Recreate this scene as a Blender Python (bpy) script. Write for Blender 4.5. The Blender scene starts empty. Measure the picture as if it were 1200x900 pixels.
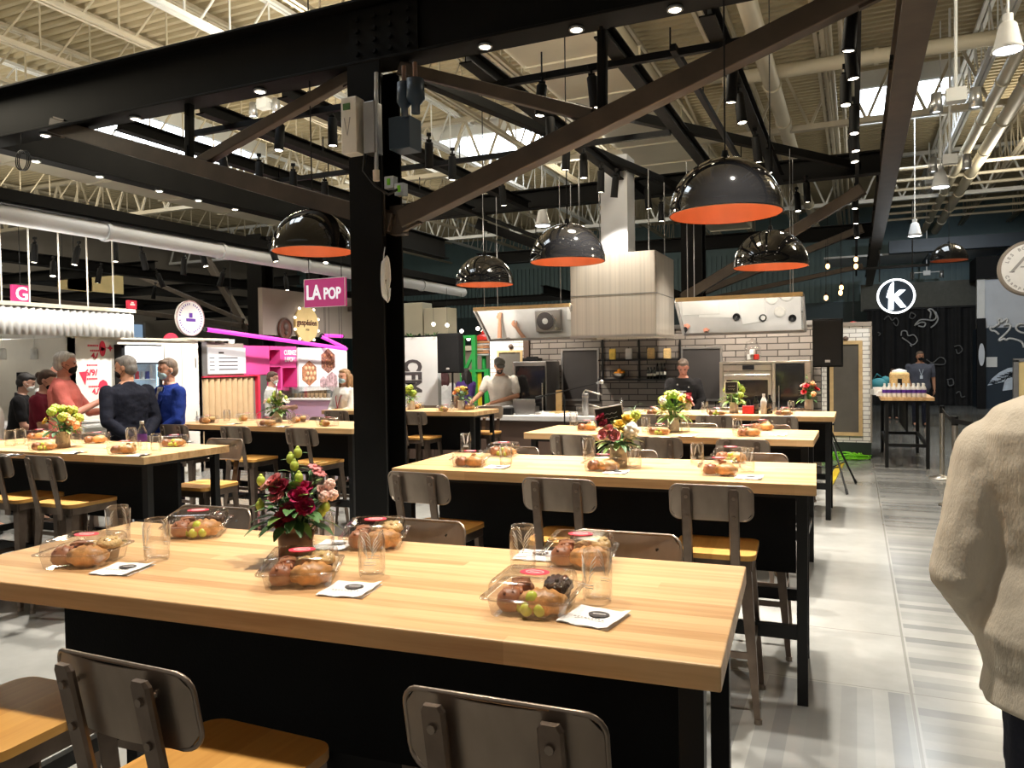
import bpy, bmesh, random
from math import *
from mathutils import Vector, Matrix, Euler
random.seed(11)
S = bpy.context.scene
COL = S.collection
# ------------------------------------------------------------------ camera
F, CX, CY, H = 908.0, 600.0, 450.0, 1.65
CAM = Matrix(((0.91368, 0.00269, 0.40643), (0.40619, 0.02883, -0.91334), (-0.01417, 0.99958, 0.02525)))
# orthonormalise
_U = Vector((-sin(0.0145)*cos(0.025494), cos(0.0145)*cos(0.025494), sin(0.025494)))
_Y = Vector((403., 29., -908.)).normalized()
_Y = (_Y - _U*_Y.dot(_U)).normalized()
_X = _Y.cross(_U)
CAM = Matrix((_X, _Y, _U))
EYE = Vector((0, 0, H))
cd = bpy.data.cameras.new('camera'); cam = bpy.data.objects.new('camera', cd); COL.objects.link(cam)
cam.matrix_world = Matrix.Translation(EYE) @ CAM.to_4x4()
cd.sensor_fit = 'HORIZONTAL'; cd.sensor_width = 36.0; cd.lens = F/1200*36.0
cd.clip_start = 0.05; cd.clip_end = 200
S.camera = cam
def ray(px, py): return CAM @ Vector((px-CX, -(py-CY), -F))
def gz(px, py, z):
    d = ray(px, py); return EYE + d*((z-H)/d.z)
def gy(px, py, y):
    d = ray(px, py); return EYE + d*(y/d.y)
def gx(px, py, x):
    d = ray(px, py); return EYE + d*(x/d.x)
def pj(P):
    v = CAM.transposed() @ (Vector(P)-EYE); return (CX+F*v.x/-v.z, CY-F*v.y/-v.z)
def dep(P): return -(CAM.transposed() @ (Vector(P)-EYE)).z

# ------------------------------------------------------------------ mesh builder
def T(x=0, y=0, z=0): return Matrix.Translation((x, y, z))
def RZ(a): return Matrix.Rotation(a, 4, 'Z')
def RX(a): return Matrix.Rotation(a, 4, 'X')
def RY(a): return Matrix.Rotation(a, 4, 'Y')
class MB:
    def __init__(s): s.v=[]; s.f=[]; s.m=[]; s.s=[]; s.M=None
    def add(s, vs, fs, mat=0, smooth=False, M=None):
        n=len(s.v)
        for p in vs:
            p=Vector(p)
            if M is not None: p=M@p
            if s.M is not None: p=s.M@p
            s.v.append(p)
        for f in fs: s.f.append([n+i for i in f]); s.m.append(mat); s.s.append(smooth)
        return s
    def box(s, c, d, mat=0, M=None, rz=0):
        x,y,z=[q/2 for q in d]
        vs=[(-x,-y,-z),(x,-y,-z),(x,y,-z),(-x,y,-z),(-x,-y,z),(x,-y,z),(x,y,z),(-x,y,z)]
        fs=[(0,3,2,1),(4,5,6,7),(0,1,5,4),(1,2,6,5),(2,3,7,6),(3,0,4,7)]
        A=T(*c)@RZ(rz)
        return s.add(vs,fs,mat,False,(M@A) if M is not None else A)
    def bx(s, x0,x1,y0,y1,z0,z1, mat=0, M=None):
        return s.box(((x0+x1)/2,(y0+y1)/2,(z0+z1)/2),(x1-x0,y1-y0,z1-z0),mat,M)
    def bar(s, a, b, w, h=None, mat=0, up=(0,0,1), M=None):
        a=Vector(a); b=Vector(b); h=h or w; d=(b-a).normalized(); u=Vector(up)
        if abs(d.dot(u))>.97: u=Vector((0,1,0))
        r=d.cross(u).normalized(); u=r.cross(d)
        vs=[]
        for p in (a,b):
            for i,j in ((-1,-1),(1,-1),(1,1),(-1,1)): vs.append(p+r*(i*w/2)+u*(j*h/2))
        return s.add(vs,[(0,1,2,3),(7,6,5,4),(0,4,5,1),(1,5,6,2),(2,6,7,3),(3,7,4,0)],mat,False,M)
    def ibeam(s, a, b, w, h, tf=.02, tw=.015, mat=0, up=(0,0,1), M=None):
        a=Vector(a); b=Vector(b); d=(b-a).normalized(); u=Vector(up); r=d.cross(u).normalized(); u=r.cross(d)
        for sg in (-1,1): s.bar(a+u*sg*(h-tf)/2,b+u*sg*(h-tf)/2,w,tf,mat,u,M)
        return s.bar(a,b,tw,h-2*tf,mat,u,M)
    def cyl(s, a, b, r0, r1=None, n=12, mat=0, M=None, smooth=True, caps=True):
        a=Vector(a); b=Vector(b); r1=r0 if r1 is None else r1
        d=(b-a).normalized(); u=Vector((0,0,1)) if abs(d.z)<.9 else Vector((1,0,0))
        e=d.cross(u).normalized(); g=d.cross(e)
        vs=[]
        for p,r in ((a,r0),(b,r1)):
            for i in range(n):
                t=2*pi*i/n; vs.append(p+e*(r*cos(t))+g*(r*sin(t)))
        s.add(vs,[(i,(i+1)%n,n+(i+1)%n,n+i) for i in range(n)],mat,smooth,M)
        if caps:
            s.add(vs[:n],[tuple(range(n))[::-1]],mat,False,M); s.add(vs[n:],[tuple(range(n))],mat,False,M)
        return s
    def lathe(s, c, prof, n=24, mat=0, M=None, smooth=True, sx=1, sy=1):
        c=Vector(c); vs=[]; idx=[]
        for r,z in prof:
            if r<1e-6: idx.append([len(vs)]); vs.append(c+Vector((0,0,z)))
            else:
                idx.append(list(range(len(vs),len(vs)+n)))
                for i in range(n):
                    t=2*pi*i/n; vs.append(c+Vector((r*cos(t)*sx,r*sin(t)*sy,z)))
        fs=[]
        for A,B in zip(idx,idx[1:]):
            for i in range(n):
                j=(i+1)%n
                if len(A)==1 and len(B)==1: continue
                if len(A)==1: fs.append((A[0],B[j],B[i]))
                elif len(B)==1: fs.append((A[i],A[j],B[0]))
                else: fs.append((A[i],A[j],B[j],B[i]))
        return s.add(vs,fs,mat,smooth,M)
    def tube(s, pts, r, n=8, mat=0, M=None, closed=False, smooth=True):
        pts=[Vector(p) for p in pts]; m=len(pts)
        R=[r]*m if not isinstance(r,(list,tuple)) else r
        e=None; vs=[]
        for i,p in enumerate(pts):
            if closed: d=(pts[(i+1)%m]-pts[i-1])
            else: d=pts[min(i+1,m-1)]-pts[max(i-1,0)]
            d=d.normalized() if d.length>1e-9 else Vector((0,0,1))
            if e is None:
                u=Vector((0,0,1)) if abs(d.z)<.9 else Vector((1,0,0)); e=d.cross(u).normalized()
            else:
                e=e-d*e.dot(d)
                e=e.normalized() if e.length>1e-6 else d.orthogonal().normalized()
            g=d.cross(e)
            for k in range(n):
                t=2*pi*k/n; vs.append(p+e*(R[i]*cos(t))+g*(R[i]*sin(t)))
        fs=[]
        for i in range(m if closed else m-1):
            a=i*n; b=((i+1)%m)*n
            for k in range(n): fs.append((a+k,a+(k+1)%n,b+(k+1)%n,b+k))
        if not closed: fs.append(tuple(range(n))[::-1]); fs.append(tuple(range((m-1)*n,m*n)))
        return s.add(vs,fs,mat,smooth,M)
    def prism(s, poly, z0, z1, mat=0, M=None, smooth=False):
        n=len(poly); vs=[(x,y,z0) for x,y in poly]+[(x,y,z1) for x,y in poly]
        s.add(vs,[tuple(range(n))[::-1],tuple(range(n,2*n))],mat,False,M)
        return s.add(vs,[(i,(i+1)%n,n+(i+1)%n,n+i) for i in range(n)],mat,smooth,M)
    def ell(s, c, r, mat=0, M=None, n=14, m=9, R=None):
        vs=[]; c=Vector(c)
        if not isinstance(r,(tuple,list,Vector)): r=(r,r,r)
        rows=[]
        for j in range(m+1):
            ph=-pi/2+pi*j/m
            if j in(0,m): rows.append([len(vs)]); vs.append(Vector((0,0,r[2]*sin(ph))))
            else:
                rows.append(list(range(len(vs),len(vs)+n)))
                for i in range(n):
                    t=2*pi*i/n; vs.append(Vector((r[0]*cos(ph)*cos(t),r[1]*cos(ph)*sin(t),r[2]*sin(ph))))
        fs=[]
        for A,B in zip(rows,rows[1:]):
            for i in range(n):
                j=(i+1)%n
                if len(A)==1: fs.append((A[0],B[j],B[i]))
                elif len(B)==1: fs.append((A[i],A[j],B[0]))
                else: fs.append((A[i],A[j],B[j],B[i]))
        vs=[(R@v if R is not None else v)+c for v in vs]
        return s.add(vs,fs,mat,True,M)
    def loft(s, secs, mat=0, M=None, smooth=True, caps=True):
        n=len(secs[0]); vs=[p for q in secs for p in q]; fs=[]
        for i in range(len(secs)-1):
            for k in range(n): fs.append((i*n+k,i*n+(k+1)%n,(i+1)*n+(k+1)%n,(i+1)*n+k))
        if caps: fs.append(tuple(range(n))[::-1]); fs.append(tuple(range((len(secs)-1)*n,len(secs)*n)))
        return s.add(vs,fs,mat,smooth,M)
    def quad(s,a,b,c,d,mat=0,M=None): return s.add([a,b,c,d],[(0,1,2,3)],mat,False,M)
    def build(s, name, mats, parent=None, loc=None, local=False, bev=0, seg=2, shade=None, link=True):
        inv=None
        if parent is not None and not local: inv=wm(parent).inverted()
        elif loc is not None and not local: inv=T(*loc).inverted()
        vs=[(inv@v if inv is not None else v) for v in s.v]
        me=bpy.data.meshes.new(name); me.from_pydata([tuple(v) for v in vs],[],s.f)
        if not isinstance(mats,(list,tuple)): mats=[mats]
        for m in mats: me.materials.append(m)
        me.polygons.foreach_set('material_index',s.m)
        me.polygons.foreach_set('use_smooth',s.s if shade is None else [shade]*len(s.f))
        me.update()
        o=bpy.data.objects.new(name,me)
        if link: COL.objects.link(o)
        if parent is not None: o.parent=parent
        elif loc is not None: o.location=loc
        if bev:
            b=o.modifiers.new('bevel','BEVEL'); b.width=bev; b.segments=seg; b.limit_method='ANGLE'; b.angle_limit=radians(40)
        return o
def wm(o):
    m=Matrix.LocRotScale(o.location,o.rotation_euler,o.scale)
    return wm(o.parent)@m if o.parent is not None else m
def tag(o,label=None,cat=None,group=None,kind=None):
    if label: o['label']=label
    if cat: o['category']=cat
    if group: o['group']=group
    if kind: o['kind']=kind
    return o
def thing(name,label,cat,loc=(0,0,0),rz=0,group=None):
    o=bpy.data.objects.new(name,None); COL.objects.link(o); o.location=loc; o.rotation_euler=(0,0,rz); o.empty_display_size=.1
    return tag(o,label,cat,group)
KIDS={}
def dup(o,loc=None,rz=None,label=None,parent=None):
    c=o.copy(); COL.objects.link(c)
    if parent is not None: c.parent=parent
    if loc is not None: c.location=loc
    if rz is not None: c.rotation_euler=(0,0,rz)
    if label: c['label']=label
    for k in list(o.children): dup(k,parent=c)
    return c
def single(mb,name,mats,label,cat,loc=None,group=None,**k):
    if loc is None:
        xs=[v.x for v in mb.v]; ys=[v.y for v in mb.v]; zs=[v.z for v in mb.v]
        loc=((min(xs)+max(xs))/2,(min(ys)+max(ys))/2,min(zs))
    o=mb.build(name,mats,None,loc,**k); return tag(o,label,cat,group)
def struct(mb,name,mats,label=None,**k):
    o=mb.build(name,mats,None,(0,0,0),**k); o['kind']='structure'
    if label: o['label']=label
    o['category']='wall' if 'wall' in name else name.split('_')[0]
    return o
FONT={}
def text(body,size,M,name,mat,parent,depth=.002,align='CENTER',sx=1.0,bold=0.0,sp=1.0):
    cu=bpy.data.curves.new('txt','FONT'); cu.body=body; cu.size=size; cu.align_x=align; cu.align_y='CENTER'; cu.extrude=depth; cu.resolution_u=3
    cu.offset=bold; cu.space_character=sp
    o=bpy.data.objects.new('txt',cu); COL.objects.link(o)
    dg=bpy.context.evaluated_depsgraph_get(); dg.update()
    me=bpy.data.meshes.new_from_object(o.evaluated_get(dg))
    bpy.data.objects.remove(o); bpy.data.curves.remove(cu)
    A=(wm(parent).inverted() if parent is not None else Matrix.Identity(4))@M@Matrix.Diagonal((sx,1,1,1))
    me.transform(A); me.materials.clear(); me.materials.append(mat); me.name=name
    ob=bpy.data.objects.new(name,me); COL.objects.link(ob); ob.parent=parent
    return ob
def facing(P, right, up):
    """matrix whose local x=right, y=up, z=normal, at P"""
    r=Vector(right).normalized(); u=Vector(up); u=(u-r*u.dot(r)).normalized(); n=r.cross(u)
    m=Matrix((r,u,n)).transposed().to_4x4(); m.translation=P; return m
ORD=['','first','second','third','fourth','fifth','sixth','seventh','eighth','ninth','tenth','eleventh','twelfth','thirteenth','fourteenth','fifteenth','sixteenth','seventeenth','eighteenth','nineteenth','twentieth']
def ords(n):
    if n==1: return ['only']
    if n==2: return ['left','right']
    if n==3: return ['left','middle','right']
    r=['leftmost']+[ORD[i]+' from left' for i in range(2,n)]+['rightmost']
    return r
# ------------------------------------------------------------------ materials
def nm(name):
    m=bpy.data.materials.new(name); m.use_nodes=True; nt=m.node_tree; return m,nt,nt.nodes['Principled BSDF']
def c4(c):
    if isinstance(c,str):
        c=c.lstrip('#'); v=[int(c[i:i+2],16)/255 for i in (0,2,4)]
        c=[x/12.92 if x<=.04045 else ((x+.055)/1.055)**2.4 for x in v]
    return (c[0],c[1],c[2],1)
def pm(name,col,rough=.5,metal=0,var=.12,scale=12,bump=0,bscale=None,stretch=None,spec=None,coat=0,sheen=0):
    """principled with procedural mottling of its own colour"""
    m,nt,b=nm(name); N=nt.nodes; L=nt.links
    tc=N.new('ShaderNodeTexCoord'); mp=N.new('ShaderNodeMapping'); L.new(tc.outputs['Object'],mp.inputs[0])
    if stretch: mp.inputs['Scale'].default_value=stretch
    no=N.new('ShaderNodeTexNoise'); no.inputs['Scale'].default_value=scale; no.inputs['Detail'].default_value=4; L.new(mp.outputs[0],no.inputs[0])
    c=c4(col); rp=N.new('ShaderNodeValToRGB')
    rp.color_ramp.elements[0].position=.3; rp.color_ramp.elements[1].position=.7
    rp.color_ramp.elements[0].color=[max(0,x*(1-var)) for x in c[:3]]+[1]; rp.color_ramp.elements[1].color=[min(1,x*(1+var)) for x in c[:3]]+[1]
    L.new(no.outputs['Fac'],rp.inputs[0]); L.new(rp.outputs[0],b.inputs['Base Color'])
    b.inputs['Roughness'].default_value=rough; b.inputs['Metallic'].default_value=metal
    if spec is not None: b.inputs['Specular IOR Level'].default_value=spec
    if coat: b.inputs['Coat Weight'].default_value=coat
    if sheen: b.inputs['Sheen Weight'].default_value=sheen
    if bump:
        bp=N.new('ShaderNodeBump'); bp.inputs['Strength'].default_value=bump; bp.inputs['Distance'].default_value=.01
        n2=N.new('ShaderNodeTexNoise'); n2.inputs['Scale'].default_value=bscale or scale*4; L.new(mp.outputs[0],n2.inputs[0])
        L.new(n2.outputs['Fac'],bp.inputs['Height']); L.new(bp.outputs[0],b.inputs['Normal'])
    return m
def em(name,col,st):
    m,nt,b=nm(name); c=c4(col); b.inputs['Base Color'].default_value=[q*.4 for q in c[:3]]+[1]; b.inputs['Emission Color'].default_value=c; b.inputs['Emission Strength'].default_value=st
    b.inputs['Roughness'].default_value=.5; return m
def clear(name,tint=(1,1,1),gl=.06,rough=.03,thick=.9,fz=.75):
    """thin clear plastic / glass: mostly see-through, fresnel reflection at grazing angles"""
    m,nt,b=nm(name); N=nt.nodes; L=nt.links; N.remove(b); out=N['Material Output']
    tr=N.new('ShaderNodeBsdfTransparent'); tr.inputs[0].default_value=(tint[0]*thick,tint[1]*thick,tint[2]*thick,1)
    g=N.new('ShaderNodeBsdfGlossy'); g.inputs['Roughness'].default_value=rough
    lw=N.new('ShaderNodeLayerWeight'); lw.inputs['Blend'].default_value=.35
    ml=N.new('ShaderNodeMath'); ml.operation='MULTIPLY_ADD'; ml.inputs[1].default_value=fz; ml.inputs[2].default_value=gl; ml.use_clamp=True
    L.new(lw.outputs['Facing'],ml.inputs[0])
    mx=N.new('ShaderNodeMixShader'); L.new(ml.outputs[0],mx.inputs[0]); L.new(tr.outputs[0],mx.inputs[1]); L.new(g.outputs[0],mx.inputs[2]); L.new(mx.outputs[0],out.inputs[0])
    return m
def wood(name,ca,cb,stave=.055,rough=.42,seg=.7,grain=.16,axis='X'):
    m,nt,b=nm(name); N=nt.nodes; L=nt.links
    tc=N.new('ShaderNodeTexCoord'); sx=N.new('ShaderNodeSeparateXYZ'); L.new(tc.outputs['Object'],sx.inputs[0])
    a,c=('X','Y') if axis=='X' else (('Y','X') if axis=='Y' else ('Z','X'))
    def mth(op,*v):
        n=N.new('ShaderNodeMath'); n.operation=op
        for i,x in enumerate(v):
            if isinstance(x,(int,float)): n.inputs[i].default_value=x
            else: L.new(x,n.inputs[i])
        return n.outputs[0]
    st=mth('FLOOR',mth('DIVIDE',sx.outputs[c],stave))
    w1=N.new('ShaderNodeTexWhiteNoise'); w1.noise_dimensions='1D'; L.new(st,w1.inputs['W'])
    sg=mth('FLOOR',mth('ADD',mth('DIVIDE',sx.outputs[a],seg),mth('MULTIPLY',w1.outputs['Value'],7.3)))
    w2=N.new('ShaderNodeTexWhiteNoise'); w2.noise_dimensions='2D'; cb2=N.new('ShaderNodeCombineXYZ'); L.new(st,cb2.inputs[0]); L.new(sg,cb2.inputs[1]); L.new(cb2.outputs[0],w2.inputs['Vector'])
    mp=N.new('ShaderNodeMapping'); L.new(tc.outputs['Object'],mp.inputs[0])
    mp.inputs['Scale'].default_value=(2.2,45,45) if axis=='X' else ((45,2.2,45) if axis=='Y' else (45,45,2.2))
    no=N.new('ShaderNodeTexNoise'); no.inputs['Scale'].default_value=1.0; no.inputs['Detail'].default_value=5; no.inputs['Roughness'].default_value=.6; L.new(mp.outputs[0],no.inputs[0])
    f=mth('ADD',mth('MULTIPLY',w2.outputs['Value'],.5),mth('MULTIPLY',no.outputs['Fac'],.95))
    rp=N.new('ShaderNodeValToRGB'); rp.color_ramp.elements[0].position=.15; rp.color_ramp.elements[1].position=1.0
    rp.color_ramp.elements[0].color=c4(ca); rp.color_ramp.elements[1].color=c4(cb)
    L.new(f,rp.inputs[0]); L.new(rp.outputs[0],b.inputs['Base Color']); b.inputs['Roughness'].default_value=rough
    bp=N.new('ShaderNodeBump'); bp.inputs['Strength'].default_value=grain; bp.inputs['Distance'].default_value=.003; L.new(no.outputs['Fac'],bp.inputs['Height']); L.new(bp.outputs[0],b.inputs['Normal'])
    return m
def brick(name,c1,c2,mortar,scale,axis,bw=.3,bh=.1,ms=.006,rough=.35):
    m,nt,b=nm(name); N=nt.nodes; L=nt.links
    tc=N.new('ShaderNodeTexCoord'); sx=N.new('ShaderNodeSeparateXYZ'); cx=N.new('ShaderNodeCombineXYZ'); L.new(tc.outputs['Object'],sx.inputs[0])
    L.new(sx.outputs[axis],cx.inputs[0]); L.new(sx.outputs['Z'],cx.inputs[1])
    br=N.new('ShaderNodeTexBrick'); L.new(cx.outputs[0],br.inputs[0]); br.inputs['Color1'].default_value=c4(c1); br.inputs['Color2'].default_value=c4(c2); br.inputs['Mortar'].default_value=c4(mortar)
    br.inputs['Scale'].default_value=1; br.inputs['Mortar Size'].default_value=ms; br.inputs['Brick Width'].default_value=bw; br.inputs['Row Height'].default_value=bh; br.inputs['Bias'].default_value=0
    L.new(br.outputs['Color'],b.inputs['Base Color']); b.inputs['Roughness'].default_value=rough
    bp=N.new('ShaderNodeBump'); bp.inputs['Strength'].default_value=.4; bp.inputs['Distance'].default_value=.004; bp.invert=True; L.new(br.outputs['Fac'],bp.inputs['Height']); L.new(bp.outputs[0],b.inputs['Normal'])
    return m
M={}
M['oak']=wood('oak staves','#a8723e','#e2bb88',.05,seg=1.7,grain=.2)
M['oak_seat']=wood('oak seat','#ad7632','#cf9c52',.09,axis='Y',seg=3)
M['black']=pm('black painted steel',(.006,.006,.0062),.45,.0,.25,6,spec=.3)
M['black_matt']=pm('matt black',(.007,.007,.0075),.7,0,.2,8,spec=.2)
M['panel']=pm('black powder coated panel',(.0050,.0050,.0052),.65,0,.2,5,.15,160,spec=.15)
M['gun']=pm('gunmetal sheet',(.30,.245,.20),.34,.85,.22,9,stretch=(1,1,.4))
M['gun_dark']=pm('gunmetal frame',(.18,.138,.11),.36,.85,.2,14)
M['chrome']=pm('polished screw',(.75,.73,.7),.2,1,.05)
M['steel']=pm('brushed stainless',(.68,.64,.58),.28,1,.08,3,.12,60,(1,1,.06))
M['hood']=pm('brushed hood steel',(.72,.66,.57),.30,.62,.10,3,.15,60,(14,14,.05))
M['steel_dark']=pm('dull stainless',(.38,.37,.36),.35,.9,.1,5)
M['beam']=pm('dark steel beam',(.0045,.0043,.004),.6,0,.25,3,.06,40,spec=.10)
M['brace']=pm('dark bronze tube',(.075,.056,.041),.42,.5,.2,4,.05,40)
M['deck']=pm('cream roof deck',(.50,.43,.29),.65,0,.06,.6)
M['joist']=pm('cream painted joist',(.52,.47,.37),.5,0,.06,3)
M['white_and_skylit']=pm('white paint and skylit truss',(.8,.82,.83),.5,0,.04,3)  # plain white, also daylight put into the colour of skylit joists and girder
M['duct']=pm('cream duct',(.60,.55,.43),.5,0,.06,1.5)
M['duct_grey']=pm('pale grey duct',(.62,.64,.68),.45,0,.06,2)
M['pend_out']=pm('gloss black enamel',(.012,.012,.013),.06,0,.1,5,spec=.6,coat=.6)
M['pend_in']=pm('orange enamel',(.66,.19,.07),.5,0,.05,8)
M['white']=pm('white paint',(.80,.79,.76),.5,0,.04,3)
M['warm_white']=pm('warm white laminate',(.80,.76,.68),.45,0,.04,3)
M['glass']=clear('clear tumbler glass',(1,1,1),.03,.02,.985,.5)
M['etch']=pm('white etched print',(.85,.85,.83),.6,0,.03)
M['plastic']=clear('clear PET plastic',(1,1,1),.05,.07,.98,.5)
M['pane']=clear('glass pane',(.96,.98,.98),.05,.02,.96)
M['red_label']=pm('red paper sticker',(.75,.03,.07),.5,0,.06)
M['blue_label']=pm('blue paper strip',(.06,.09,.38),.5,0,.1)
M['paper']=pm('white paper napkin',(.86,.85,.83),.85,0,.03,8,.15,60)
M['ink']=pm('dark print',(.07,.06,.06),.7,0,.1)
M['greyink']=pm('grey print',(.35,.33,.31),.7,0,.1)
M['clay']=pm('brown glazed jar',(.16,.085,.055),.35,0,.2,10)
M['clay_pale']=pm('cream stoneware',(.76,.66,.55),.5,0,.1,10)
M['pot_white']=pm('white ceramic',(.82,.8,.76),.3,0,.03)
M['concrete']=None
def floor_mat():
    m,nt,b=nm('polished concrete'); N=nt.nodes; L=nt.links
    tc=N.new('ShaderNodeTexCoord'); sx=N.new('ShaderNodeSeparateXYZ'); L.new(tc.outputs['Object'],sx.inputs[0])
    def mth(op,*v):
        n=N.new('ShaderNodeMath'); n.operation=op
        for i,x in enumerate(v):
            if isinstance(x,(int,float)): n.inputs[i].default_value=x
            else: L.new(x,n.inputs[i])
        return n.outputs[0]
    def rng(v,a,b_): return mth('MULTIPLY',mth('GREATER_THAN',v,a),mth('LESS_THAN',v,b_))
    X=sx.outputs['X']; Y=sx.outputs['Y']
    no=N.new('ShaderNodeTexNoise'); no.inputs['Scale'].default_value=1.3; no.inputs['Detail'].default_value=8; no.inputs['Roughness'].default_value=.6; L.new(tc.outputs['Object'],no.inputs[0])
    rp=N.new('ShaderNodeValToRGB'); rp.color_ramp.elements[0].position=.3; rp.color_ramp.elements[1].position=.72
    rp.color_ramp.elements[0].color=(.21,.21,.195,1); rp.color_ramp.elements[1].color=(.33,.33,.31,1); L.new(no.outputs['Fac'],rp.inputs[0])
    # inlaid grey bars, irregular widths
    def bars(v,w,seed):
        k=mth('FLOOR',mth('DIVIDE',v,w)); wn=N.new('ShaderNodeTexWhiteNoise'); wn.noise_dimensions='1D'; L.new(mth('ADD',k,seed),wn.inputs['W']); return wn.outputs['Value']
    z1=rng(X,.262,.93); z2=mth('MULTIPLY',rng(X,-1.2,.235),rng(Y,3.1,4.22))
    s1=mth('MULTIPLY',z1,bars(Y,.085,3.0)); s2=mth('MULTIPLY',z2,bars(X,.07,11.0))
    tot=mth('MULTIPLY',mth('ADD',s1,s2),.58)
    mx=N.new('ShaderNodeMix'); mx.data_type='RGBA'; L.new(tot,mx.inputs['Factor']); L.new(rp.outputs[0],mx.inputs['A']); mx.inputs['B'].default_value=(.075,.08,.088,1)
    # saw cuts
    g=mth('ADD',rng(X,.238,.252),mth('ADD',rng(Y,4.235,4.245),rng(Y,5.095,5.105))); g=mth('MINIMUM',mth('ADD',g,rng(X,-3.305,-3.297)),1)
    m2=N.new('ShaderNodeMix'); m2.data_type='RGBA'; L.new(mth('MULTIPLY',g,.55),m2.inputs['Factor']); L.new(mx.outputs['Result'],m2.inputs['A']); m2.inputs['B'].default_value=(.12,.115,.10,1)
    L.new(m2.outputs['Result'],b.inputs['Base Color'])
    r2=N.new('ShaderNodeMapRange'); L.new(no.outputs['Fac'],r2.inputs[0]); r2.inputs['To Min'].default_value=.10; r2.inputs['To Max'].default_value=.24; L.new(r2.outputs[0],b.inputs['Roughness'])
    b.inputs['Specular IOR Level'].default_value=.55
    return m
M['concrete']=floor_mat()
# ------------------------------------------------------------------ shell
XL,XR,YB,YF=-27.0,11.0,33.0,-5.0
ZC=7.5
mb=MB(); mb.quad((XL,YF,0),(XR,YF,0),(XR,YB,0),(XL,YB,0)); struct(mb,'floor',M['concrete'],'polished pale concrete floor with inlaid grey bars')
# corrugated deck: ribs run along X
mb=MB(); pr=[]; y=YF
while y<YB:
    pr+= [(y,0),(y+.075,0),(y+.09,.08),(y+.185,.08)]; y+=.2
vs=[];
for x in (XL,XR):
    for (yy_,zz) in pr: vs.append((x,yy_,ZC+zz))
n=len(pr); mb.add(vs,[(i,i+1,n+i+1,n+i) for i in range(n-1)])
struct(mb,'ceiling',M['deck'],'cream ribbed metal roof deck')
M['wall_dark']=pm('dark teal cladding',(.020,.045,.052),.5,0,.1,2)
M['wall_teal']=pm('teal ribbed cladding',(.10,.17,.19),.5,0,.08,2)
M['wall_grey']=pm('grey brown wall',(.24,.22,.20),.7,0,.1,1)
M['taupe']=pm('taupe board',(.24,.20,.16),.6,0,.06,2)
mb=MB(); mb.bx(XL,XR,YB,YB+.2,0,3.9,0)
yy=XL
for i in range(190): mb.bx(XL+i*.2,XL+i*.2+.12,YB-.06,YB,3.9,6.0,1)
mb.bx(XL,XR,YB,YB+.2,3.9,ZC,1); struct(mb,'wall_back',[M['wall_dark'],M['wall_teal']],'far dark teal wall with ribbed upper cladding')
mb=MB(); mb.bx(XL-.2,XL,YF,YB,0,ZC); struct(mb,'wall_left',M['wall_grey'],'far left dim grey wall')
mb=MB(); mb.bx(XR,XR+.2,YF,YB,0,ZC); struct(mb,'wall_right',M['wall_grey'],'dim right side wall beyond the frame')
# skylights
M['sky_pane']=em('daylight skylight',(.86,.94,1.0),9.0)
def skylight(n,x0,x1,y0,y1,z,label):
    mb=MB(); mb.bx(x0,x1,y0,y1,z+.02,z+.04,0)
    t=.12
    for a in ((x0-t,x1+t,y0-t,y0),(x0-t,x1+t,y1,y1+t),(x0-t,x0,y0,y1),(x1,x1+t,y0,y1)): mb.bx(*a,z-.18,ZC,1)
    struct(mb,'window_%d'%n,[M['sky_pane'],M['white_and_skylit']],label)
skylight(1,-9.4,-6.9,16.9,18.9,7.35,'bright skylight in the roof above the middle of the hall')
skylight(2,.1,1.75,17.6,20.2,7.35,'bright skylight in the roof beside the right hand steel beam')
skylight(3,-16.4,-14.2,12.0,16.0,7.35,'bright skylight in the roof over the left stalls')
skylight(4,-8.2,-6.0,4.4,6.2,7.35,'skylight in the roof above the big black beam')

# ------------------------------------------------------------------ roof joists (along Y)
def joist(X,y0,y1,zb,zt,mat,label,pitch=.85,grp='open web roof joists'):
    r=thing('roof_joist',label,'joist',(X,y0,zb),group=grp)
    L=y1-y0
    mb=MB()
    for s in (-1,1): mb.box((s*.045,L/2,0),(.055,L,.055))
    mb.box((0,L/2,.03),(.16,L,.012)); mb.build('bottom_chord',mat,r,local=True)
    mb=MB()
    for s in (-1,1): mb.box((s*.045,L/2,zt-zb),(.06,L,.06))
    mb.build('top_chord',mat,r,local=True)
    mb=MB(); k=int(L/pitch)
    for i in range(k):
        a=i*pitch; mb.bar((0,a,0),(0,a+pitch*.72,zt-zb),.028); mb.bar((0,a+pitch*.72,0),(0,a+pitch*.72,zt-zb),.022)
    mb.build('web',mat,r,local=True)
    return r
jx=[-24.0,-20.8,-17.6,-14.5,-13.0,-11.4,-9.7,-8.43,-6.8,-5.2,-3.6,-2.0,-.5,2.0,3.5,5.0,6.6,8.2]
for i,X in enumerate(jx):
    white=X in(-8.43,2.0,-14.5)  # skylit joists: daylight painted as a whiter colour than the cream ones
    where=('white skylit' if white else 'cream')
    joist(X,3.2,YB-.3,6.5,7.42,M['white_and_skylit'] if white else M['joist'],'%s open web roof joist under the ribbed deck, %s counting from the far left'%(where,ORD[i+1]))
def girder(Y,x0,x1,zb,zt,mat,label):
    r=thing('roof_girder',label,'girder',(x0,Y,zb)); L=x1-x0
    mb=MB(); mb.box((L/2,0,0),(L,.14,.1)); mb.build('bottom_chord',mat,r,local=True)
    mb=MB(); mb.box((L/2,0,zt-zb),(L,.14,.1)); mb.build('top_chord',mat,r,local=True)
    mb=MB(); p=1.0
    for i in range(int(L/p)):
        mb.bar((i*p,0,0),(i*p+p/2,0,zt-zb),.05); mb.bar((i*p+p/2,0,zt-zb),(i*p+p,0,0),.05)
    mb.build('web',mat,r,local=True)
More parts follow.
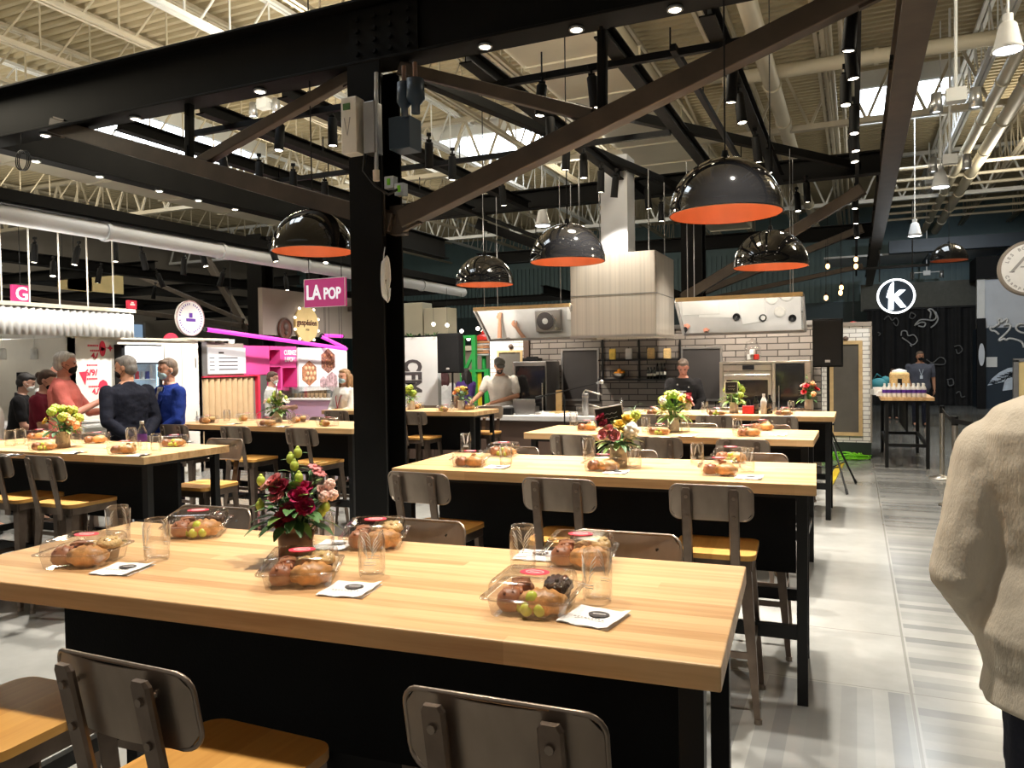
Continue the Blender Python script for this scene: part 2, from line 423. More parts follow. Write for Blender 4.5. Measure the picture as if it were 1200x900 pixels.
girder(16.2,XL+.2,XR-.2,6.15,7.35,M['joist'],'cream roof girder crossing the hall in front of the skylights')
girder(24.5,XL+.2,XR-.2,6.15,7.35,M['white_and_skylit'],'skylit white roof girder crossing the far end of the hall')  # its white stands in for skylight falling on the steel
# slim cream cross pipes of the roof at right
k=0
for yv in (20.5,21.8,23.0,25.4,26.6,27.8):
    k+=1; mb=MB(); mb.cyl((.9,yv,6.1),(8.5,yv,6.1),.04,n=8)
    single(mb,'sprinkler_pipe',M['joist'],'slim pale pipe crossing the roof at right, %s nearest'%ORD[k],'pipe',group='cross pipes at right')
# pipes along the hall
def pipe(a,b,r,label,mat='duct',bands=True,cat='pipe',name='roof_pipe'):
    mb=MB(); mb.cyl(a,b,r,n=14)
    o=thing(name,label,cat,a); mb.build('run',M[mat],o)
    if bands:
        mb=MB(); a=Vector(a);b=Vector(b);n=int((b-a).length/2.4)
        for i in range(1,n+1):
            p=a.lerp(b,i/(n+1)); d=(b-a).normalized(); mb.cyl(p-d*.03,p+d*.03,r*1.18,n=14)
        mb.build('coupling',M[mat],o)
    return o
pipe((-1.25,7,6.2),(-1.25,31,6.2),.13,'thick cream pipe running along the roof left of the right hand beam')
pipe((-.35,5,6.6),(-.35,31,6.6),.035,'thin cream conduit beside the thick roof pipe, left one','joist',False)
pipe((-.20,5,6.6),(-.20,31,6.6),.035,'thin cream conduit beside the thick roof pipe, middle one','joist',False)
pipe((-.03,5,6.6),(-.03,31,6.6),.03,'thin cream conduit beside the thick roof pipe, right one','joist',False)
pipe((2.55,8,6.1),(2.55,31,6.1),.12,'pale round pipe running along the roof at right, outer one')
pipe((2.2,8,6.15),(2.2,31,6.15),.10,'pale round pipe running along the roof at right, inner one')
pipe((-4.6,9,6.3),(-4.6,31,6.3),.11,'cream roof pipe above the middle of the hall')
pipe((-2.6,9.7,6.35),(9.5,9.7,6.35),.15,'wide cream pipe crossing the roof from the middle to the right')
pipe((-2.0,13.3,6.3),(9.5,13.3,6.3),.11,'slimmer cream pipe crossing the roof behind the wide one')
pipe((-9.2,3.2,3.51),(-9.2,17.7,3.51),.115,'pale grey round duct running over the left stalls','duct_grey',True,'duct','round_duct')
def boxduct(x0,x1,y0,y1,z0,z1,label,mat='duct'):
    o=thing('air_duct',label,'duct',((x0+x1)/2,y0,z0))
    mb=MB(); mb.bx(x0,x1,y0,y1,z0,z1); mb.build('duct_run',M[mat],o,bev=.01)
    mb=MB(); L=max(x1-x0,y1-y0); n=max(1,int(L/1.5))
    for i in range(n+1):
        if y1-y0>=x1-x0: y=y0+(y1-y0)*i/n; mb.bx(x0-.025,x1+.025,y-.02,y+.02,z0-.025,z1+.025)
        else: x=x0+(x1-x0)*i/n; mb.bx(x-.02,x+.02,y0-.025,y1+.025,z0-.025,z1+.025)
    mb.build('flange',M[mat],o)
    mb=MB()
    for xx in (x0,x1):
        for yy in (y0+.3,y1-.3): mb.bx(xx-.01,xx+.01,yy-.01,yy+.01,z0,7.5)
    mb.build('hanger_rod',M['joist'],o)
boxduct(-4.15,-2.95,8.5,25,5.75,6.35,'big cream box duct above the kitchen hood')
boxduct(-12.6,-11.2,6.6,16,5.0,5.5,'cream box duct panels above the left black beam')
boxduct(3.6,5.4,10.6,12.0,5.9,6.4,'short cream box duct at the top right')
boxduct(1.5,3.4,8.6,9.2,6.5,6.95,'cream box duct with bent pipe near the top right')
# ------------------------------------------------------------------ steel pavilion frame
s=1.12; YA=5.83; ZB=4.28
def beam(name,a,b,w,h,label,cat='beam',mat='beam',parts=None):
    r=thing(name,label,cat,a)
    mb=MB(); mb.ibeam(a,b,w,h,.024,.018); mb.build('beam_run',M[mat],r,bev=.004,seg=1)
    return r
r=beam('steel_beam',(-11.2,YA,ZB+.28),(4.2,YA,ZB+.28),.28,.56,'huge black steel beam crossing overhead above the column')
# splice plates with bolts
for X in (-3.75,):
    mb=MB(); mb.bx(X-.35,X+.35,YA-.045,YA-.03,ZB+.05,ZB+.5); mb.build('splice_plate',M['beam'],r)
    mb=MB()
    for dx in (-.26,-.08,.08,.26):
        for dz in (.14,.24,.34,.44): mb.cyl((X+dx,YA-.075,ZB+dz-.02),(X+dx,YA-.04,ZB+dz-.02),.022,n=6,smooth=False)
    mb.build('bolt',M['beam'],r)
beam('steel_beam',(-9.32,YA+.15,ZB+.24),(-9.32,17,ZB+.24),.24,.48,'long black beam with small downlights running back over the left stalls')
rb=beam('steel_beam',(.44,YA+.15,ZB+.2),(.44,31.5,ZB+.2),.24,.40,'long dark beam running back along the right side to the k sign',mat='brace')
mb=MB()
for i in range(9):
    for d in (0,.12,.24): mb.cyl((.30,8.2+i*2.6+d,ZB+.2),(.33,8.2+i*2.6+d,ZB+.2),.03,n=6,smooth=False)
mb.build('bolt',M['beam'],rb)
mb=MB(); mb.bx(-9.34,-9.06,3.2,18.2,3.65,3.79); single(mb,'canopy_beam',M['beam'],'dark beam lying right above the pale grey round duct','beam')
beam('steel_beam',(-9.2,12.26,ZB+.16),(.32,12.26,ZB+.16),.2,.32,'black cross beam above the kitchen wall')
beam('steel_beam',(-9.2,18.6,ZB+.16),(.32,18.6,ZB+.16),.2,.32,'black cross beam far behind the kitchen')
# columns
CXC,CYC=-3.90,5.86
col=thing('steel_column','big black steel column between the tables with the junction boxes on it','column',(CXC,CYC,0))
mb=MB(); mb.ibeam((CXC,CYC,.02),(CXC,CYC,ZB),.335,.335,.026,.02,0,(0,1,0)); mb.build('shaft',M['beam'],col,bev=.003,seg=1)
mb=MB(); mb.bx(CXC-.25,CXC+.25,CYC-.25,CYC+.25,0,.03); mb.build('base_plate',M['beam'],col)
mb=MB(); mb.bx(CXC+.0,CXC+.175,CYC-.14,CYC-.125,2.78,3.15); mb.bx(CXC+.17,CXC+.30,CYC-.05,CYC+.05,2.80,3.05); mb.build('bracket',M['brace'],col)
def col2(x,y,z,label,w=.33):
    c=thing('steel_column',label,'column',(x,y,0)); mb=MB(); mb.ibeam((x,y,.02),(x,y,z),w,w,.026,.02,0,(0,1,0)); mb.build('shaft',M['beam'],c)
    mb=MB(); mb.bx(x-.25,x+.25,y-.25,y+.25,0,.03); mb.build('base_plate',M['beam'],c)
col2(-2.35,12.45,ZB,'black steel column behind the kitchen wall right of the hood')
col2(-10.9,12.2,4.3,'black steel column behind the pink stall',.36)
col2(-11.6,14.9,4.3,'black steel column far back between the stalls, under the grey duct',.36)
def brace(a,b,w,h,label,mat='brace',name='steel_brace'):
    mb=MB(); mb.bar(a,b,w,h); o=thing(name,label,'brace',a)
    mb.build('tube',M[mat],o,bev=.008)
    mb=MB(); a=Vector(a);b=Vector(b); d=(b-a).normalized()
    mb.bar(a-d*.02,a+d*.16,w*.35,h*1.25); mb.bar(b-d*.16,b+d*.02,w*.35,h*1.25); mb.build('end_plate',M[mat],o)
    return o
P=lambda x,y:gy(x,y,YA)
brace(P(462,262),P(64,148),.14,.16,'dark bronze brace sloping from the big column up to the left')
brace(P(472,258),P(1030,-18),.14,.16,'long dark bronze brace sloping from the big column up to the right')
brace(P(222,118),P(222,190),.07,.07,'short upright strut under the big beam, left of the column','beam')
brace(P(706,36),P(706,138),.07,.07,'short upright strut under the big beam, right of the column','beam')
brace(P(232,192),P(418,86),.09,.10,'bronze diagonal rising toward the top of the column on its left')
brace(P(470,80),P(694,136),.09,.10,'bronze diagonal falling from the top of the column on its right')
Z4=4.42
brace(gz(485,88,Z4),gz(800,222,Z4),.10,.11,'blue black plan brace from the column top to the kitchen beam','beam')
brace(gz(700,128,Z4),gz(1010,196,Z4),.10,.11,'black plan brace reaching the right hand beam above the pendants','beam')
brace(gy(800,350,12.3),gy(1010,222,12.3),.13,.15,'bronze brace rising to the right above the small pendant')
brace(gy(795,348,12.3),gy(560,262,12.3),.13,.15,'dark brace rising to the left behind the hood','beam')
brace(gy(800,352,18.5),gy(1010,268,18.5),.13,.15,'thin bronze brace far behind rising to the right over the mirror','brace')
brace(gy(800,357,18.6),gy(1010,312,18.6),.10,.10,'pale edged tie bar just above the right mirror','brace')
for (px,py,lab) in ((553,70,'middle purlin left of the wide cream duct'),(712,43,'purlin ending at the kitchen column'),(833,20,'purlin above the largest pendant'),(236,126,'purlin left of the column, outer'),(330,106,'purlin left of the column, inner'),(130,142,'purlin near the left corner')):
    a=gz(px,py,ZB+.03); a.y=YA+.16; b=Vector((a.x,12.1,a.z)); mb=MB(); mb.ibeam(a,b,.12,.14,.012,.01)
    single(mb,'steel_purlin',M['beam'],'black steel '+lab,'purlin',a)
# second pavilion further left/back (dark truss jungle)
k=0
for (a,b,w,h) in [((-26,8.0,3.75),(-13,8.0,3.75),.16,.22),((-26,11.5,3.75),(-13,11.5,3.75),.16,.22),((-26,15,3.75),(-12.2,15,3.75),.16,.22),((-26,19,3.75),(-10,19,3.75),.16,.22),((-26,23,3.75),(-6,23,3.75),.16,.22),
      ((-22,6,3.9),(-22,26,3.9),.16,.22),((-18.5,6,3.9),(-18.5,26,3.9),.16,.22),((-15.2,6,3.9),(-15.2,26,3.9),.16,.22),((-13.2,5.0,3.62),(-13.2,24,3.62),.14,.20),((-7.5,19,3.6),(-7.5,30,3.6),.16,.22),((-5.0,19,3.6),(-5.0,30,3.6),.16,.22)]:
    k+=1; mb=MB(); mb.ibeam(a,b,w,h,.015,.012); o=thing('canopy_beam','black roof frame beam over the left stalls, '+('running across' if abs(a[0]-b[0])>1 else 'running back')+', %s of its set'%ORD[k],'beam',a,group='black frame beams over the left stalls'); mb.build('beam_run',M['beam'],o)
brace(gy(240,300,14.9),gy(291,388,14.9),.15,.16,'pale bronze brace dropping right to the far left column')
brace(gy(372,344,14.9),gy(292,388,14.9),.13,.14,'bronze brace dropping left to the far left column')
brace(gy(0,345,14.6),gy(285,382,14.6),.12,.12,'long thin bronze tie over the fridge wall')
brace(gy(150,318,14.8),gy(285,376,14.8),.10,.10,'short bronze tie meeting the far left column')
brace(gy(430,358,14.6),gy(300,384,14.6),.10,.10,'bronze tie right of the far left column behind the pink sign')
# ------------------------------------------------------------------ lamps
M['lens_warm']=em('warm lamp lens',(1,.90,.72),14)
M['bulb_soft']=em('soft pendant bulb',(1,.86,.66),3)
M['lens_cool']=em('cool lamp lens',(.93,.97,1),10)
M['bulb_amber']=em('amber filament bulb',(1,.50,.18),7)
M['lamp_white']=pm('white spun metal lamp',(.85,.86,.88),.35,0,.03)
M['alu']=pm('silver lamp housing',(.55,.56,.57),.3,.8,.06)
def lamp(kind,name,loc,power,color=(1,.88,.72),size=.1,rot=None,spot=None,blend=.6,sx=None,sy=None):
    l=bpy.data.lights.new(name,kind); l.energy=power; l.color=color
    if kind=='AREA':
        l.shape='RECTANGLE'; l.size=sx; l.size_y=sy
    elif kind=='SPOT': l.spot_size=spot; l.spot_blend=blend; l.shadow_soft_size=size
    else: l.shadow_soft_size=size
    o=bpy.data.objects.new(name,l); COL.objects.link(o); o.location=loc
    if rot is not None: o.rotation_euler=rot
    return o
def aim(o,tgt):
    d=Vector(tgt)-o.location; o.rotation_euler=d.to_track_quat('-Z','Y').to_euler()
# tracks (black lighting bars)
def track(a,b,label):
    mb=MB(); mb.bar(a,b,.05,.06); o=thing('lighting_track',label,'track',a,group='black lighting tracks'); mb.build('bar',M['black_matt'],o)
    mb=MB(); a=Vector(a);b=Vector(b);n=max(2,int((b-a).length/2))
    for i in range(n):
        p=a.lerp(b,(i+.5)/n); mb.cyl(p,p+Vector((0,0,.22)),.008,n=6)
    mb.build('hanger',M['black_matt'],o)
ZT=4.22
def tl(x0,y0,x1,y1,lab,zt=ZT,axis='X'):
    a=gz(x0,y0,zt); b=gz(x1,y1,zt)
    if axis=='X': b.y=a.y
    else: b.x=a.x
    track(a,b,lab); return a,b
tl(567,102,868,45,'black lighting track under the cream box duct, nearer one')
tl(468,198,790,160,'black lighting track behind the long bronze brace, farther one')
tl(220,158,412,122,'black lighting track left of the big column, nearer one')
tl(300,216,412,199,'black lighting track left of the big column, farther one')
track((.02,5.9,ZT),(.02,26,ZT),'black lighting track running back beside the right hand beam')
track((-1.36,6.4,ZT),(-1.36,11.9,ZT),'black lighting track left of the largest pendant')
track((-5.9,6.6,ZT),(-5.9,18,ZT),'black lighting track running back left of the column')
# spotlights on the tracks: pixel of the lens -> real position at lens height
def spot_proto():
    r=thing('track_spotlight','','spotlight',(0,0,0),group='black track spotlights')
    mb=MB(); mb.lathe((0,0,-.06),[(0,.275),(.040,.275),(.046,.268),(.048,.02),(.050,0),(.040,0),(.040,.012),(0,.014)],n=18); mb.build('can',M['black_matt'],r,local=True)
    mb=MB(); mb.lathe((0,0,-.055),[(0,0),(.039,0),(.039,.004),(0,.006)],n=16); mb.build('lens',M['lens_warm'],r,local=True)
    mb=MB(); mb.cyl((0,0,.21),(0,0,.29),.010,n=8); mb.box((0,0,.30),(.05,.035,.035)); mb.cyl((-.03,0,.235),(.03,0,.235),.014,n=8); mb.build('swivel',M['black_matt'],r,local=True)
    return r
SP=spot_proto(); SPL=[]
pix=[(327,170),(390,164),(264,204),(304,211),(344,221),(381,232),(435,225),
     (503,190),(530,205),(697,119),(857,112),(869,137),(590,236),(663,193),(684,203),(704,220),(720,226),(633,128),(645,163),
     (995,50),(999,84),(991,116),(1001,150),(1002,171),(1001,184),(1002,240),(1003,258),(1004,275),(888,184),(901,197),(946,232),(935,243),(760,240),(775,255)]
first=True; ZN={}
for i,(px,py) in enumerate(sorted(pix)):
    z=3.92 if px<900 or px>960 else 3.95
    p=gz(px,py,z)
    if p.y>24: p=gy(px,py,14)
    zone='left of the big column' if px<440 else 'between column and hood' if px<800 else 'around the largest pendant' if px<960 else 'down the track by the long beam'
    ZN[zone]=ZN.get(zone,0)+1; lab='black cylinder spotlight %s, %s'%(zone,ORD[ZN[zone]]+(' from left' if px<960 else ' counting by height' if False else ' from left'))
    if first: SP.location=p; SP['label']=lab; first=False; o=SP
    else: o=dup(SP,p,random.uniform(0,3),lab)
    o.rotation_euler=(radians(random.choice((0,0,0,6,-8,14)) if px not in(503,) else 28),radians(random.choice((0,0,5,-6))),random.uniform(0,1))
    SPL.append(p)
for i,(px,py) in enumerate(sorted(((40,303),(62,320),(88,306),(115,328),(135,302),(170,312),(190,333),(215,318),(240,308),(258,332),(180,347),(322,302),(336,337),(382,304)))):
    p=gz(px,py,3.3)
    o=dup(SP,p,0,'dark canopy spotlight over the left stalls, %s from left'%ORD[i+1]); o['group']='canopy spotlights over the left stalls'; o.rotation_euler=(random.uniform(-.3,.3),random.uniform(-.3,.3),0)
# puck downlights on the beam undersides
PK=None; pk=[(53,157),(155,136),(311,108),(575,58),(683,41),(797,20)]; pb=[(88,179),(163,198),(232,216),(275,228),(317,239)]
def puck():
    r=thing('downlight','','downlight',(0,0,0),group='puck downlights')
    mb=MB(); mb.lathe((0,0,0),[(0,0),(.055,0),(.060,-.006),(.060,-.022),(.050,-.026),(.046,-.020),(0,-.018)],n=20); mb.build('housing',M['alu'],r,local=True)
    mb=MB(); mb.lathe((0,0,-.021),[(0,-.010),(.03,-.008),(.044,0),(0,.001)],n=16); mb.build('lens',M['lens_warm'],r,local=True)
    return r
PK=puck(); used=False
for lst,bn in ((pk,'big beam across the top'),(pb,'long beam over the left stalls')):
    for i,(px,py) in enumerate(lst):
        p=gz(px,py,ZB-.002)
        if bn.startswith('big'): p.y=YA+random.uniform(-.03,.03)
        else: p.x=-9.32
        lab='small round downlight under the %s, %s from the left'%(bn,ORD[i+1])
        if not used: PK.location=p; PK['label']=lab; used=True
        else: dup(PK,p,0,lab)
# dome pendants
def pendant():
    r=thing('pendant_lamp','','pendant lamp',(0,0,0),group='black dome pendant lamps')
    R=.375; n=14; prof=[(R*sin(pi/2*i/n),.372*cos(pi/2*i/n)) for i in range(n+1)]
    mb=MB(); mb.lathe((0,0,0),prof+[(R+.004,-.008),(R-.004,-.010)],n=56); mb.build('shade',M['pend_out'],r,local=True)
    inn=[((R-.008)*sin(pi/2*i/n),-.008+.366*cos(pi/2*i/n)) for i in range(n+1)]
    mb=MB(); mb.lathe((0,0,0),inn[::-1],n=48); mb.build('lining',M['pend_in'],r,local=True)
    mb=MB(); mb.cyl((0,0,.37),(0,0,.42),.03,.018,n=14); mb.cyl((0,0,.40),(0,0,4.9),.006,n=6); mb.build('cord',M['black_matt'],r,local=True)
    mb=MB(); mb.ell((0,0,.22),(.05,.05,.065)); mb.build('bulb',M['bulb_soft'],r,local=True)
    return r
PD=pendant(); used=False; PDL=[]
for (px,yb,w,lab) in [(850,250,130,'largest black dome pendant lamp with orange lining, upper right of the hood'),(665,306,88,'black dome pendant lamp with orange lining hanging left of the hood'),(903,312,85,'black dome pendant lamp with orange lining hanging over the right mirror'),
                  (367,294,95,'black dome pendant lamp partly behind the big column'),(568,333,68,'smallest black dome pendant lamp near the left mirror'),(1112,305,40,'distant black dome pendant lamp hanging right of the k sign')]:
    d=F*.75/w*1.0; p=EYE+CAM@Vector((px-CX,-(yb-CY),-F))*(d/F)
    if not used: PD.location=p; PD['label']=lab; used=True
    else: dup(PD,p,0,lab)
    PDL.append(p)
    if px!=1112: lamp('POINT','pendant_glow',p+Vector((0,0,.12)),1.8,(1,.84,.66),.06)
# hall bell lamps and twin floodlights at right
def bell(p,label,dz=1.2,sc=1.0):
    r=thing('bell_lamp',label,'lamp',p); 
    mb=MB(); mb.lathe(p,[(0,.30),(.06,.30),(.085,.27),(.13,.06),(.16,0),(.14,.005),(.1,.02),(0,.03)],n=22); mb.build('shade',M['lamp_white'],r)
    mb=MB(); q=Vector(p); mb.cyl(q+Vector((0,0,.29)),q+Vector((0,0,.38)),.05,n=10); mb.cyl(q+Vector((0,0,.36)),Vector((q.x,q.y,7.5)),.014,n=6); mb.build('stem',M['lamp_white'],r)
    mb=MB(); mb.lathe(p,[(0,.022),(.09,.018),(.13,.004),(0,.004)],n=16); mb.build('lens',M['lens_cool'],r)
    return r
bell(gy(1181,60,9.6),'large white bell lamp at the top right corner',.9)
bell(gy(1102,220,15.5),'white bell lamp below the paired silver floodlights')
bell(gy(1072,277,19.5),'small white bell lamp left of the distant pendant')
bell(gy(636,265,13.6),'white bell lamp behind the bronze brace, above the middle pendant',.8)
def twin(p,label,w=.5):
    p=Vector(p); r=thing('twin_floodlight',label,'floodlight',p)
    mb=MB(); mb.box(p,(.22,.16,.16)); mb.cyl(p,(p.x,p.y,7.5),.02,n=8); mb.cyl(p+Vector((-w/2,0,.03)),p+Vector((w/2,0,.03)),.018,n=8); mb.build('mount',M['white_and_skylit'],r)
    for sg in (-1,1):
        q=p+Vector((sg*w/2,0,-.1)); mb=MB(); mb.lathe(q,[(0,.16),(.06,.16),(.075,-.08),(.06,-.08),(.05,-.05),(0,-.05)],n=16); a=mb.build('head',M['alu'],r)
        mb=MB(); mb.lathe(q,[(0,-.06),(.055,-.06),(.055,-.052),(0,-.052)],n=14); mb.build('lens',M['lens_cool'],a)
twin(gy(1120,112,11.0),'paired silver floodlights nearest the top right corner',.42)
twin(gy(1113,187,15.0),'paired white floodlights above the white bell lamp')
twin(gy(1089,212,24),'far paired floodlights near the roof beside the round lamp')
twin(gy(310,122,10.5),'paired silver floodlights near the roof left of the column')
twin(gy(1086,320,30.5),'pair of small spotlights on the teal wall above the k sign',.9)
# amber bulbs of the back bar at right
for i,(px,py) in enumerate([(968,349),(986,337),(985,343),(970,312),(1003,304),(1003,312)]):
    p=gy(px,py,15.3); r=thing('hanging_bulb','amber bulb on a cord behind the right speaker, %s from left'%ORD[i+1],'bulb',p,group='amber hanging bulbs')
    mb=MB(); mb.ell(p,(.035,.035,.05)); mb.build('bulb',M['bulb_amber'],r)
    mb=MB(); mb.cyl(p+Vector((0,0,.04)),p+Vector((0,0,.1)),.018,n=8); mb.cyl(p+Vector((0,0,.1)),p+Vector((0,0,1.0)),.004,n=5); mb.build('cord',M['black_matt'],r)
# ------------------------------------------------------------------ light of the place
W=bpy.data.worlds.new('world'); S.world=W; W.use_nodes=True
W.node_tree.nodes['Background'].inputs[0].default_value=(1,.93,.83,1); W.node_tree.nodes['Background'].inputs[1].default_value=.27
def spotdown(x,y,z,p,tgt,ang=70,col=(1,.90,.77),size=.06):
    o=lamp('SPOT','track_and_added_light',(x,y,z),p,col,size,spot=radians(ang)); aim(o,tgt); return o
for cx,cy in ((-2.1,1.8),(-.7,1.8),(-2.1,4.2),(-.6,4.2),(-2.1,6.45),(-.7,6.45),(-2,8.95),(-.7,8.95),(-6.1,4.05),(-4.8,4.05),(-5.6,6.4),(-5.4,8.85)):
    spotdown(cx+.25,cy+.35,4.0,(1050 if cy>6 and cx>-4 else 800) if cy>3 else 350,(cx,cy,1.0),78,(1,.93,.83) if cy>3 else (1,.90,.77))
for x,y,p in ((.9,4.5,150),(.7,9,190),(1.3,14,260),(-3.3,8.0,140)): spotdown(x,y,4.1,p,(x,y+.2,0),95,(1,.94,.84),.1)
# unseen point lights added to brighten the roof, no fixtures of their own
for (x,y) in ((-11,5),(-7.4,9),(-2.2,7.5),(3,9),(-6,18),(3,20),(-16,8),(-14,20),(-20,14),(-11,13),(-24,10)):
    l=lamp('POINT','roof_fill_light',(x,y,5.6),215,(1,.90,.70),.4)
# kitchen, stalls
for x,y,p in ((-5.2,10.3,560),(-3.0,10.2,480),(-1.6,10.4,560),(-.8,11.0,380)): spotdown(x,y,3.9,p,(x,y+.9,.9),80)
lamp('AREA','stall_panel',(-10.4,6.6,2.35),150,(1,.96,.9),sx=1.6,sy=3.0)
spotdown(-7.9,6.2,3.5,260,(-9.4,6.6,2.0),85,(1,.97,.92)); spotdown(-8.0,8.2,3.4,420,(-9.6,8.6,1.5),85,(1,.97,.92)); spotdown(-7.8,10.5,3.5,480,(-9.6,10.8,1.5),85,(1,.95,.92)); spotdown(-7.4,12.6,3.5,480,(-9.4,13.2,1.4),80,(1,.95,.95))
spotdown(-5.8,11.0,3.6,420,(-6.6,13.2,1.5),80,(1,.96,.9)); spotdown(-4.8,13.0,3.6,380,(-5.6,16,1.5),80,(1,.96,.9))
spotdown(1.2,11.2,4.1,130,(1.75,13.2,3.1),50,(1,.97,.93)); spotdown(-6.8,8.2,4.1,60,(-6.1,9.4,2.75),40,(1,.96,.96)); spotdown(1.0,13.3,3.9,220,(1.0,16,1.0),90,(.85,.92,1)); spotdown(2.5,22,4.8,500,(2.5,31,1.6),70,(.8,.9,1)); spotdown(.0,12.6,3.6,120,(.1,14.6,1.2),80)  # spots on the round sign and LA POP are added to brighten them
S.view_settings.view_transform='Standard'; S.view_settings.look='None'; S.view_settings.exposure=0.0; S.view_settings.gamma=1.0; S.view_settings.use_curve_mapping=False
S.cycles.use_denoising=True; S.cycles.max_bounces=8; S.cycles.transparent_max_bounces=24; S.cycles.diffuse_bounces=4; S.cycles.glossy_bounces=4; S.cycles.sample_clamp_indirect=6; S.cycles.caustics_reflective=False; S.cycles.caustics_refractive=False
# ------------------------------------------------------------------ tables and stools
TZ=1.07; TT=.052
TAB={'T1':(-1.378,1.80,3.7,2.24,.765,'nearest table'),'T2':(-1.31,4.19,2.5,2.25,.81,'second table from the camera'),
     'T3':(-1.425,6.426,-.3,2.29,.83,'third table back'),'T4':(-1.34,8.93,0,2.28,.88,'last table before the kitchen'),
     'L1':(-5.46,4.06,.8,2.28,.78,'left table with the water bottle'),'L2':(-5.49,6.42,-1.2,2.38,.80,'table in front of the pink stall'),
     'L3':(-5.42,8.83,.8,2.28,.74,'far table beside the white banner')}
def table(k):
    cx,cy,rz,L,D,ph=TAB[k]; l=L/2; d=D/2
    r=thing('communal_table','oak topped black bar table, '+ph,'table',(cx,cy,0),radians(rz),'oak topped communal tables')
    mb=MB(); mb.box((0,0,TZ-TT/2),(L,D,TT)); mb.build('tabletop',M['oak'],r,local=True,bev=.004)
    t=.05
    for sx in (-1,1):
        for sy in (-1,1):
            mb=MB(); mb.box((sx*(l-.04-t/2),sy*(d-.06-t/2),(TZ-TT)/2),(t,t,TZ-TT)); mb.build('leg',M['black'],r,local=True,bev=.002,seg=1)
    mb=MB()
    for sy in (-1,1): mb.box((0,sy*(d-.06-t/2),TZ-TT-.0125),(L-.18,t*.8,.025))
    for sx in (-1,1): mb.box((sx*(l-.04-t/2),0,TZ-TT-.0125),(t*.8,D-.23,.025))
    mb.build('apron',M['black'],r,local=True)
    mb=MB(); mb.box((0,0,(TZ-TT-.026+.55)/2+0),(L-.20,.03,TZ-TT-.026-.55)); mb.build('panel',M['panel'],r,local=True)
    for sy in (-1,1):
        mb=MB(); mb.box((0,sy*(d-.06-t/2),.345),(L-.18,.035,.065)); mb.build('foot_rail',M['black'],r,local=True)
    for sx in (-1,1): mb=MB(); mb.box((sx*(l-.04-t/2),0,.345),(.03,D-.22,.05)); mb.build('end_rail',M['black'],r,local=True)
    return r
TO={k:table(k) for k in TAB}
def loc(k,u,v,z=0):
    cx,cy,rz,L,D,ph=TAB[k]; a=radians(rz); return Vector((cx+u*cos(a)-v*sin(a),cy+u*sin(a)+v*cos(a),z))
def tuv(k,px,py,z=TZ):
    P=gz(px,py,z); cx,cy,rz,L,D,ph=TAB[k]; a=radians(-rz); x=P.x-cx; y=P.y-cy; return (x*cos(a)-y*sin(a),x*sin(a)+y*cos(a))
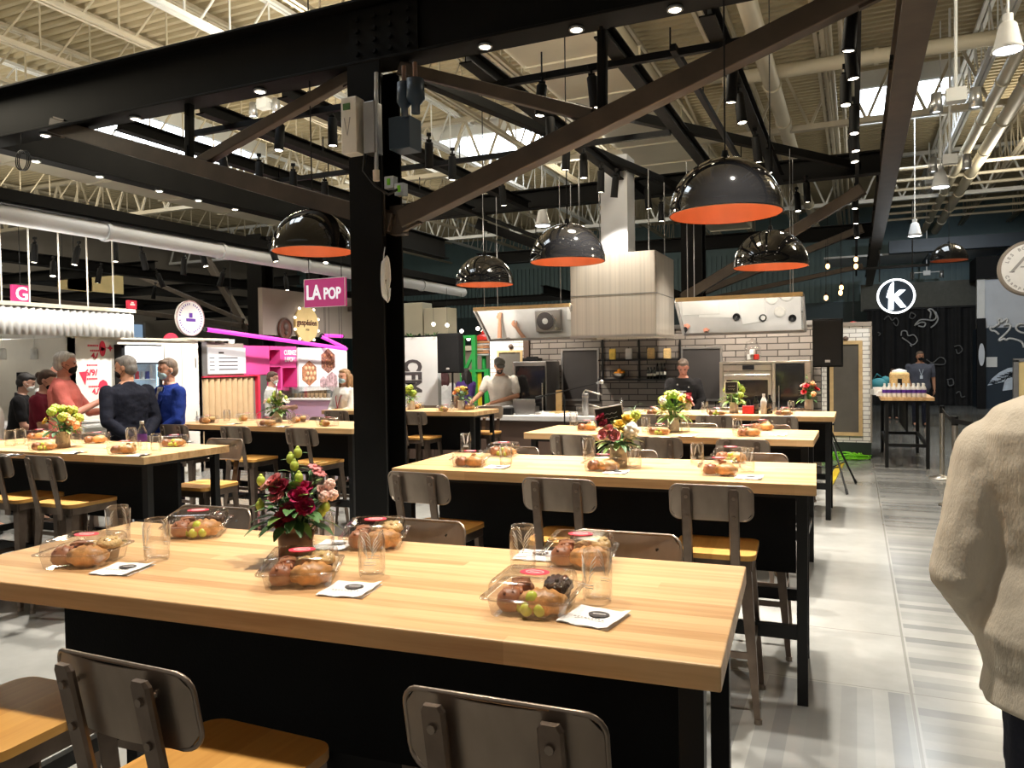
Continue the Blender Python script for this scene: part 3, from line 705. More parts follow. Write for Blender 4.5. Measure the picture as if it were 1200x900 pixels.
# stool: sitter faces +y, back at -y
def rrect(w,d,r,n=5):
    o=[]
    for cx,cy,a0 in ((w/2-r,d/2-r,0),(-w/2+r,d/2-r,90),(-w/2+r,-d/2+r,180),(w/2-r,-d/2+r,270)):
        for i in range(n+1):
            a=radians(a0+90*i/n); o.append((cx+r*cos(a),cy+r*sin(a)))
    return o
def stool_proto():
    r=thing('bar_stool','','bar stool',(0,0,0),0,'metal bar stools with oak seats')
    SZ=.76
    mb=MB(); mb.prism(rrect(.385,.38,.05),SZ-.024,SZ,smooth=True); mb.build('seat',M['oak_seat'],r,local=True,bev=.006)
    mb=MB()
    for a,b in (((-.17,-.17),(.17,-.17)),((-.17,.17),(.17,.17)),((-.17,-.17),(-.17,.17)),((.17,-.17),(.17,.17))):
        mb.bar((*a,SZ-.05),(*b,SZ-.05),.016,.05)
    mb.box((0,0,SZ-.028),(.33,.33,.006)); mb.build('seat_frame',M['gun_dark'],r,local=True,bev=.002,seg=1)
    for sx in (-1,1):
        for sy in (-1,1):
            # tapered folded angle leg
            mb=MB(); t=Vector((sx*.158,sy*.158,SZ-.03)); f=Vector((sx*.20,sy*.20,0.0)); d=f-t
            secs=[]
            for q,w in ((0,.058),(.5,.044),(.96,.026),(1,.026)):
                p=t+d*q; wx=-sx*w; wy=-sy*w; th=.006; e=Vector((sx*.012,sy*.012,0))
                secs.append([p+e+Vector(v) for v in ((0,0,0),(wx,0,0),(wx,-sy*th,0),(-sx*th,-sy*th,0),(-sx*th,wy,0),(0,wy,0))])
            mb.loft(secs,smooth=False)
            lg=mb.build('leg',M['gun_dark'],r,local=True)
            mb=MB(); mb.cyl(f+Vector((0,0,0)),f+Vector((0,0,.022)),.018,n=10); mb.build('foot_cap',M['gun'],lg,local=True)
    for z,nm_ in ((.30,'foot_rest'),):
        k=.158+(.20-.158)*(1-z/(SZ-.03))
        mb=MB(); mb.bar((-k,k,z),(k,k,z),.012,.03); mb.bar((-k,-k,z+.0),(k,-k,z),.012,.03); mb.bar((-k,-k,z+.05),(-k,k,z+.05),.012,.03); mb.bar((k,-k,z+.05),(k,k,z+.05),.012,.03)
        mb.build(nm_,M['gun_dark'],r,local=True)
    # back straps bend up from under the seat
    lean=.075
    def yb(z): return -.195-lean*max(0,(z-.70))/.38
    for sx in (-1,1):
        mb=MB(); x=sx*.105; secs=[]
        for z in (.66,.70,.78,.9,1.0,1.064,1.076):
            w=.0225 if z<1.07 else .015; y=yb(z)-.004
            secs.append([Vector((x-w,y-.005,z)),Vector((x-w*.8,y-.012,z)),Vector((x+w*.8,y-.012,z)),Vector((x+w,y-.005,z)),Vector((x+w,y+.002,z)),Vector((x-w,y+.002,z))])
        mb.loft(secs,smooth=False); st=mb.build('back_strap',M['gun_dark'],r,local=True)
        for z in (.945,1.035): mb=MB(); mb.cyl((x,yb(z)-.022,z),(x,yb(z)-.012,z),.008,.009,n=8); mb.build('screw',M['gun'],st,local=True)
        mb=MB(); mb.cyl((x,yb(1.035)+.006,1.035),(x,yb(1.035)+.020,1.035),.006,n=8); mb.build('screw',M['chrome'],st,local=True)
    # curved backrest sheet with rolled rim
    w=.185; h0=.925; h1=1.085; nx=12
    out=rrect(2*w,h1-h0,.04,5)
    mb=MB(); front=[];back=[]
    def P(x,zz,o): 
        z=(h0+h1)/2+zz; c=(x/w)**2*.030
        return Vector((x,yb(z)+.006+c+o,z))
    # grid via column strips following the rounded outline
    cols=[]
    for i in range(nx+1):
        x=-w+2*w*i/nx; e=abs(x)-(w-.04); hz=(h1-h0)/2-(.04-sqrt(max(0,.04**2-e*e)) if e>0 else 0); cols.append((x,hz))
    vs=[];m=5
    for o in (0,.0035):
        for x,hz in cols:
            for j in range(m): vs.append(P(x,-hz+2*hz*j/(m-1),o))
    N=(nx+1)*m; fs=[]
    for i in range(nx):
        for j in range(m-1):
            a=i*m+j; fs.append((a,a+m,a+m+1,a+1)); fs.append((N+a,N+a+1,N+a+m+1,N+a+m))
    mb.add(vs,fs,0,True)
    rim=[P(x,z,.002) for x,z in out]
    bk=mb.build('backrest',M['gun'],r,local=True)
    mb=MB(); mb.tube(rim,.005,n=7,closed=True); mb.build('rolled_rim',M['gun'],bk,local=True)
    return r
ST=stool_proto(); st_used=False
def stool(p,rz,label):
    global st_used
    if not st_used: st_used=True; ST.location=p; ST.rotation_euler=(0,0,rz); ST['label']=label; return ST
    return dup(ST,p,rz,label)
SHORT={'T1':'nearest table','T2':'second table','T3':'third table','T4':'last table','L1':'left bottle table','L2':'pink stall table','L3':'banner table'}
def near_row(k,us,v0,face=0,jit=()):
    pts=[]
    for i,u in enumerate(us):
        cx,cy,rz,L,D,ph=TAB[k]
        v=(-D/2-v0) if face==0 else (D/2+v0)
        j=jit[i] if i<len(jit) else (0,0)
        p=loc(k,u,v+j[0]); pts.append((p,radians(rz)+(0 if face==0 else pi)+radians(j[1])))
    side='near side' if face==0 else 'far side'
    o=ords(len(pts))
    for w,(p,a) in zip(o,pts): stool(p,a,'brown bar stool with oak seat, %s on the %s of the %s'%(w,side,SHORT[k]))
# distance of the seat centre from the table edge
near_row('T1',(-.68,.03,.785),.06,0,((-.02,-1),(-.07,-4),(-.0,-1)))
near_row('T2',(-.82,-.06,.67),.0,0,((0,-4),(0,1),(0,1)))
near_row('T3',(-.62,.06,.68),.02,0)
near_row('T4',(-.70,-.02,.62),.02,0)
near_row('L1',(-.79,-.02,.52),.02,0,((.0,3),(.0,2),(.0,0)))
near_row('L2',(-.85,-.02,.80),.02,0,((0,3),(0,2),(0,0)))
near_row('L3',(-.72,-.12,.42),.02,0)
near_row('T1',(-.97,-.04,.72),.02,1); near_row('T2',(-.80,.0,.78),.03,1); near_row('T3',(-.7,.1,.72),.03,1); near_row('T4',(-.7,0,.7),.03,1)
near_row('L1',(-.75,0,.85),.03,1); near_row('L2',(-.7,0,.7),.03,1); near_row('L3',(-.75,0,.9),.03,1)
# ------------------------------------------------------------------ food, tumblers, napkins
M['crust']=pm('golden croissant crust',(.58,.27,.075),.42,0,.5,26,.35,60)
M['bun']=pm('brown bun crust',(.33,.115,.04),.4,0,.3,22,.2,60)
M['crumb']=pm('pale cake crumb',(.72,.50,.22),.7,0,.2,40,.3)
M['choc']=pm('dark chocolate muffin',(.07,.035,.02),.7,0,.4,40,.5)
M['cup_paper']=pm('brown muffin paper',(.10,.05,.03),.7,0,.2,20)
M['grape']=pm('green grape',(.50,.55,.06),.2,0,.15,20,coat=.3)
M['leaf']=pm('green leaf',(.055,.14,.035),.5,0,.4,14)
M['leaf_pale']=pm('pale green leaf',(.22,.36,.08),.5,0,.3,14)
M['bud_green']=pm('lime green bud',(.42,.52,.07),.5,0,.2,20)
M['rose_dark']=pm('burgundy petal',(.24,.008,.03),.55,0,.3,16)
M['rose_pink']=pm('hot pink petal',(.52,.012,.10),.55,0,.3,16)
M['rose_dusty']=pm('dusty pink petal',(.62,.20,.20),.55,0,.25,16)
M['rose_pale']=pm('pale blush petal',(.80,.52,.44),.6,0,.15,16)
M['rose_red']=pm('red petal',(.55,.02,.03),.55,0,.25,16)
M['fl_yellow']=pm('yellow petal',(.80,.56,.10),.6,0,.2,16)
M['fl_white']=pm('cream petal',(.80,.76,.62),.6,0,.1,16)
M['fl_orange']=pm('peach petal',(.80,.36,.16),.6,0,.2,16)
M['chalk']=pm('chalkboard',(.018,.018,.018),.8,0,.2,8)
M['chalk_white']=pm('white chalk',(.72,.72,.70),.9,0,.1,30)
def box_proto():
    r=thing('takeout_box','','food box',(0,0,0),0,'clear pastry boxes')
    def sec(w,d,z,c=.02): return [Vector((x,y,z)) for x,y in rrect(w,d,c,3)]
    mb=MB(); mb.loft([sec(.162,.162,.001),sec(.168,.168,.004),sec(.182,.182,.042)],caps=False); mb.add(sec(.162,.162,.001),[tuple(range(16))[::-1]])
    # ribs of the tray
    mb.build('tray',M['plastic'],r,local=True)
    mb=MB(); a=sec(.182,.182,.043); b=sec(.212,.212,.044,.026); b2=sec(.212,.212,.047,.026)
    mb.loft([a,b,b2,sec(.182,.182,.047)],caps=False); mb.build('flange',M['plastic'],r,local=True)
    mb=MB(); mb.loft([sec(.182,.182,.047),sec(.176,.176,.074),sec(.166,.166,.082),sec(.13,.13,.0845)],caps=False); mb.add(sec(.13,.13,.0845),[tuple(range(16))]); lid=mb.build('lid',M['plastic'],r,local=True)
    mb=MB(); mb.lathe((.0,.01,.0858),[(0,.0008),(.036,.0008),(.036,0),(0,0)],n=26,sy=.72,smooth=False); stk=mb.build('sticker',M['red_label'],r,local=True); stk['label']='red oval paper sticker'
    mb=MB(); mb.tube([Vector((.022*cos(t),.01+.012*sin(t),.0868)) for t in [i*2*pi/14 for i in range(15)]],.0012,n=4); mb.bar((-.012,.012,.0868),(.012,.006,.0868),.003,.0006); mb.build('sticker_print',M['chalk_white'],stk,local=True)
    return r
BOXP=box_proto(); bx_used=False
def tb(p,rz,label):
    global bx_used
    if not bx_used: bx_used=True; BOXP.location=p; BOXP.rotation_euler=(0,0,rz); BOXP['label']=label; return BOXP
    return dup(BOXP,p,rz,label)
# pastries (single meshes with shared data)
def croissant():
    mb=MB(); secs=[]; n=11
    for i in range(n+1):
        t=-1+2*i/n; a=t*1.15; c=Vector((.056*sin(a),.036*cos(a)-.028,.026)); tg=Vector((cos(a),-sin(a),0)); nr=Vector((sin(a),cos(a),0))
        rr=.027*(1-abs(t)**2.2)+.006; rr*=1.0+.24*(i%2)
        secs.append([c+nr*(rr*cos(q))+Vector((0,0,rr*.85*sin(q))) for q in [2*pi*k/10 for k in range(10)]])
    mb.loft(secs); return mb
def bun():
    mb=MB(); prof=[(0,0),(.027,.002),(.035,.016),(.032,.036),(.020,.050),(0,.054)]; mb.lathe((0,0,0),prof,n=18,sx=1.06); 
    for k in range(3): mb.tube([Vector((-.02+.02*k,-.022,.045)),Vector((-.018+.02*k,0,.054-.005*abs(k-1))),Vector((-.016+.02*k,.022,.045))],.004,n=6)
    return mb
def muffin(cm):
    r=thing('muffin','','muffin',(0,0,0),0,'muffins in the boxes')
    mb=MB(); n=22; vs=[]; 
    prof=[(0,0),(.024,0),(.031,.034)]
    mb.lathe((0,0,0),prof,n=24); mb.build('paper_case',M['cup_paper'],r,local=True)
    mb=MB(); mb.lathe((0,0,.029),[(.030,.004),(.037,.010),(.034,.024),(.019,.034),(0,.037)],n=18)
    for k in range(7): a=k*2.4; mb.ell((.022*cos(a),.022*sin(a),.060),(.006,.006,.005),n=6,m=4)
    mb.build('crown',M[cm],r,local=True); return r
def grapes():
    r=thing('grape_cluster','','grapes',(0,0,0),0,'green grapes in the boxes')
    for x,y,z in ((0,0,.016),(.030,.003,.016),(.014,.026,.016),(-.018,.022,.015),(.010,.010,.040)):
        mb=MB(); mb.ell((x,y,z),(.0155,.0155,.0165),n=12,m=8); mb.build('grape',M['grape'],r,local=True)
    return r
FOOD={}
FOOD['croissant']=tag(croissant().build('croissant',M['crust'],None,(0,0,0)),None,'croissant','croissants in the boxes')
FOOD['bun']=tag(bun().build('bread_roll',M['bun'],None,(0,0,0)),None,'bread roll','rolls in the boxes')
FOOD['loaf']=tag(bun().build('cake_slice',M['crumb'],None,(0,0,0)),None,'cake','cakes in the boxes')
FOOD['muffin']=muffin('crumb'); FOOD['choc']=muffin('choc'); FOOD['grapes']=grapes()
FU=set()
FN={'croissant':'golden croissant','bun':'brown bread roll','loaf':'pale yellow cake','muffin':'muffin in brown paper','choc':'dark chocolate muffin','grapes':'small cluster of green grapes'}
def food(k,p,rz,where,extra=''):
    lab=(extra+' '+FN[k]+' in '+where).strip()
    o=FOOD[k]
    if k not in FU: FU.add(k); o.location=p; o.rotation_euler=(0,0,rz); o['label']=lab; return o
    return dup(o,p,rz,lab)
def glass_proto():
    r=thing('drinking_glass','','glass',(0,0,0),0,'printed tumblers')
    mb=MB(); o=[(0,0),(.030,0),(.034,.003),(.0365,.012),(.0375,.06),(.0372,.100),(.034,.116),(.0325,.126)]; i=[(.0312,.1255),(.0328,.115),(.0358,.099),(.036,.06),(.035,.016),(.031,.010),(0,.009)]
    mb.lathe((0,0,0),o+i,n=30); mb.build('tumbler',M['glass'],r,local=True)
    mb=MB(); mb.tube([Vector((.032*cos(t),.032*sin(t),.126)) for t in [2*pi*k/28 for k in range(28)]],.0011,n=5,closed=True)
    mb.build('rim',M['glass'],r,local=True)
    R=.0380
    for base in (-pi/2,pi/2):
        mb=MB()
        for s in (-1,1):
            for k in range(4):
                pts=[]
                for q in range(5):
                    u=q/4; a=base+s*(.10+.10*k*.4+u*.42); z=.052+.012*k+.03*u**.6
                    pts.append(Vector((R*cos(a),R*sin(a),z)))
                mb.tube(pts,[.0003,.0011,.0013,.0009,.0003],n=4)
        for zz in (.040,.047): mb.tube([Vector((R*cos(base+t),R*sin(base+t),zz)) for t in [-.45+.09*k for k in range(11)]],.0009,n=4)
        mb.build('wheat_print',M['etch'],r,local=True)
    return r
GP=glass_proto(); g_used=False
def gl(p,rz,label):
    global g_used
    if not g_used: g_used=True; GP.location=p; GP.rotation_euler=(0,0,rz); GP['label']=label; return GP
    return dup(GP,p,rz,label)
def nap_proto():
    r=thing('paper_napkin','','napkin',(0,0,0),0,'printed paper napkins')
    mb=MB(); n=10; w=.128; vs=[];
    for lay,zo in ((0,.0015),(1,.0045)):
        for i in range(n+1):
            for j in range(n+1):
                x=-w/2+w*i/n; y=-w/2+w*j/n; vs.append(Vector((x,y+.002*sin(i),zo+.0012*sin(i*1.3+j*.8)+(.003*max(0,(i-8)) if lay else 0))))
    N=(n+1)**2
    for lay in (0,1):
        mb2=[(lay*N+i*(n+1)+j,lay*N+(i+1)*(n+1)+j,lay*N+(i+1)*(n+1)+j+1,lay*N+i*(n+1)+j+1) for i in range(n) for j in range(n)]
        if lay==0: mb.add(vs,mb2,0,True)
        else: mb.add(vs,mb2,0,True)
    sh=mb.build('sheet',M['paper'],r,local=True)
    mb=MB(); mb.lathe((.006,.014,.0072),[(0,.0005),(.025,.0005),(.025,0),(0,0)],n=24,sy=.8,smooth=False); mb.build('emblem',M['ink'],r,local=True)
    mb=MB(); mb.bar((-.008,.012,.0079),(.022,.017,.0079),.004,.0006)
    mb.build('emblem_detail',M['paper'],r,local=True)
    mb=MB()
    for k in range(9): mb.box((-.036+.0085*k,-.022,.0078),(.005,.006,.0006))
    mb.build('lettering',M['greyink'],r,local=True)
    return r
NP=nap_proto(); n_used=False
def nap(p,rz,label):
    global n_used
    if not n_used: n_used=True; NP.location=p; NP.rotation_euler=(0,0,rz); NP['label']=label; return NP
    return dup(NP,p,rz,label)
def rows(fn,k,pix,desc,rot=None,z=TZ):
    """pix sorted from left: fn(point, rz, label)"""
    out=[]; pix=sorted(pix); o=ords(len(pix))
    for i,q in enumerate(pix):
        p=gz(q[0],q[1],z); rz=radians(q[2]) if len(q)>2 else random.uniform(-.5,.5)
        ph=TAB[k][5]
        out.append((fn(p,rz,'%s, %s on the %s'%(desc,o[i],SHORT[k])),p,rz,o[i]))
    return out
def boxes(k,pix,full=False):
    for i,(o,p,rz,w) in enumerate(rows(tb,k,pix,'clear clamshell box of pastries')):
        where='the %s box on the %s'%(w,SHORT[k])
        def at(x,y): return Vector((p.x+x*cos(rz)-y*sin(rz),p.y+x*sin(rz)+y*cos(rz),TZ+.005))
        pat=i%3
        if full:
            food('bun',at(-.045,-.030),rz+.4,where,'front'); food('croissant',at(.030,-.030),rz+pi+.2,where)
            food('bun',at(-.044,.042),rz+1.9,where,'rear')
            if pat!=1: food('muffin',at(.048,.046),rz,where); food('loaf',at(.006,.036),rz+1.2,where)
            else: food('grapes',at(.002,-.068),rz,where); food('choc',at(.048,.046),rz,where)
        else:
            food('bun',at(-.045,-.028),rz+.5,where); food('croissant',at(.034,-.034),rz+pi,where)
            if pat==0: food('muffin',at(.03,.035),rz,where)
            elif pat==1: food('grapes',at(-.003,-.070),rz,where)
            else: food('loaf',at(.02,.035),rz+.4,where)
boxes('T1',[(100,660,20),(232,627,32),(354,682,30),(440,640,25),(626,714,6),(680,661,10)],True)
boxes('T2',[(551,546,15),(590,534,10),(707,551,5),(843,556,8),(856,541,3)])
boxes('T3',[(688,504),(773,509),(875,511),(893,504)]); boxes('T4',[(766,486),(840,487),(919,487)])
boxes('L1',[(46,515,30),(53,527,35),(113,519,35),(146,531,30),(204,523,35)]); boxes('L2',[(243,496),(289,493),(315,499),(350,495),(384,499)]); boxes('L3',[(522,482),(550,480),(487,479)])
gd='clear printed tumbler glass'
rows(gl,'T1',[(139,637),(184,656),(378,648),(436,675),(613,668),(700,704)],gd)
rows(gl,'T2',[(546,530),(593,545),(690,538),(744,549),(817,545),(876,553)],gd); rows(gl,'T3',[(672,499),(757,507),(803,506),(864,509)],gd); rows(gl,'T4',[(905,485),(927,483),(826,484)],gd)
rows(gl,'L1',[(12,523),(24,521),(90,519),(154,520),(183,529)],gd); rows(gl,'L2',[(266,494),(342,497)],gd); rows(gl,'L3',[(531,481),(551,479)],gd)
nd='white paper napkin with grey emblem'
rows(nap,'T1',[(144,668,14),(410,692,10),(696,725,-8),(393,640,10),(630,652,8)],nd); rows(nap,'T2',[(583,548,5),(722,554,5),(878,560,0)],nd); rows(nap,'T3',[(806,511),(912,510)],nd)
rows(nap,'L1',[(88,531,10),(163,534,10),(12,534,10),(215,519,10)],nd); rows(nap,'L2',[(275,497),(333,500)],nd)
# ------------------------------------------------------------------ vases and bouquets
def vase(p,prof,mat,label,kind='vase',handle=False):
    r=thing(kind,label,'vase',p)
    mb=MB(); mb.lathe(p,prof,n=28); mb.build('body',M[mat],r)
    mx=max(q[0] for q in prof); zt=max(q[1] for q in prof); rt=[q[0] for q in prof if q[1]==zt][0]
    mb=MB(); mb.tube([Vector(p)+Vector((rt*cos(t),rt*sin(t),zt)) for t in [2*pi*k/24 for k in range(24)]],.0035,n=6,closed=True); mb.build('lip',M[mat],r)
    if handle:
        q=Vector(p)
        for sg in (-1,1): mb=MB(); mb.tube([q+Vector((sg*(rt+.002),0,zt-.012)),q+Vector((sg*(rt+.02),0,zt-.018)),q+Vector((sg*(mx+.006),0,zt-.045))],.006,n=7); mb.build('handle',M[mat],r)
    return Vector(p)+Vector((0,0,zt))
def petal_rose(mb,c,d,R,mi=0):
    d=Vector(d).normalized(); e=d.orthogonal().normalized(); g=d.cross(e)
    for ring,(n,op,ln,off) in enumerate(((3,.15,.62,.0),(5,.45,.8,.3),(6,.85,.95,.7))):
        for k in range(n):
            a=2*pi*k/n+off; u=e*cos(a)+g*sin(a); w=d.cross(u)
            vs=[]
            for i in range(4):
                t=i/3
                for j in range(4):
                    s_=(j-1.5)/1.5; wd=R*(.35+.75*sin(pi*min(t*.8+.12,1)))*(.75 if ring else .6)
                    rad=R*(.12+op*.95*t**1.1); up=R*ln*(t-.28*op*t*t*(1.6 if ring==2 else 1)); cur=-s_*s_*R*.22
                    vs.append(c+u*(rad+cur)+w*(s_*wd)+d*(up-.35*R))
            mb.add(vs,[(i*4+j,i*4+j+1,i*4+j+5,i*4+j+4) for i in range(3) for j in range(3)],mi,True)
def leaf(mb,c,d,up,L,Wd,mi=0):
    d=Vector(d).normalized(); s_=d.cross(Vector(up)).normalized(); n=s_.cross(d); vs=[]
    for i in range(6):
        t=i/5; w=Wd*sin(pi*min(1,t*.92+.05))**.8*(1-.25*t); dr=-L*.35*t*t
        for j in (-1,0,1): vs.append(c+d*(L*t)+n*dr*.6+s_*(j*w)+n*(abs(j)*w*.25)+Vector((0,0,dr*.5)))
    mb.add(vs,[(i*3+j,i*3+j+1,i*3+j+4,i*3+j+3) for i in range(5) for j in range(2)],mi,True)
def bouquet(p,R,Hh,flowers,label,leaves=26,leafmat='leaf',seed=1,spikes=(),leafL=None):
    rd=random.Random(seed); p=Vector(p); r=thing('bouquet',label,'flowers',p)
    st=MB(); lv=MB(); lp=MB()
    for (kind,mat,size,pos) in flowers:
        if isinstance(pos,int):
            pl=[]
            for _ in range(pos):
                a=rd.uniform(0,2*pi); e=rd.uniform(.1,1.25); pl.append(Vector((R*cos(a)*cos(e),R*sin(a)*cos(e),Hh*(.25+.75*sin(e)))))
        else: pl=[Vector(q) for q in pos]
        for q in pl:
            c=p+q; d=Vector((q.x,q.y,q.z*.8)).normalized()
            if abs(q.x)+abs(q.y)>.03: d=(d+Vector((0,-.25,.1))).normalized()
            mb=MB()
            if kind=='rose': petal_rose(mb,c,d,size); mb.build('rose',M[mat],r)
            elif kind=='bud': mb.ell(c,(size,size,size*1.25)); mb.ell(c+Vector((0,0,size)),(size*.5,size*.5,size*.7),n=8,m=5); mb.build('bud',M[mat],r)
            elif kind=='pom':
                for k in range(16):
                    a=k*2.4; z=1-2*(k+.5)/16; rr=sqrt(max(0,1-z*z)); v=Vector((rr*cos(a),rr*sin(a),z))*size*.65; mb.ell(c+v,size*.48,n=7,m=5)
                mb.build('blossom',M[mat],r)
            elif kind=='daisy':
                e=d.orthogonal().normalized(); g=d.cross(e)
                for k in range(8):
                    a=2*pi*k/8; u=e*cos(a)+g*sin(a); mb.ell(c+u*size*.6,(size*.45,size*.3,size*.12),n=7,m=4,R=facing((0,0,0),u,d.cross(u)).to_3x3())
                mb.ell(c+d*size*.1,size*.3,n=8,m=5); mb.build('blossom',M[mat],r)
            st.tube([p+Vector((q.x*.12,q.y*.12,-.07)),p+Vector((q.x*.3,q.y*.3,q.z*.4)),c-d*size*.4],.0022,n=5)
    for i in range(leaves):
        a=rd.uniform(0,2*pi); e=rd.uniform(-.25,1.2); q=Vector((R*cos(a)*cos(e),R*sin(a)*cos(e),Hh*max(.02,.15+.7*sin(e))))*rd.uniform(.35,.8)
        d=Vector((cos(a)*cos(e),sin(a)*cos(e),sin(e)*.9)); (lv if rd.random()<.7 else lp).__class__
        leaf(lv if rd.random()<.68 else lp,p+q,d,(0,0,1) if abs(d.z)<.9 else (0,1,0),(leafL or R*.75)*rd.uniform(.7,1.2),(leafL or R*.75)*rd.uniform(.18,.3))
        st.tube([p+Vector((q.x*.1,q.y*.1,-.06)),p+q],.0016,n=4)
    for (q,L) in spikes:
        q=Vector(q); st.tube([p+Vector((0,0,-.05)),p+q*.5,p+q],.002,n=5)
        for k in range(7):
            f=.45+.55*k/6; a=k*2.1; leaf(lv,p+q*f,(cos(a),sin(a),.7),(0,0,1),L,L*.16)
    st.build('stems',M['leaf'],r); lv.build('leaves',M[leafmat],r)
    if lp.v: lp.build('leaves',M['leaf_pale'],r)
    return r
JAR=[(0,0),(.046,0),(.050,.004),(.051,.07),(.049,.080),(.041,.088),(.040,.094),(.045,.102),(.046,.112),(.040,.112),(.036,.09),(0,.085)]
PIT=[(0,0),(.045,0),(.049,.006),(.051,.04),(.047,.085),(.044,.10),(.048,.118),(.043,.118),(.040,.095),(0,.09)]
p=gz(347,657,TZ); t=vase(p,JAR,'clay','brown glazed jar holding pink and burgundy roses on the nearest table',handle=True)
# camera-right direction for laying the near bouquet out
RT=Vector((.914,.406,0)); BK=Vector((-.406,.914,0))
def cr(x,z,b=-.03): return RT*x+BK*b+Vector((0,0,z))
bouquet(t,.10,.17,[('rose','rose_dusty',.030,[cr(-.052,.135,-.03),cr(-.035,.095,-.06)]),('rose','rose_pink',.034,[cr(.026,.092,-.055),cr(.045,.060,-.06),cr(.03,.11,-.02)]),
   ('rose','rose_dark',.036,[cr(-.022,.020,-.05),cr(-.03,.115,-.045),cr(.0,.045,-.06)]),('rose','rose_pale',.024,[cr(.088,.10,-.02),cr(-.085,.118,-.01)]),
   ('pom','rose_pale',.017,[cr(.108,.118,-.01),cr(.118,.088,-.02),cr(.095,.085,-.03)]),('bud','bud_green',.013,[cr(-.01,.195,0),cr(.012,.212,0),cr(.004,.175,-.01),cr(.022,.142,-.03),cr(.10,.055,-.03),cr(.085,.038,-.02),cr(-.10,.13,0),cr(-.098,.06,-.02)]),
   ('daisy','rose_dusty',.024,[cr(.075,.152,0),cr(.06,.168,.01)])],'near bouquet of burgundy and pink roses with green buds in the brown jar',90,seed=3,spikes=[(cr(.0,.20,.02),.05),(cr(.05,.17,.03),.05),(cr(-.02,.16,.05),.05)],leafL=.07)
# second table: cream jar with yellow and pink flowers and chalk card
def chalk_card(p,w,h,label,ang=0,tilt=0,frame='white'):
    r=thing('chalk_sign',label,'sign',p); p=Vector(p)
    A=T(*p)@RZ(ang)@RY(tilt)
    mb=MB(); mb.bx(-w/2,w/2,-.004,.004,.06,.06+h,0,A); mb.build('board',M['chalk'],r)
    mb=MB(); f=.006
    for a in ((-w/2-f,w/2+f,.06-f,.06),(-w/2-f,w/2+f,.06+h,.06+h+f),(-w/2-f,-w/2,.06,.06+h),(w/2,w/2+f,.06,.06+h)): mb.bx(a[0],a[1],-.006,.006,a[2],a[3],0,A)
    mb.build('frame',M[frame],r)
    mb=MB(); mb.cyl(A@Vector((0,0,-.05)),A@Vector((0,0,.06)),.003,n=6); mb.build('stick',M[frame],r)
    mb=MB()
    for k in range(2): mb.tube([A@Vector((-w*.3+w*.6*i/9,-.0052,.06+h*(.62-.26*k)+.004*sin(i*2.3+k))) for i in range(10)],.0011,n=4)
    mb.build('chalk_lettering',M['chalk_white'],r)
p=gz(725,547,TZ); t=vase(p,PIT,'clay_pale','cream stoneware jar on the second table under the chalk card')
bouquet(t,.10,.17,[('rose','rose_dusty',.040,[cr(-.09,.07,-.05),cr(-.03,.06,-.07),cr(-.06,.09,-.04)]),('pom','fl_white',.045,[cr(.06,.09,-.05)]),('rose','fl_yellow',.042,[cr(.0,.12,-.04),cr(.05,.15,-.02),cr(.02,.10,-.05)]),('rose','rose_dark',.034,[cr(-.10,.16,0),cr(-.085,.125,-.02)]),('pom','bud_green',.026,[cr(.10,.17,0),cr(.085,.15,.02)])],
   'bouquet of yellow, cream and dusty pink flowers in the cream jar',46,seed=5,spikes=[(cr(.10,.22,.02),.05),(cr(.12,.18,0),.05)])
chalk_card(t+RT*(-.03)+Vector((0,0,.06))+BK*.02,.15,.095,'small black chalk card in the bouquet of the second table',.4,-.16)
p=gz(789,506,TZ); t=vase(p,PIT,'pot_white','white jar holding the lush green and cream bouquet on the third table')
bouquet(t,.13,.20,[('pom','fl_white',.03,5),('pom','bud_green',.035,8),('rose','fl_yellow',.035,5),('rose','rose_dusty',.04,[cr(.12,.16,-.05),cr(.14,.12,-.03)]),('daisy','fl_orange',.03,3)],'large green, cream and yellow bouquet on the third table in front of the chef',70,'leaf_pale',seed=8,leafL=.09)
p=gz(860,484,TZ); t=vase(p,PIT,'pot_white','white jar with leafy greens and card on the last table')
bouquet(t,.11,.22,[('pom','bud_green',.03,6)],'leafy light green bunch in the white jar on the last table',60,'leaf_pale',seed=9,leafL=.10,spikes=[((.05,0,.25),.08),((-.05,.02,.22),.08)])
chalk_card(t+RT*(-.05)+Vector((0,0,.05))-BK*.08,.13,.12,'small chalk card standing in the leafy greens on the last table',.4)
p=gz(948,480,TZ); t=vase(p,PIT,'clay_pale','stone coloured jar with red flowers at the right end of the last table')
bouquet(t,.10,.20,[('rose','rose_red',.04,5),('rose','rose_pale',.04,5),('pom','fl_orange',.03,3)],'red and pale pink bouquet at the right end of the last table',40,seed=12,leafL=.08,spikes=[((-.02,0,.30),.07)])
p=gz(74,524,TZ); t=vase(p,PIT,'clay_pale','cream jug with flowers on the left bottle table',handle=True)
bouquet(t,.12,.19,[('pom','bud_green',.034,8),('pom','fl_orange',.035,[cr(.09,.08,-.05),cr(.06,.11,-.06),cr(.11,.05,-.03)]),('rose','fl_yellow',.035,4)],'green and peach bouquet on the left bottle table in front of the salmon shirt',56,seed=14,leafL=.09)
p=gz(325,495,TZ); t=vase(p,PIT,'pot_white','white jar with lilies on the table before the pink stall')
bouquet(t,.13,.20,[('daisy','fl_white',.045,6),('bud','bud_green',.02,5),('daisy','rose_pale',.04,3)],'white lily bouquet on the table before the pink stall',46,seed=16,leafL=.11)
chalk_card(t+Vector((0,0,.08)),.12,.14,'small chalk card among the white lilies',-.9,.15)
p=gz(541,480,TZ); t=vase(p,PIT,'pot_white','small white jar on the far table beside the banner')
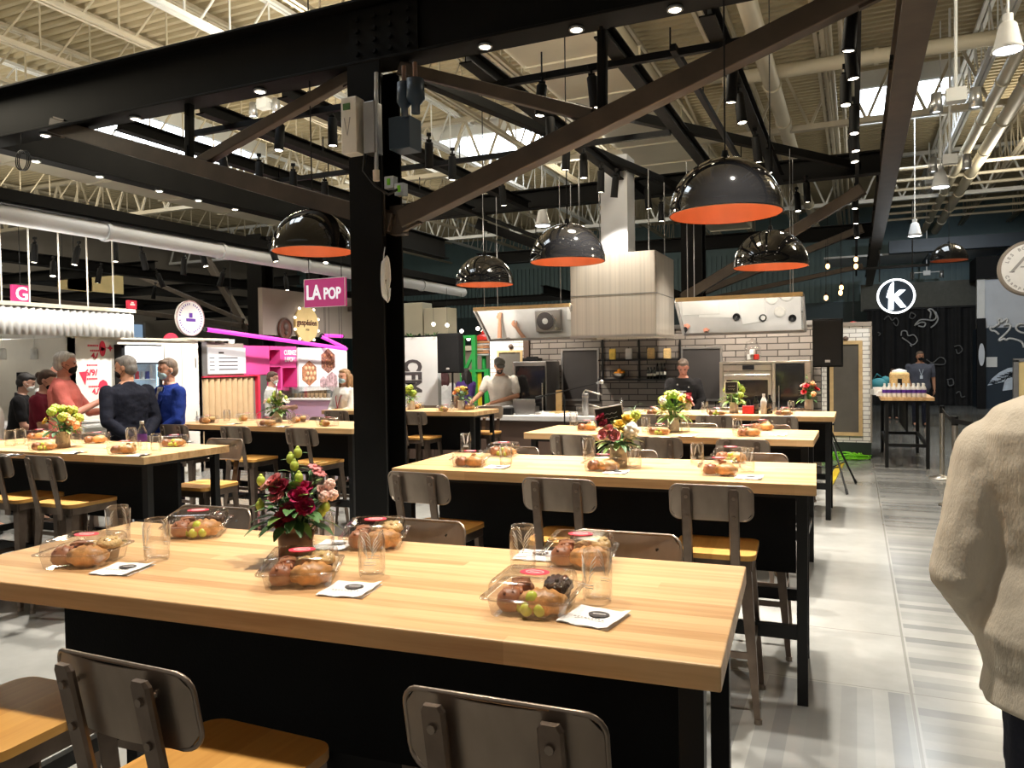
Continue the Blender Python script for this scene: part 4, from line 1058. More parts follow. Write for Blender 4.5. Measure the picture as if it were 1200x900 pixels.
bouquet(t,.12,.18,[('rose','rose_dark',.04,4),('rose','fl_orange',.04,4),('pom','fl_yellow',.03,4)],'red and yellow bouquet on the far table by the DJ',36,seed=18,leafL=.08)
p=gz(482,480,TZ); t=vase(p,PIT,'pot_white','white jar at the left of the far table beside the column')
bouquet(t,.09,.18,[('pom','bud_green',.04,6)],'bright green bunch just right of the big column',36,'leaf_pale',seed=19,leafL=.08)
# bottles
M['purple']=pm('purple label',(.11,.03,.30),.5,0,.1)
def bottle(p,label,mat='plastic',lab='purple',sc=1,cap='white'):
    r=thing('water_bottle',label,'bottle',p)
    pr=[(0,0),(.028,0),(.032,.004),(.032,.05),(.030,.055),(.032,.06),(.032,.12),(.030,.135),(.018,.165),(.0125,.178),(.0125,.195),(0,.195)]
    mb=MB(); mb.lathe(p,[(a*sc,b*sc) for a,b in pr],n=22); mb.build('bottle_body',M[mat],r)
    mb=MB(); mb.lathe(p,[(.0324*sc,.062*sc),(.0328*sc,.064*sc),(.0328*sc,.112*sc),(.0324*sc,.114*sc)],n=22); 
    if lab: mb.build('label_band',M[lab],r)
    mb=MB(); q=Vector(p); mb.cyl(q+Vector((0,0,.188*sc)),q+Vector((0,0,.208*sc)),.0145*sc,n=14); mb.build('cap',M[cap],r)
bottle(gz(167,527,TZ),'clear water bottle with purple label and white cap on the left table')
bottle(gz(895,485,TZ),'white bottle standing on the last table','pot_white','white',1.05)
for i,(px,l) in enumerate(((887,'left'),(884,'right'))): pass
M['dark_glass']=pm('dark bottle glass',(.012,.014,.012),.12,0,.1)
bottle(gz(886,485,TZ),'dark sauce bottle between the red carton and white bottle','dark_glass','ink',.95,'black')
bottle(gz(902,485,TZ),'dark sauce bottle just right of the white bottle','dark_glass','ink',1.0,'black')
r=thing('carton','red carton on the last table beside the dark bottle','carton',gz(877,485,TZ)); p=gz(877,485,TZ)
mb=MB(); mb.box(p+Vector((0,0,.045)),(.12,.07,.09)); mb.build('box_body',M['rose_red'],r,bev=.006); mb=MB(); mb.cyl(p+Vector((.0,0,.088)),p+Vector((0,0,.15)),.025,.018); mb.build('lid',M['black'],r)
# ------------------------------------------------------------------ demonstration kitchen
M['brick_grey']=brick('grey glazed brick','#7a736d','#8f8780','#38332f',1,'X',.30,.095,.008)
M['brick_white']=brick('white glazed brick','#e9e6df','#dedad2','#8f8a84',1,'X',.20,.072,.006)
M['brick_white_y']=brick('white glazed brick side','#e9e6df','#dedad2','#8f8a84',1,'Y',.20,.072,.006)
M['brown_lam']=pm('brown counter cladding',(.085,.052,.038),.55,0,.1,3)
M['worktop']=pm('pale grey worktop',(.56,.55,.54),.35,0,.06,6)
M['mirror']=pm('mirror',(.93,.93,.92),.02,1,.0,1)
M['pine']=pm('pale pine frame',(.52,.36,.17),.5,0,.12,14)
M['board']=pm('dark slate board',(.030,.026,.025),.75,0,.15,4)
M['board_warm']=pm('warm dark board',(.085,.075,.06),.7,0,.1,4)
M['dark_green']=pm('dark green base',(.018,.028,.022),.6,0,.1,5)
M['black_glass']=pm('black oven glass',(.012,.011,.011),.08,0,.1,4)
M['red_paint']=pm('red enamel',(.62,.03,.02),.35,0,.05,6)
M['orange']=pm('orange peel',(.85,.33,.02),.5,0,.12,40,.2,120)
KY=9.95
r=thing('kitchen_counter','long kitchen island with pale worktop and brown cladding behind the tables','counter',(-3.6,KY,0))
mb=MB(); mb.bx(-6.75,-.72,KY,11.0,.855,.93); mb.build('worktop',M['worktop'],r,bev=.008)
mb=MB(); mb.bx(-6.7,-.78,KY+.06,10.94,.10,.855); mb.build('cladding',M['brown_lam'],r)
mb=MB(); mb.bx(-6.66,-.82,KY+.12,10.9,0,.10); mb.build('plinth',M['black'],r)
mb=MB()
for i in range(7): mb.bx(-6.7+i*.98,-6.694+i*.98,KY+.057,KY+.061,.12,.84)
mb.build('panel_joint',M['black'],r)
# back wall
WY=12.0
xa=gy(617,430,WY).x; xb=gy(962,430,WY).x; x0=gy(574,430,WY).x
mb=MB(); mb.bx(xa,xb,WY,WY+.12,0,2.16); struct(mb,'kitchen_wall',M['brick_grey'],'grey glazed brick kitchen wall')
mb=MB(); mb.bx(x0,xa-.03,WY+.02,WY+.12,0,2.10); struct(mb,'kitchen_end_wall',M['brick_white'],'white brick strip at the left end of the kitchen wall')
mb=MB(); mb.bx(x0-.05,xa-.03,WY-.02,WY+.14,2.10,2.17); struct(mb,'trim_1',M['red_paint'],'red cap on the white brick strip')
mb=MB(); mb.bx(xa-.03,xa+.07,WY-.06,WY+.14,0,2.2,0); mb.bx(xa+.02,xb,WY-.03,WY+.15,2.16,2.22,1); struct(mb,'trim_2',[M['brown_lam'],M['steel_dark']],'brown post and metal cap of the kitchen wall')
# right white brick return
PY=14.15; px0=gy(963,430,PY).x; px1=gy(1020,430,PY).x
mb=MB(); mb.bx(px0,px1,PY,PY+1.6,.26,2.20); o=struct(mb,'pillar_wall',M['brick_white'],'white brick pillar wall beside the aisle')
mb=MB(); mb.bx(px0-.01,px1+.012,PY-.012,PY+1.6,0,.26,0); struct(mb,'baseboard_1',M['dark_green'],'dark green base of the white brick pillar')
mb=MB(); mb.bx(px0,px1+.02,PY-.02,PY+1.6,2.20,2.27,0); mb.bx(px1,px1+.025,PY-.02,PY+.06,.26,2.2,0); struct(mb,'trim_3',M['taupe'],'taupe cap and corner strip of the white brick pillar')
def panel(Y,x0,y0,x1,y1,label,name='chalkboard',cat='board',mat='board',frame='steel_dark',f=.03,th=.03,extra=None):
    a=gy(x0,y0,Y); b=gy(x1,y1,Y); X0,X1=a.x,b.x; Z1,Z0=a.z,b.z
    r=thing(name,label,cat,((X0+X1)/2,Y,Z0))
    mb=MB(); mb.bx(X0+f,X1-f,Y-th*.5,Y-.002,Z0+f,Z1-f); mb.build('panel',M[mat],r)
    mb=MB(); mb.bx(X0,X1,Y-th,Y-.002,Z0,Z0+f); mb.bx(X0,X1,Y-th,Y-.002,Z1-f,Z1); mb.bx(X0,X0+f,Y-th,Y-.002,Z0+f,Z1-f); mb.bx(X1-f,X1,Y-th,Y-.002,Z0+f,Z1-f); mb.build('frame',M[frame],r)
    return r
panel(WY,658,409,703,470,'dark blackboard on the grey brick between steel cabinet and shelves')
panel(WY,798,407,847,470,'dark blackboard on the grey brick behind the chef')
panel(WY+.02,583,411,613,446,'small pine framed board on the white brick behind the DJ',mat='board_warm',frame='pine',f=.035)
panel(PY,972,400,1011,511,'tall dark board in a pine frame on the white brick pillar',mat='board_warm',frame='pine',f=.06)
# wall hooks heads (small animal motif left as plain knob)
for (px,py,Y,l) in ((599,406,WY+.02,'small dark knob ornament above the pine board behind the DJ'),(991,397,PY,'small dark knob ornament above the tall pine framed board')):
    p=gy(px,py,Y); mb=MB(); mb.lathe((0,0,0),[(0,0),(.035,0),(.045,.015),(.03,.04),(0,.05)],n=14,M=T(*p)@RX(pi/2)); single(mb,'wall_ornament',M['brown_lam'],l,'ornament')
# black pipe shelving
r=thing('wall_shelf','black metal wall shelf unit with two shelves under the hood','shelf',(gy(750,450,WY).x,WY,1.2))
def ZX(px,py,Y=WY): q=gy(px,py,Y); return q.x,q.z
mb=MB()
for px in (706,749,797):
    x,zt=ZX(px,398,WY-.03); _,zb=ZX(px,447,WY-.03); mb.bx(x-.012,x+.012,WY-.05,WY-.02,zb,zt)
mb.build('upright',M['black'],r)
for py in (422.5,445):
    xl,z=ZX(704,py,WY-.1); xr,_=ZX(799,py,WY-.1); mb=MB(); mb.bx(xl,xr,WY-.24,WY-.005,z-.012,z+.012); mb.build('shelf_board',M['black'],r)
xl,zs1=ZX(704,422.5,WY-.1); xl,zs2=ZX(704,445,WY-.1); zs1+=.012; zs2+=.012
def pack(px,zs,w,d,h,mat,label,name='food_packet',cat='packet',Y=WY-.12):
    x=gy(px,430,Y).x; r=thing(name,label,cat,(x,Y,zs)); mb=MB(); mb.box((x,Y,zs+h*.46),(w,d,h*.92)); mb.build('pack_body',M[mat],r,bev=.008)
    mb=MB(); mb.box((x,Y,zs+h*.95),(w*.9,d*.4,h*.1)); mb.build('fold',M[mat],r)
pack(718,zs1,.10,.05,.17,'fl_yellow','yellow packet on the upper black shelf'); pack(737,zs1,.10,.05,.17,'white','white packet on the upper black shelf')
pack(763,zs1,.11,.06,.17,'crumb','left beige packet on the upper black shelf'); pack(782,zs1,.11,.06,.16,'crumb','right beige packet on the upper black shelf')
p=Vector((gy(726,440,WY-.12).x,WY-.12,zs2))
r=thing('fruit_bowl','steel bowl holding oranges on the lower black shelf','bowl',p); mb=MB(); mb.lathe(p,[(0,.0),(.04,0),(.05,.008),(.085,.04),(.105,.085),(.100,.085),(.08,.045),(.04,.015),(0,.012)],n=24); mb.build('bowl_body',M['steel'],r)
mb=MB(); mb.tube([p+Vector((.105*cos(t),.105*sin(t),.086)) for t in [2*pi*k/22 for k in range(22)]],.004,n=5,closed=True); mb.build('rim',M['steel'],r)
oo=None
for i,(dx,dy,dz) in enumerate(((-.05,-.02,.085),(.0,-.045,.085),(.05,-.01,.085),(-.01,.03,.085),(.0,-.01,.13),(.045,.03,.10))):
    q=p+Vector((dx,dy,dz)); lab='orange in the steel bowl on the shelf, %s'%['far left','front','right side','rear left','topmost','rear right'][i]
    if oo is None: mb=MB(); mb.ell(q,(.035,.035,.033)); oo=single(mb,'orange_fruit',M['orange'],lab,'orange',q,'oranges in the bowl')
    else: dup(oo,q,0,lab)
M['dk_bottle']=pm('dark green wine glass',(.008,.012,.008),.12,0,.1)
bp=None
for i,px in enumerate((759.5,763,767,770.5,775,779)):
    tall=i>2; h=.24 if tall else .18; q=Vector((gy(px,440,WY-.12).x,WY-.12,zs2)); lab='dark bottle on the lower black shelf, %s in the row of six'%ords(6)[i]
    r=thing('dark_bottle',lab,'bottle',q,0,'dark bottles on the shelf'); mb=MB(); mb.lathe(q,[(0,0),(.020,0),(.021,h*.6),(.009,h*.75),(.009,h),(0,h)],n=12); mb.build('bottle_body',M['dk_bottle'],r)
    mb=MB(); mb.cyl(q+Vector((0,0,h*.25)),q+Vector((0,0,h*.45)),.0216,n=12); mb.build('paper_label',M['warm_white'],r)
# steam oven cabinet (left)
Y0=11.36; a=gy(601,424,Y0); b=gy(640,424,Y0); c=gy(652,424,Y0+.55)
r=thing('steam_oven','grey steel cabinet oven with black glass door behind the DJ laptop','oven',((a.x+b.x)/2,Y0,0)); z1=a.z
mb=MB(); mb.bx(a.x,b.x,Y0,Y0+.60,.10,z1); mb.build('casing',M['steel_dark'],r,bev=.006)
mb=MB(); mb.bx(a.x+.05,b.x-.02,Y0-.02,Y0,.55,z1-.07); d=mb.build('door',M['black_glass'],r); mb=MB(); mb.cyl((b.x-.05,Y0-.05,.75),(b.x-.05,Y0-.05,1.35),.012,n=8); mb.build('handle',M['chrome'],d)
mb=MB(); mb.bx(a.x+.03,b.x-.03,Y0+.03,Y0+.6,0,.10); mb.build('base',M['black'],r)
mb=MB(); q=gy(624,421,Y0+.3); mb.box((q.x,Y0+.3,z1+.03),(.26,.2,.05)); mb.box((q.x,Y0+.3,z1+.065),(.16,.12,.03)); single(mb,'black_device',M['black'],'flat black device lying on top of the steel cabinet oven','device')
# wall oven and fridge column
Y0=11.4
a=gy(843,424,Y0); b=gy(950,424,Y0); z1=a.z
r=thing('oven_tower','stainless oven tower with black glass oven door right of the chef','oven',((a.x+b.x)/2,Y0,0))
m_=gy(906,424,Y0).x
mb=MB(); mb.bx(a.x,b.x,Y0,WY-.002,z1-.035,z1); mb.bx(a.x,a.x+.05,Y0,WY-.002,0,z1-.035); mb.bx(m_-.02,m_+.03,Y0,WY-.002,0,z1-.035); mb.bx(b.x-.08,b.x,Y0,WY-.002,0,z1-.035); mb.bx(a.x+.05,b.x-.08,Y0+.02,WY-.002,0,.45); mb.build('casing',M['steel'],r,bev=.003,seg=1)
zc=gy(870,434.5,Y0).z
mb=MB(); mb.bx(a.x+.055,m_-.025,Y0-.012,Y0+.02,zc,z1-.05); cp=mb.build('control_panel',M['steel'],r)
q0=gy(870,428,Y0); q1=gy(884,433.5,Y0); mb=MB(); mb.bx(q0.x,q1.x,Y0-.018,Y0-.012,q1.z,q0.z); mb.build('display',M['black_glass'],cp)
mb=MB(); zd=zc-.60; mb.bx(a.x+.055,m_-.025,Y0-.012,Y0+.02,zd,zc-.01); dr=mb.build('oven_door',M['steel'],r)
mb=MB(); mb.bx(a.x+.10,m_-.07,Y0-.016,Y0-.012,zd+.08,zc-.13); mb.build('door_glass',M['black_glass'],dr)
mb=MB(); mb.cyl((a.x+.08,Y0-.05,zc-.06),(m_-.05,Y0-.05,zc-.06),.014,n=10)
for x in (a.x+.12,m_-.09): mb.cyl((x,Y0-.05,zc-.06),(x,Y0-.01,zc-.06),.008,n=6)
mb.build('handle',M['chrome'],dr)
mb=MB(); mb.bx(m_+.035,b.x-.085,Y0-.006,Y0+.01,.46,z1-.045); fd=mb.build('fridge_door',M['black_glass'],r); mb=MB(); mb.cyl((m_+.08,Y0-.04,.7),(m_+.08,Y0-.04,1.3),.010,n=8); mb.build('handle',M['chrome'],fd)
p=Vector((gy(882,420,Y0+.25).x,Y0+.25,z1)); r=thing('glass_jar','large clear glass jar with folded napkins on the oven tower','jar',p)
mb=MB(); mb.lathe(p,[(0,0),(.10,0),(.115,.02),(.115,.20),(.08,.24),(.085,.26)],n=24); mb.build('jar_body',M['glass'],r)
mb=MB(); mb.lathe(p,[(.09,.26),(.09,.28),(.03,.30),(.02,.33),(0,.335)],n=20); mb.build('lid',M['glass'],r)
for i,(dx,dy,dz,c_,rz,l) in enumerate(((-.03,0,.06,'white',.3,'white folded cloth low in the big glass jar'),(.04,.02,.06,'red_paint',.9,'red folded cloth in the big glass jar'),(0,-.02,.13,'white',1.4,'white folded cloth high in the big glass jar'))):
    mb=MB(); mb.box(p+Vector((dx,dy,dz)),(.09,.06,.08),rz=rz); single(mb,'folded_cloth',M[c_],l,'cloth',bev=.012)
# hood
Yh=10.4; a=gy(670,396,Yh); b=gy(768,395,Yh); t=gy(768,293,Yh); z0=a.z; z1=t.z; d=1.15
r=thing('range_hood','big brushed stainless hood hanging over the kitchen island','hood',((a.x+b.x)/2,Yh,z0))
mb=MB(); x0,x1=a.x,b.x
for (p0,p1) in (((x0,Yh),(x1,Yh)),((x1,Yh),(x1,Yh+d)),((x1,Yh+d),(x0,Yh+d)),((x0,Yh+d),(x0,Yh))):
    mb.bar((*p0,(z0+z1)/2),(*p1,(z0+z1)/2),.02,z1-z0)
mb.bx(x0,x1,Yh,Yh+d,z1-.02,z1); mb.build('canopy_skin',M['hood'],r)
zs=gy(700,346,Yh).z; mb=MB(); mb.bx(x0-.004,x1+.004,Yh-.014,Yh-.008,zs-.004,zs+.004); mb.bx(x1+.008,x1+.014,Yh-.01,Yh+d,zs-.004,zs+.004); mb.build('seam',M['steel_dark'],r)
mb=MB(); mb.bx(x0-.012,x1+.012,Yh-.022,Yh-.005,z0-.01,z0+.025); mb.bx(x1+.005,x1+.022,Yh-.02,Yh+d,z0-.01,z0+.025); mb.bx(x0-.022,x0-.005,Yh-.02,Yh+d,z0-.01,z0+.025); mb.build('rim',M['steel'],r)
mb=MB()
for i in range(6): mb.bx(x0+.06+i*(x1-x0-.12)/6,x0+.04+(i+1)*(x1-x0-.12)/6,Yh+.1,Yh+d-.1,z0+.06,z0+.10)
mb.build('filter',M['steel_dark'],r)
for i in range(3):
    mb=MB(); x=x0+.3+i*(x1-x0-.6)/2; mb.lathe((x,Yh+.12,z0+.05),[(0,-.01),(.035,-.01),(.04,.01),(0,.01)],n=14); mb.build('hood_light',M['lens_warm'],r)
c0=gy(708,296,Yh+.5); c1=gy(739,296,Yh+.5); mb=MB(); mb.bx(c0.x,c1.x,Yh+.35,Yh+.75,z1,4.6); mb.build('chimney_duct',M['duct_grey'],r)
mb=MB()
for x,y in ((x0+.1,Yh+.1),(x1-.1,Yh+.1),(x0+.1,Yh+d-.1),(x1-.1,Yh+d-.1)): mb.cyl((x,y,z1),(x,y,4.3),.008,n=6)
mb.build('hanger_rod',M['steel_dark'],r)
for x in (x0+.4,x1-.4): lamp('SPOT','hood_lamp',(x,Yh+.5,z0-.02),60,(1,.9,.75),.05,(0,0,0),radians(100))
# tilted demonstration mirrors
def dmirror(pxl,pxr,label,frame):
    yt,zt,yb,zb=10.35,2.46,10.85,2.035
    xl=gy(pxl,355,yt).x; xr=gy(pxr,350,yt).x
    r=thing('demonstration_mirror',label,'mirror',((xl+xr)/2,yt,zb))
    n=Vector((0,-(zt-zb),-(yb-yt))).normalized()
    A=[Vector((xl,yt,zt)),Vector((xr,yt,zt)),Vector((xr,yb,zb)),Vector((xl,yb,zb))]
    def slab(q,o0,o1,mb,mat=0):
        vs=[p+n*o0 for p in q]+[p+n*o1 for p in q]
        mb.add(vs,[(0,1,2,3),(7,6,5,4),(0,4,5,1),(1,5,6,2),(2,6,7,3),(3,7,4,0)],mat)
    mb=MB(); slab(A,0,-.012,mb); mb.build('mirror_glass',M['mirror'],r)
    mb=MB(); slab(A,-.014,-.05,mb); mb.build('backing',M['white'],r)
    mb=MB(); dn=(A[3]-A[0]).normalized(); mb.bar(A[0]+n*.0-dn*.02,A[1]-dn*.02,.06,.05); mb.build('top_rail',M[frame],r)
    mb=MB(); mb.bar(A[3]+dn*.02,A[2]+dn*.02,.05,.03); mb.bar(A[0],A[3],.03,.05); mb.bar(A[1],A[2],.03,.05); mb.build('edge_rail',M['steel_dark'],r)
    mb=MB()
    for x in (xl+.15,xr-.15): mb.cyl((x,yt+.03,zt),(x,yt+.03,4.3),.006,n=6); mb.cyl((x,yb,zb),(x,yb,4.3),.006,n=6)
    mb.build('hanger_rod',M['steel_dark'],r)
dmirror(556,668,'tilted overhead mirror left of the hood showing the turntable','pine'); dmirror(792,941,'tilted overhead mirror right of the hood showing the white boards','pine')
# ---------- things on the counter
CZ=.93
def on(px,y,z=CZ):  # point on the counter at depth y under image column px
    return Vector((gy(px,470,y).x,y,z))
def tray(px,y,w,d,h,label,mat='steel',name='steel_tray',cat='tray',rz=0):
    p=on(px,y); r=thing(name,label,cat,p,rz); mb=MB(); mb.box((0,0,.006),(w,d,.012)); mb.build('bottom',M[mat],r,local=True)
    mb=MB()
    for s in (-1,1): mb.box((s*(w/2-.006),0,h/2),(.012,d,h)); mb.box((0,s*(d/2-.006),h/2),(w,.012,h))
    mb.build('side_wall',M[mat],r,local=True); return r
def flat(px,y,w,d,h,label,name,cat,mat,rz=0):
    p=on(px,y); mb=MB(); mb.box((0,0,h/2),(w,d,h)); o=mb.build(name,M[mat],None,(0,0,0),bev=min(.004,h*.3)); o.location=p; o.rotation_euler=(0,0,rz); return tag(o,label,cat)
# DJ deck
p=on(580,10.16); r=thing('dj_controller','black DJ controller with two platters in front of the DJ','DJ controller',p)
mb=MB(); mb.box((0,0,.05),(.66,.34,.10)); mb.build('chassis',M['black'],r,local=True,bev=.006)
for s in (-1,1):
    mb=MB(); mb.cyl((s*.19,.02,.10),(s*.19,.02,.115),.11,n=30); pl=mb.build('platter',M['steel_dark'],r,local=True); mb=MB(); mb.cyl((s*.19,.02,.115),(s*.19,.02,.12),.04,n=20); mb.build('platter_label',M['chalk_white'],pl,local=True)
mb=MB()
for i in range(4):
    for j in range(3): mb.cyl((-.045+.03*i,-.08+.06*j,.10),(-.045+.03*i,-.08+.06*j,.118),.008,n=8)
mb.build('mixer_knob',M['steel'],r,local=True)
p=on(618.5,10.42); r=thing('turntable','grey turntable with black record beside the laptop, seen in the left mirror','turntable',on(611,10.70))
mb=MB(); mb.box((0,0,.04),(.44,.36,.08)); mb.build('plinth',M['steel_dark'],r,local=True,bev=.006)
mb=MB(); mb.cyl((-.04,0,.08),(-.04,0,.098),.155,n=36); pl=mb.build('platter',M['steel'],r,local=True); mb=MB(); mb.cyl((-.04,0,.098),(-.04,0,.101),.15,n=36); mb.build('record',M['ink'],pl,local=True); mb=MB(); mb.cyl((-.04,0,.101),(-.04,0,.1025),.05,n=24); mb.build('record_label',M['chalk_white'],pl,local=True)
mb=MB(); mb.cyl((.16,.12,.08),(.16,.12,.13),.025,n=14); mb.tube([(.16,.12,.125),(.16,-.04,.125),(.09,-.10,.118)],.006,n=6); mb.build('tonearm',M['chrome'],r,local=True)
r=thing('laptop','open grey laptop with its back to the hall beside the DJ','laptop',on(618,10.22),pi)
mb=MB(); mb.box((0,0,.009),(.34,.24,.018)); mb.build('keyboard_base',M['steel'],r,local=True,bev=.004); mb=MB(); mb.box((0,.125,.115),(.34,.012,.215),M=None); sc_=mb.build('lid',M['steel_dark'],r,local=True,bev=.004)
mb=MB(); mb.box((0,.117,.12),(.31,.003,.18)); mb.build('screen',M['black_glass'],sc_,local=True); mb=MB(); mb.box((0,-.02,.0185),(.30,.10,.002)); mb.build('keys',M['black'],r,local=True)
flat(600,10.12,.12,.10,.02,'small white power adapter on the counter beside the laptop','power_adapter','adapter','white')
mb=MB(); mb.tube([on(616,10.15)+Vector((0,0,.006)),on(624,10.05)+Vector((0,0,.006)),on(632,10.12)+Vector((0,0,.006)),on(636,10.3)+Vector((0,0,.05)),on(641,10.15)+Vector((0,0,.006)),on(652,10.1)+Vector((0,0,.006))],.006,n=6); single(mb,'white_cable',M['white'],'white cable looping across the counter right of the laptop','cable')
flat(640,10.5,.30,.42,.012,'white sheet stack on the counter under the left mirror','paper_stack','papers','paper',.1)
flat(668,10.45,.24,.30,.010,'clear plastic covered papers on the counter beside the mic stand','paper_stack','papers','paper',-.1)
flat(655,10.6,.26,.3,.02,'small tan leather folder on the counter near the steel oven','folder','folder','crumb',.2)
flat(655,10.75,.09,.03,.33,'narrow pine board standing up on the counter beside the microphone boom','upright_board','board','pine',.3)
tray(704,10.35,.55,.36,.10,'shallow steel tray on the counter behind the chalk card'); tray(738,10.5,.45,.36,.08,'wide steel hob tray on the counter under the hood','steel_dark')
p=on(686,10.08); r=thing('steel_canister','tall dull steel canister on the counter edge','canister',p); mb=MB(); mb.lathe(p,[(0,0),(.045,0),(.046,.30),(.040,.31),(0,.31)],n=20); mb.build('can',M['steel_dark'],r); mb=MB(); mb.lathe(p,[(.0465,.25),(.048,.255),(.048,.27),(.0465,.275)],n=20); mb.build('band',M['steel'],r)
p=on(713,10.15); r=thing('saucepan','steel saucepan on the counter left of the hood centre','pan',p); mb=MB(); mb.lathe(p,[(0,0),(.085,0),(.09,.01),(.09,.12),(.084,.12),(.083,.012),(0,.01)],n=24); mb.build('pot',M['steel'],r); mb=MB(); mb.tube([p+Vector((-.085,0,.10)),p+Vector((-.16,-.03,.13)),p+Vector((-.27,-.05,.16))],.009,n=8); mb.build('handle',M['steel'],r)
p=on(728,10.4); mb=MB(); mb.lathe(p,[(0,0),(.06,0),(.065,.02),(.035,.13),(.03,.2),(0,.2)],n=20); o=thing('glass_decanter','clear glass decanter on the counter right of the saucepan','decanter',p); mb.build('decanter_body',M['glass'],o); mb=MB(); mb.ell(p+Vector((0,0,.215)),(.02,.02,.022)); mb.build('stopper',M['glass'],o)
p=on(684,10.7); r=thing('sink_tap','tall steel tap behind the counter trays','tap',p); mb=MB(); mb.tube([p,p+Vector((0,0,.30)),p+Vector((.03,0,.33)),p+Vector((.28,0,.26))],.012,n=8); mb.build('spout',M['steel'],r); mb=MB(); mb.cyl(p,p+Vector((0,0,.05)),.03,n=14); mb.build('base',M['steel'],r)
flat(800,10.5,.55,.40,.02,'white cutting board on the counter in front of the chef','cutting_board','board','paper',.0)
flat(832,10.55,.75,.42,.006,'large white paper sheet on the counter right of the chef','paper_sheet','paper','paper',.05)
flat(868,10.6,.36,.5,.02,'white tray board on the counter under the right mirror','serving_board','board','paper',-.15)
for i,(px,y,rr,l) in enumerate(((893,10.5,.09,'left white plate under the right mirror'),(905,10.7,.08,'rear white plate under the right mirror'),(912,10.45,.10,'right white plate under the right mirror'))):
    p=on(px,y); mb=MB(); mb.lathe(p,[(0,.004),(rr*.6,.002),(rr,.018),(rr,.022),(rr*.6,.008),(0,.008)],n=24); single(mb,'white_plate',M['pot_white'],l,'plate',group='plates on the counter')
for i,(px,y,l) in enumerate(((850,10.75,'left small dark bowl under the right mirror'),(884,10.78,'middle small dark bowl under the right mirror'),(922,10.8,'right small dark bowl under the right mirror'))):
    p=on(px,y); mb=MB(); mb.lathe(p,[(0,0),(.03,0),(.055,.045),(.05,.045),(.028,.008),(0,.008)],n=20); single(mb,'dark_bowl',M['black'],l,'bowl',group='small bowls on the counter')
# microphone on a boom stand
p=Vector((gy(662,520,9.72).x,9.72,0)); r=thing('microphone_stand','black boom microphone stand in front of the counter','mic stand',p)
t_=p+Vector((0,0,1.24)); mb=MB(); mb.cyl(p+Vector((0,0,.05)),t_,.011,n=8); mb.build('pole',M['black'],r)
for a in (.3,2.4,4.5): mb=MB(); mb.cyl(p+Vector((0,0,.09)),p+Vector((.28*cos(a),.28*sin(a),.01)),.009,n=6); mb.build('leg',M['black'],r)
e0=gy(628,466,9.72); e1=gy(699,449,9.72); mb=MB(); mb.cyl(e0,e1,.008,n=6); mb.cyl(e0,e0.lerp(e1,.12),.016,n=8); mb.build('boom',M['black'],r)
mb=MB(); mb.cyl(e1,e1.lerp(e0,-.05),.013,n=8); mc=mb.build('microphone',M['steel_dark'],r); mb=MB(); mb.ell(e1.lerp(e0,-.08),.03); mb.build('mic_head',M['steel'],mc)
# loudspeakers on tripods
def speaker(px0,px1,py0,py1,y,label,slabel,foot=None):
    a=gy(px0,py0,y); b=gy(px1,py1,y); cx=(a.x+b.x)/2; w=b.x-a.x; h=a.z-b.z
    r=thing('loudspeaker',label,'speaker',(cx,y,b.z)); zz=b.z
    mb=MB(); sec=lambda z:[Vector((cx+x,yv,z)) for x,yv in ((-w/2,y),(w/2,y),(w/2,y+.12),(w*.3,y+.34),(-w*.3,y+.34),(-w/2,y+.12))]
    mb.loft([sec(zz),sec(zz+h)],smooth=False); mb.build('cabinet',M['black_matt'],r,bev=.008)
    mb=MB(); mb.bx(cx-w/2+.015,cx+w/2-.015,y-.012,y,zz+.02,zz+h-.02); mb.build('grille',M['black'],r,bev=.004)
    mb=MB(); mb.bx(cx-.03,cx+.03,y-.016,y-.012,zz+.06,zz+.09); mb.build('badge',M['greyink'],r)
    s=thing('speaker_stand',slabel,'stand',(cx,y+.15,0)); q=Vector((cx,y+.15,0))
    mb=MB(); mb.cyl(q+Vector((0,0,.12)),q+Vector((0,0,zz)),.018,n=10); mb.build('pole',M['black'],s)
    mb=MB(); mb.cyl(q+Vector((0,0,.78)),q+Vector((0,0,.86)),.03,n=12); mb.cyl(q+Vector((.03,0,.82)),q+Vector((.07,0,.82)),.015,n=8); mb.build('collar',M['black'],s)
    for k in range(3):
        an=-1.15+k*2.094; f=q+Vector((.55*cos(an),.55*sin(an),.012)); mb=MB(); mb.cyl(q+Vector((0,0,.80)),f,.013,n=8); mb.cyl(q+Vector((0,0,.25)),(q+Vector((0,0,.80))).lerp(f,.62),.008,n=6); l=mb.build('leg',M['black'],s)
        mb=MB(); mb.cyl(f.lerp(q+Vector((0,0,.8)),.06),f,.018,n=8); mb.build('rubber_foot',M['black'],l)
speaker(952,988,374,430,10.6,'black loudspeaker on a tripod in front of the white brick pillar','black tripod stand carrying the right loudspeaker')
speaker(512,538,391,437,11.7,'black loudspeaker on a tripod beside the white banner','black tripod stand carrying the left loudspeaker')
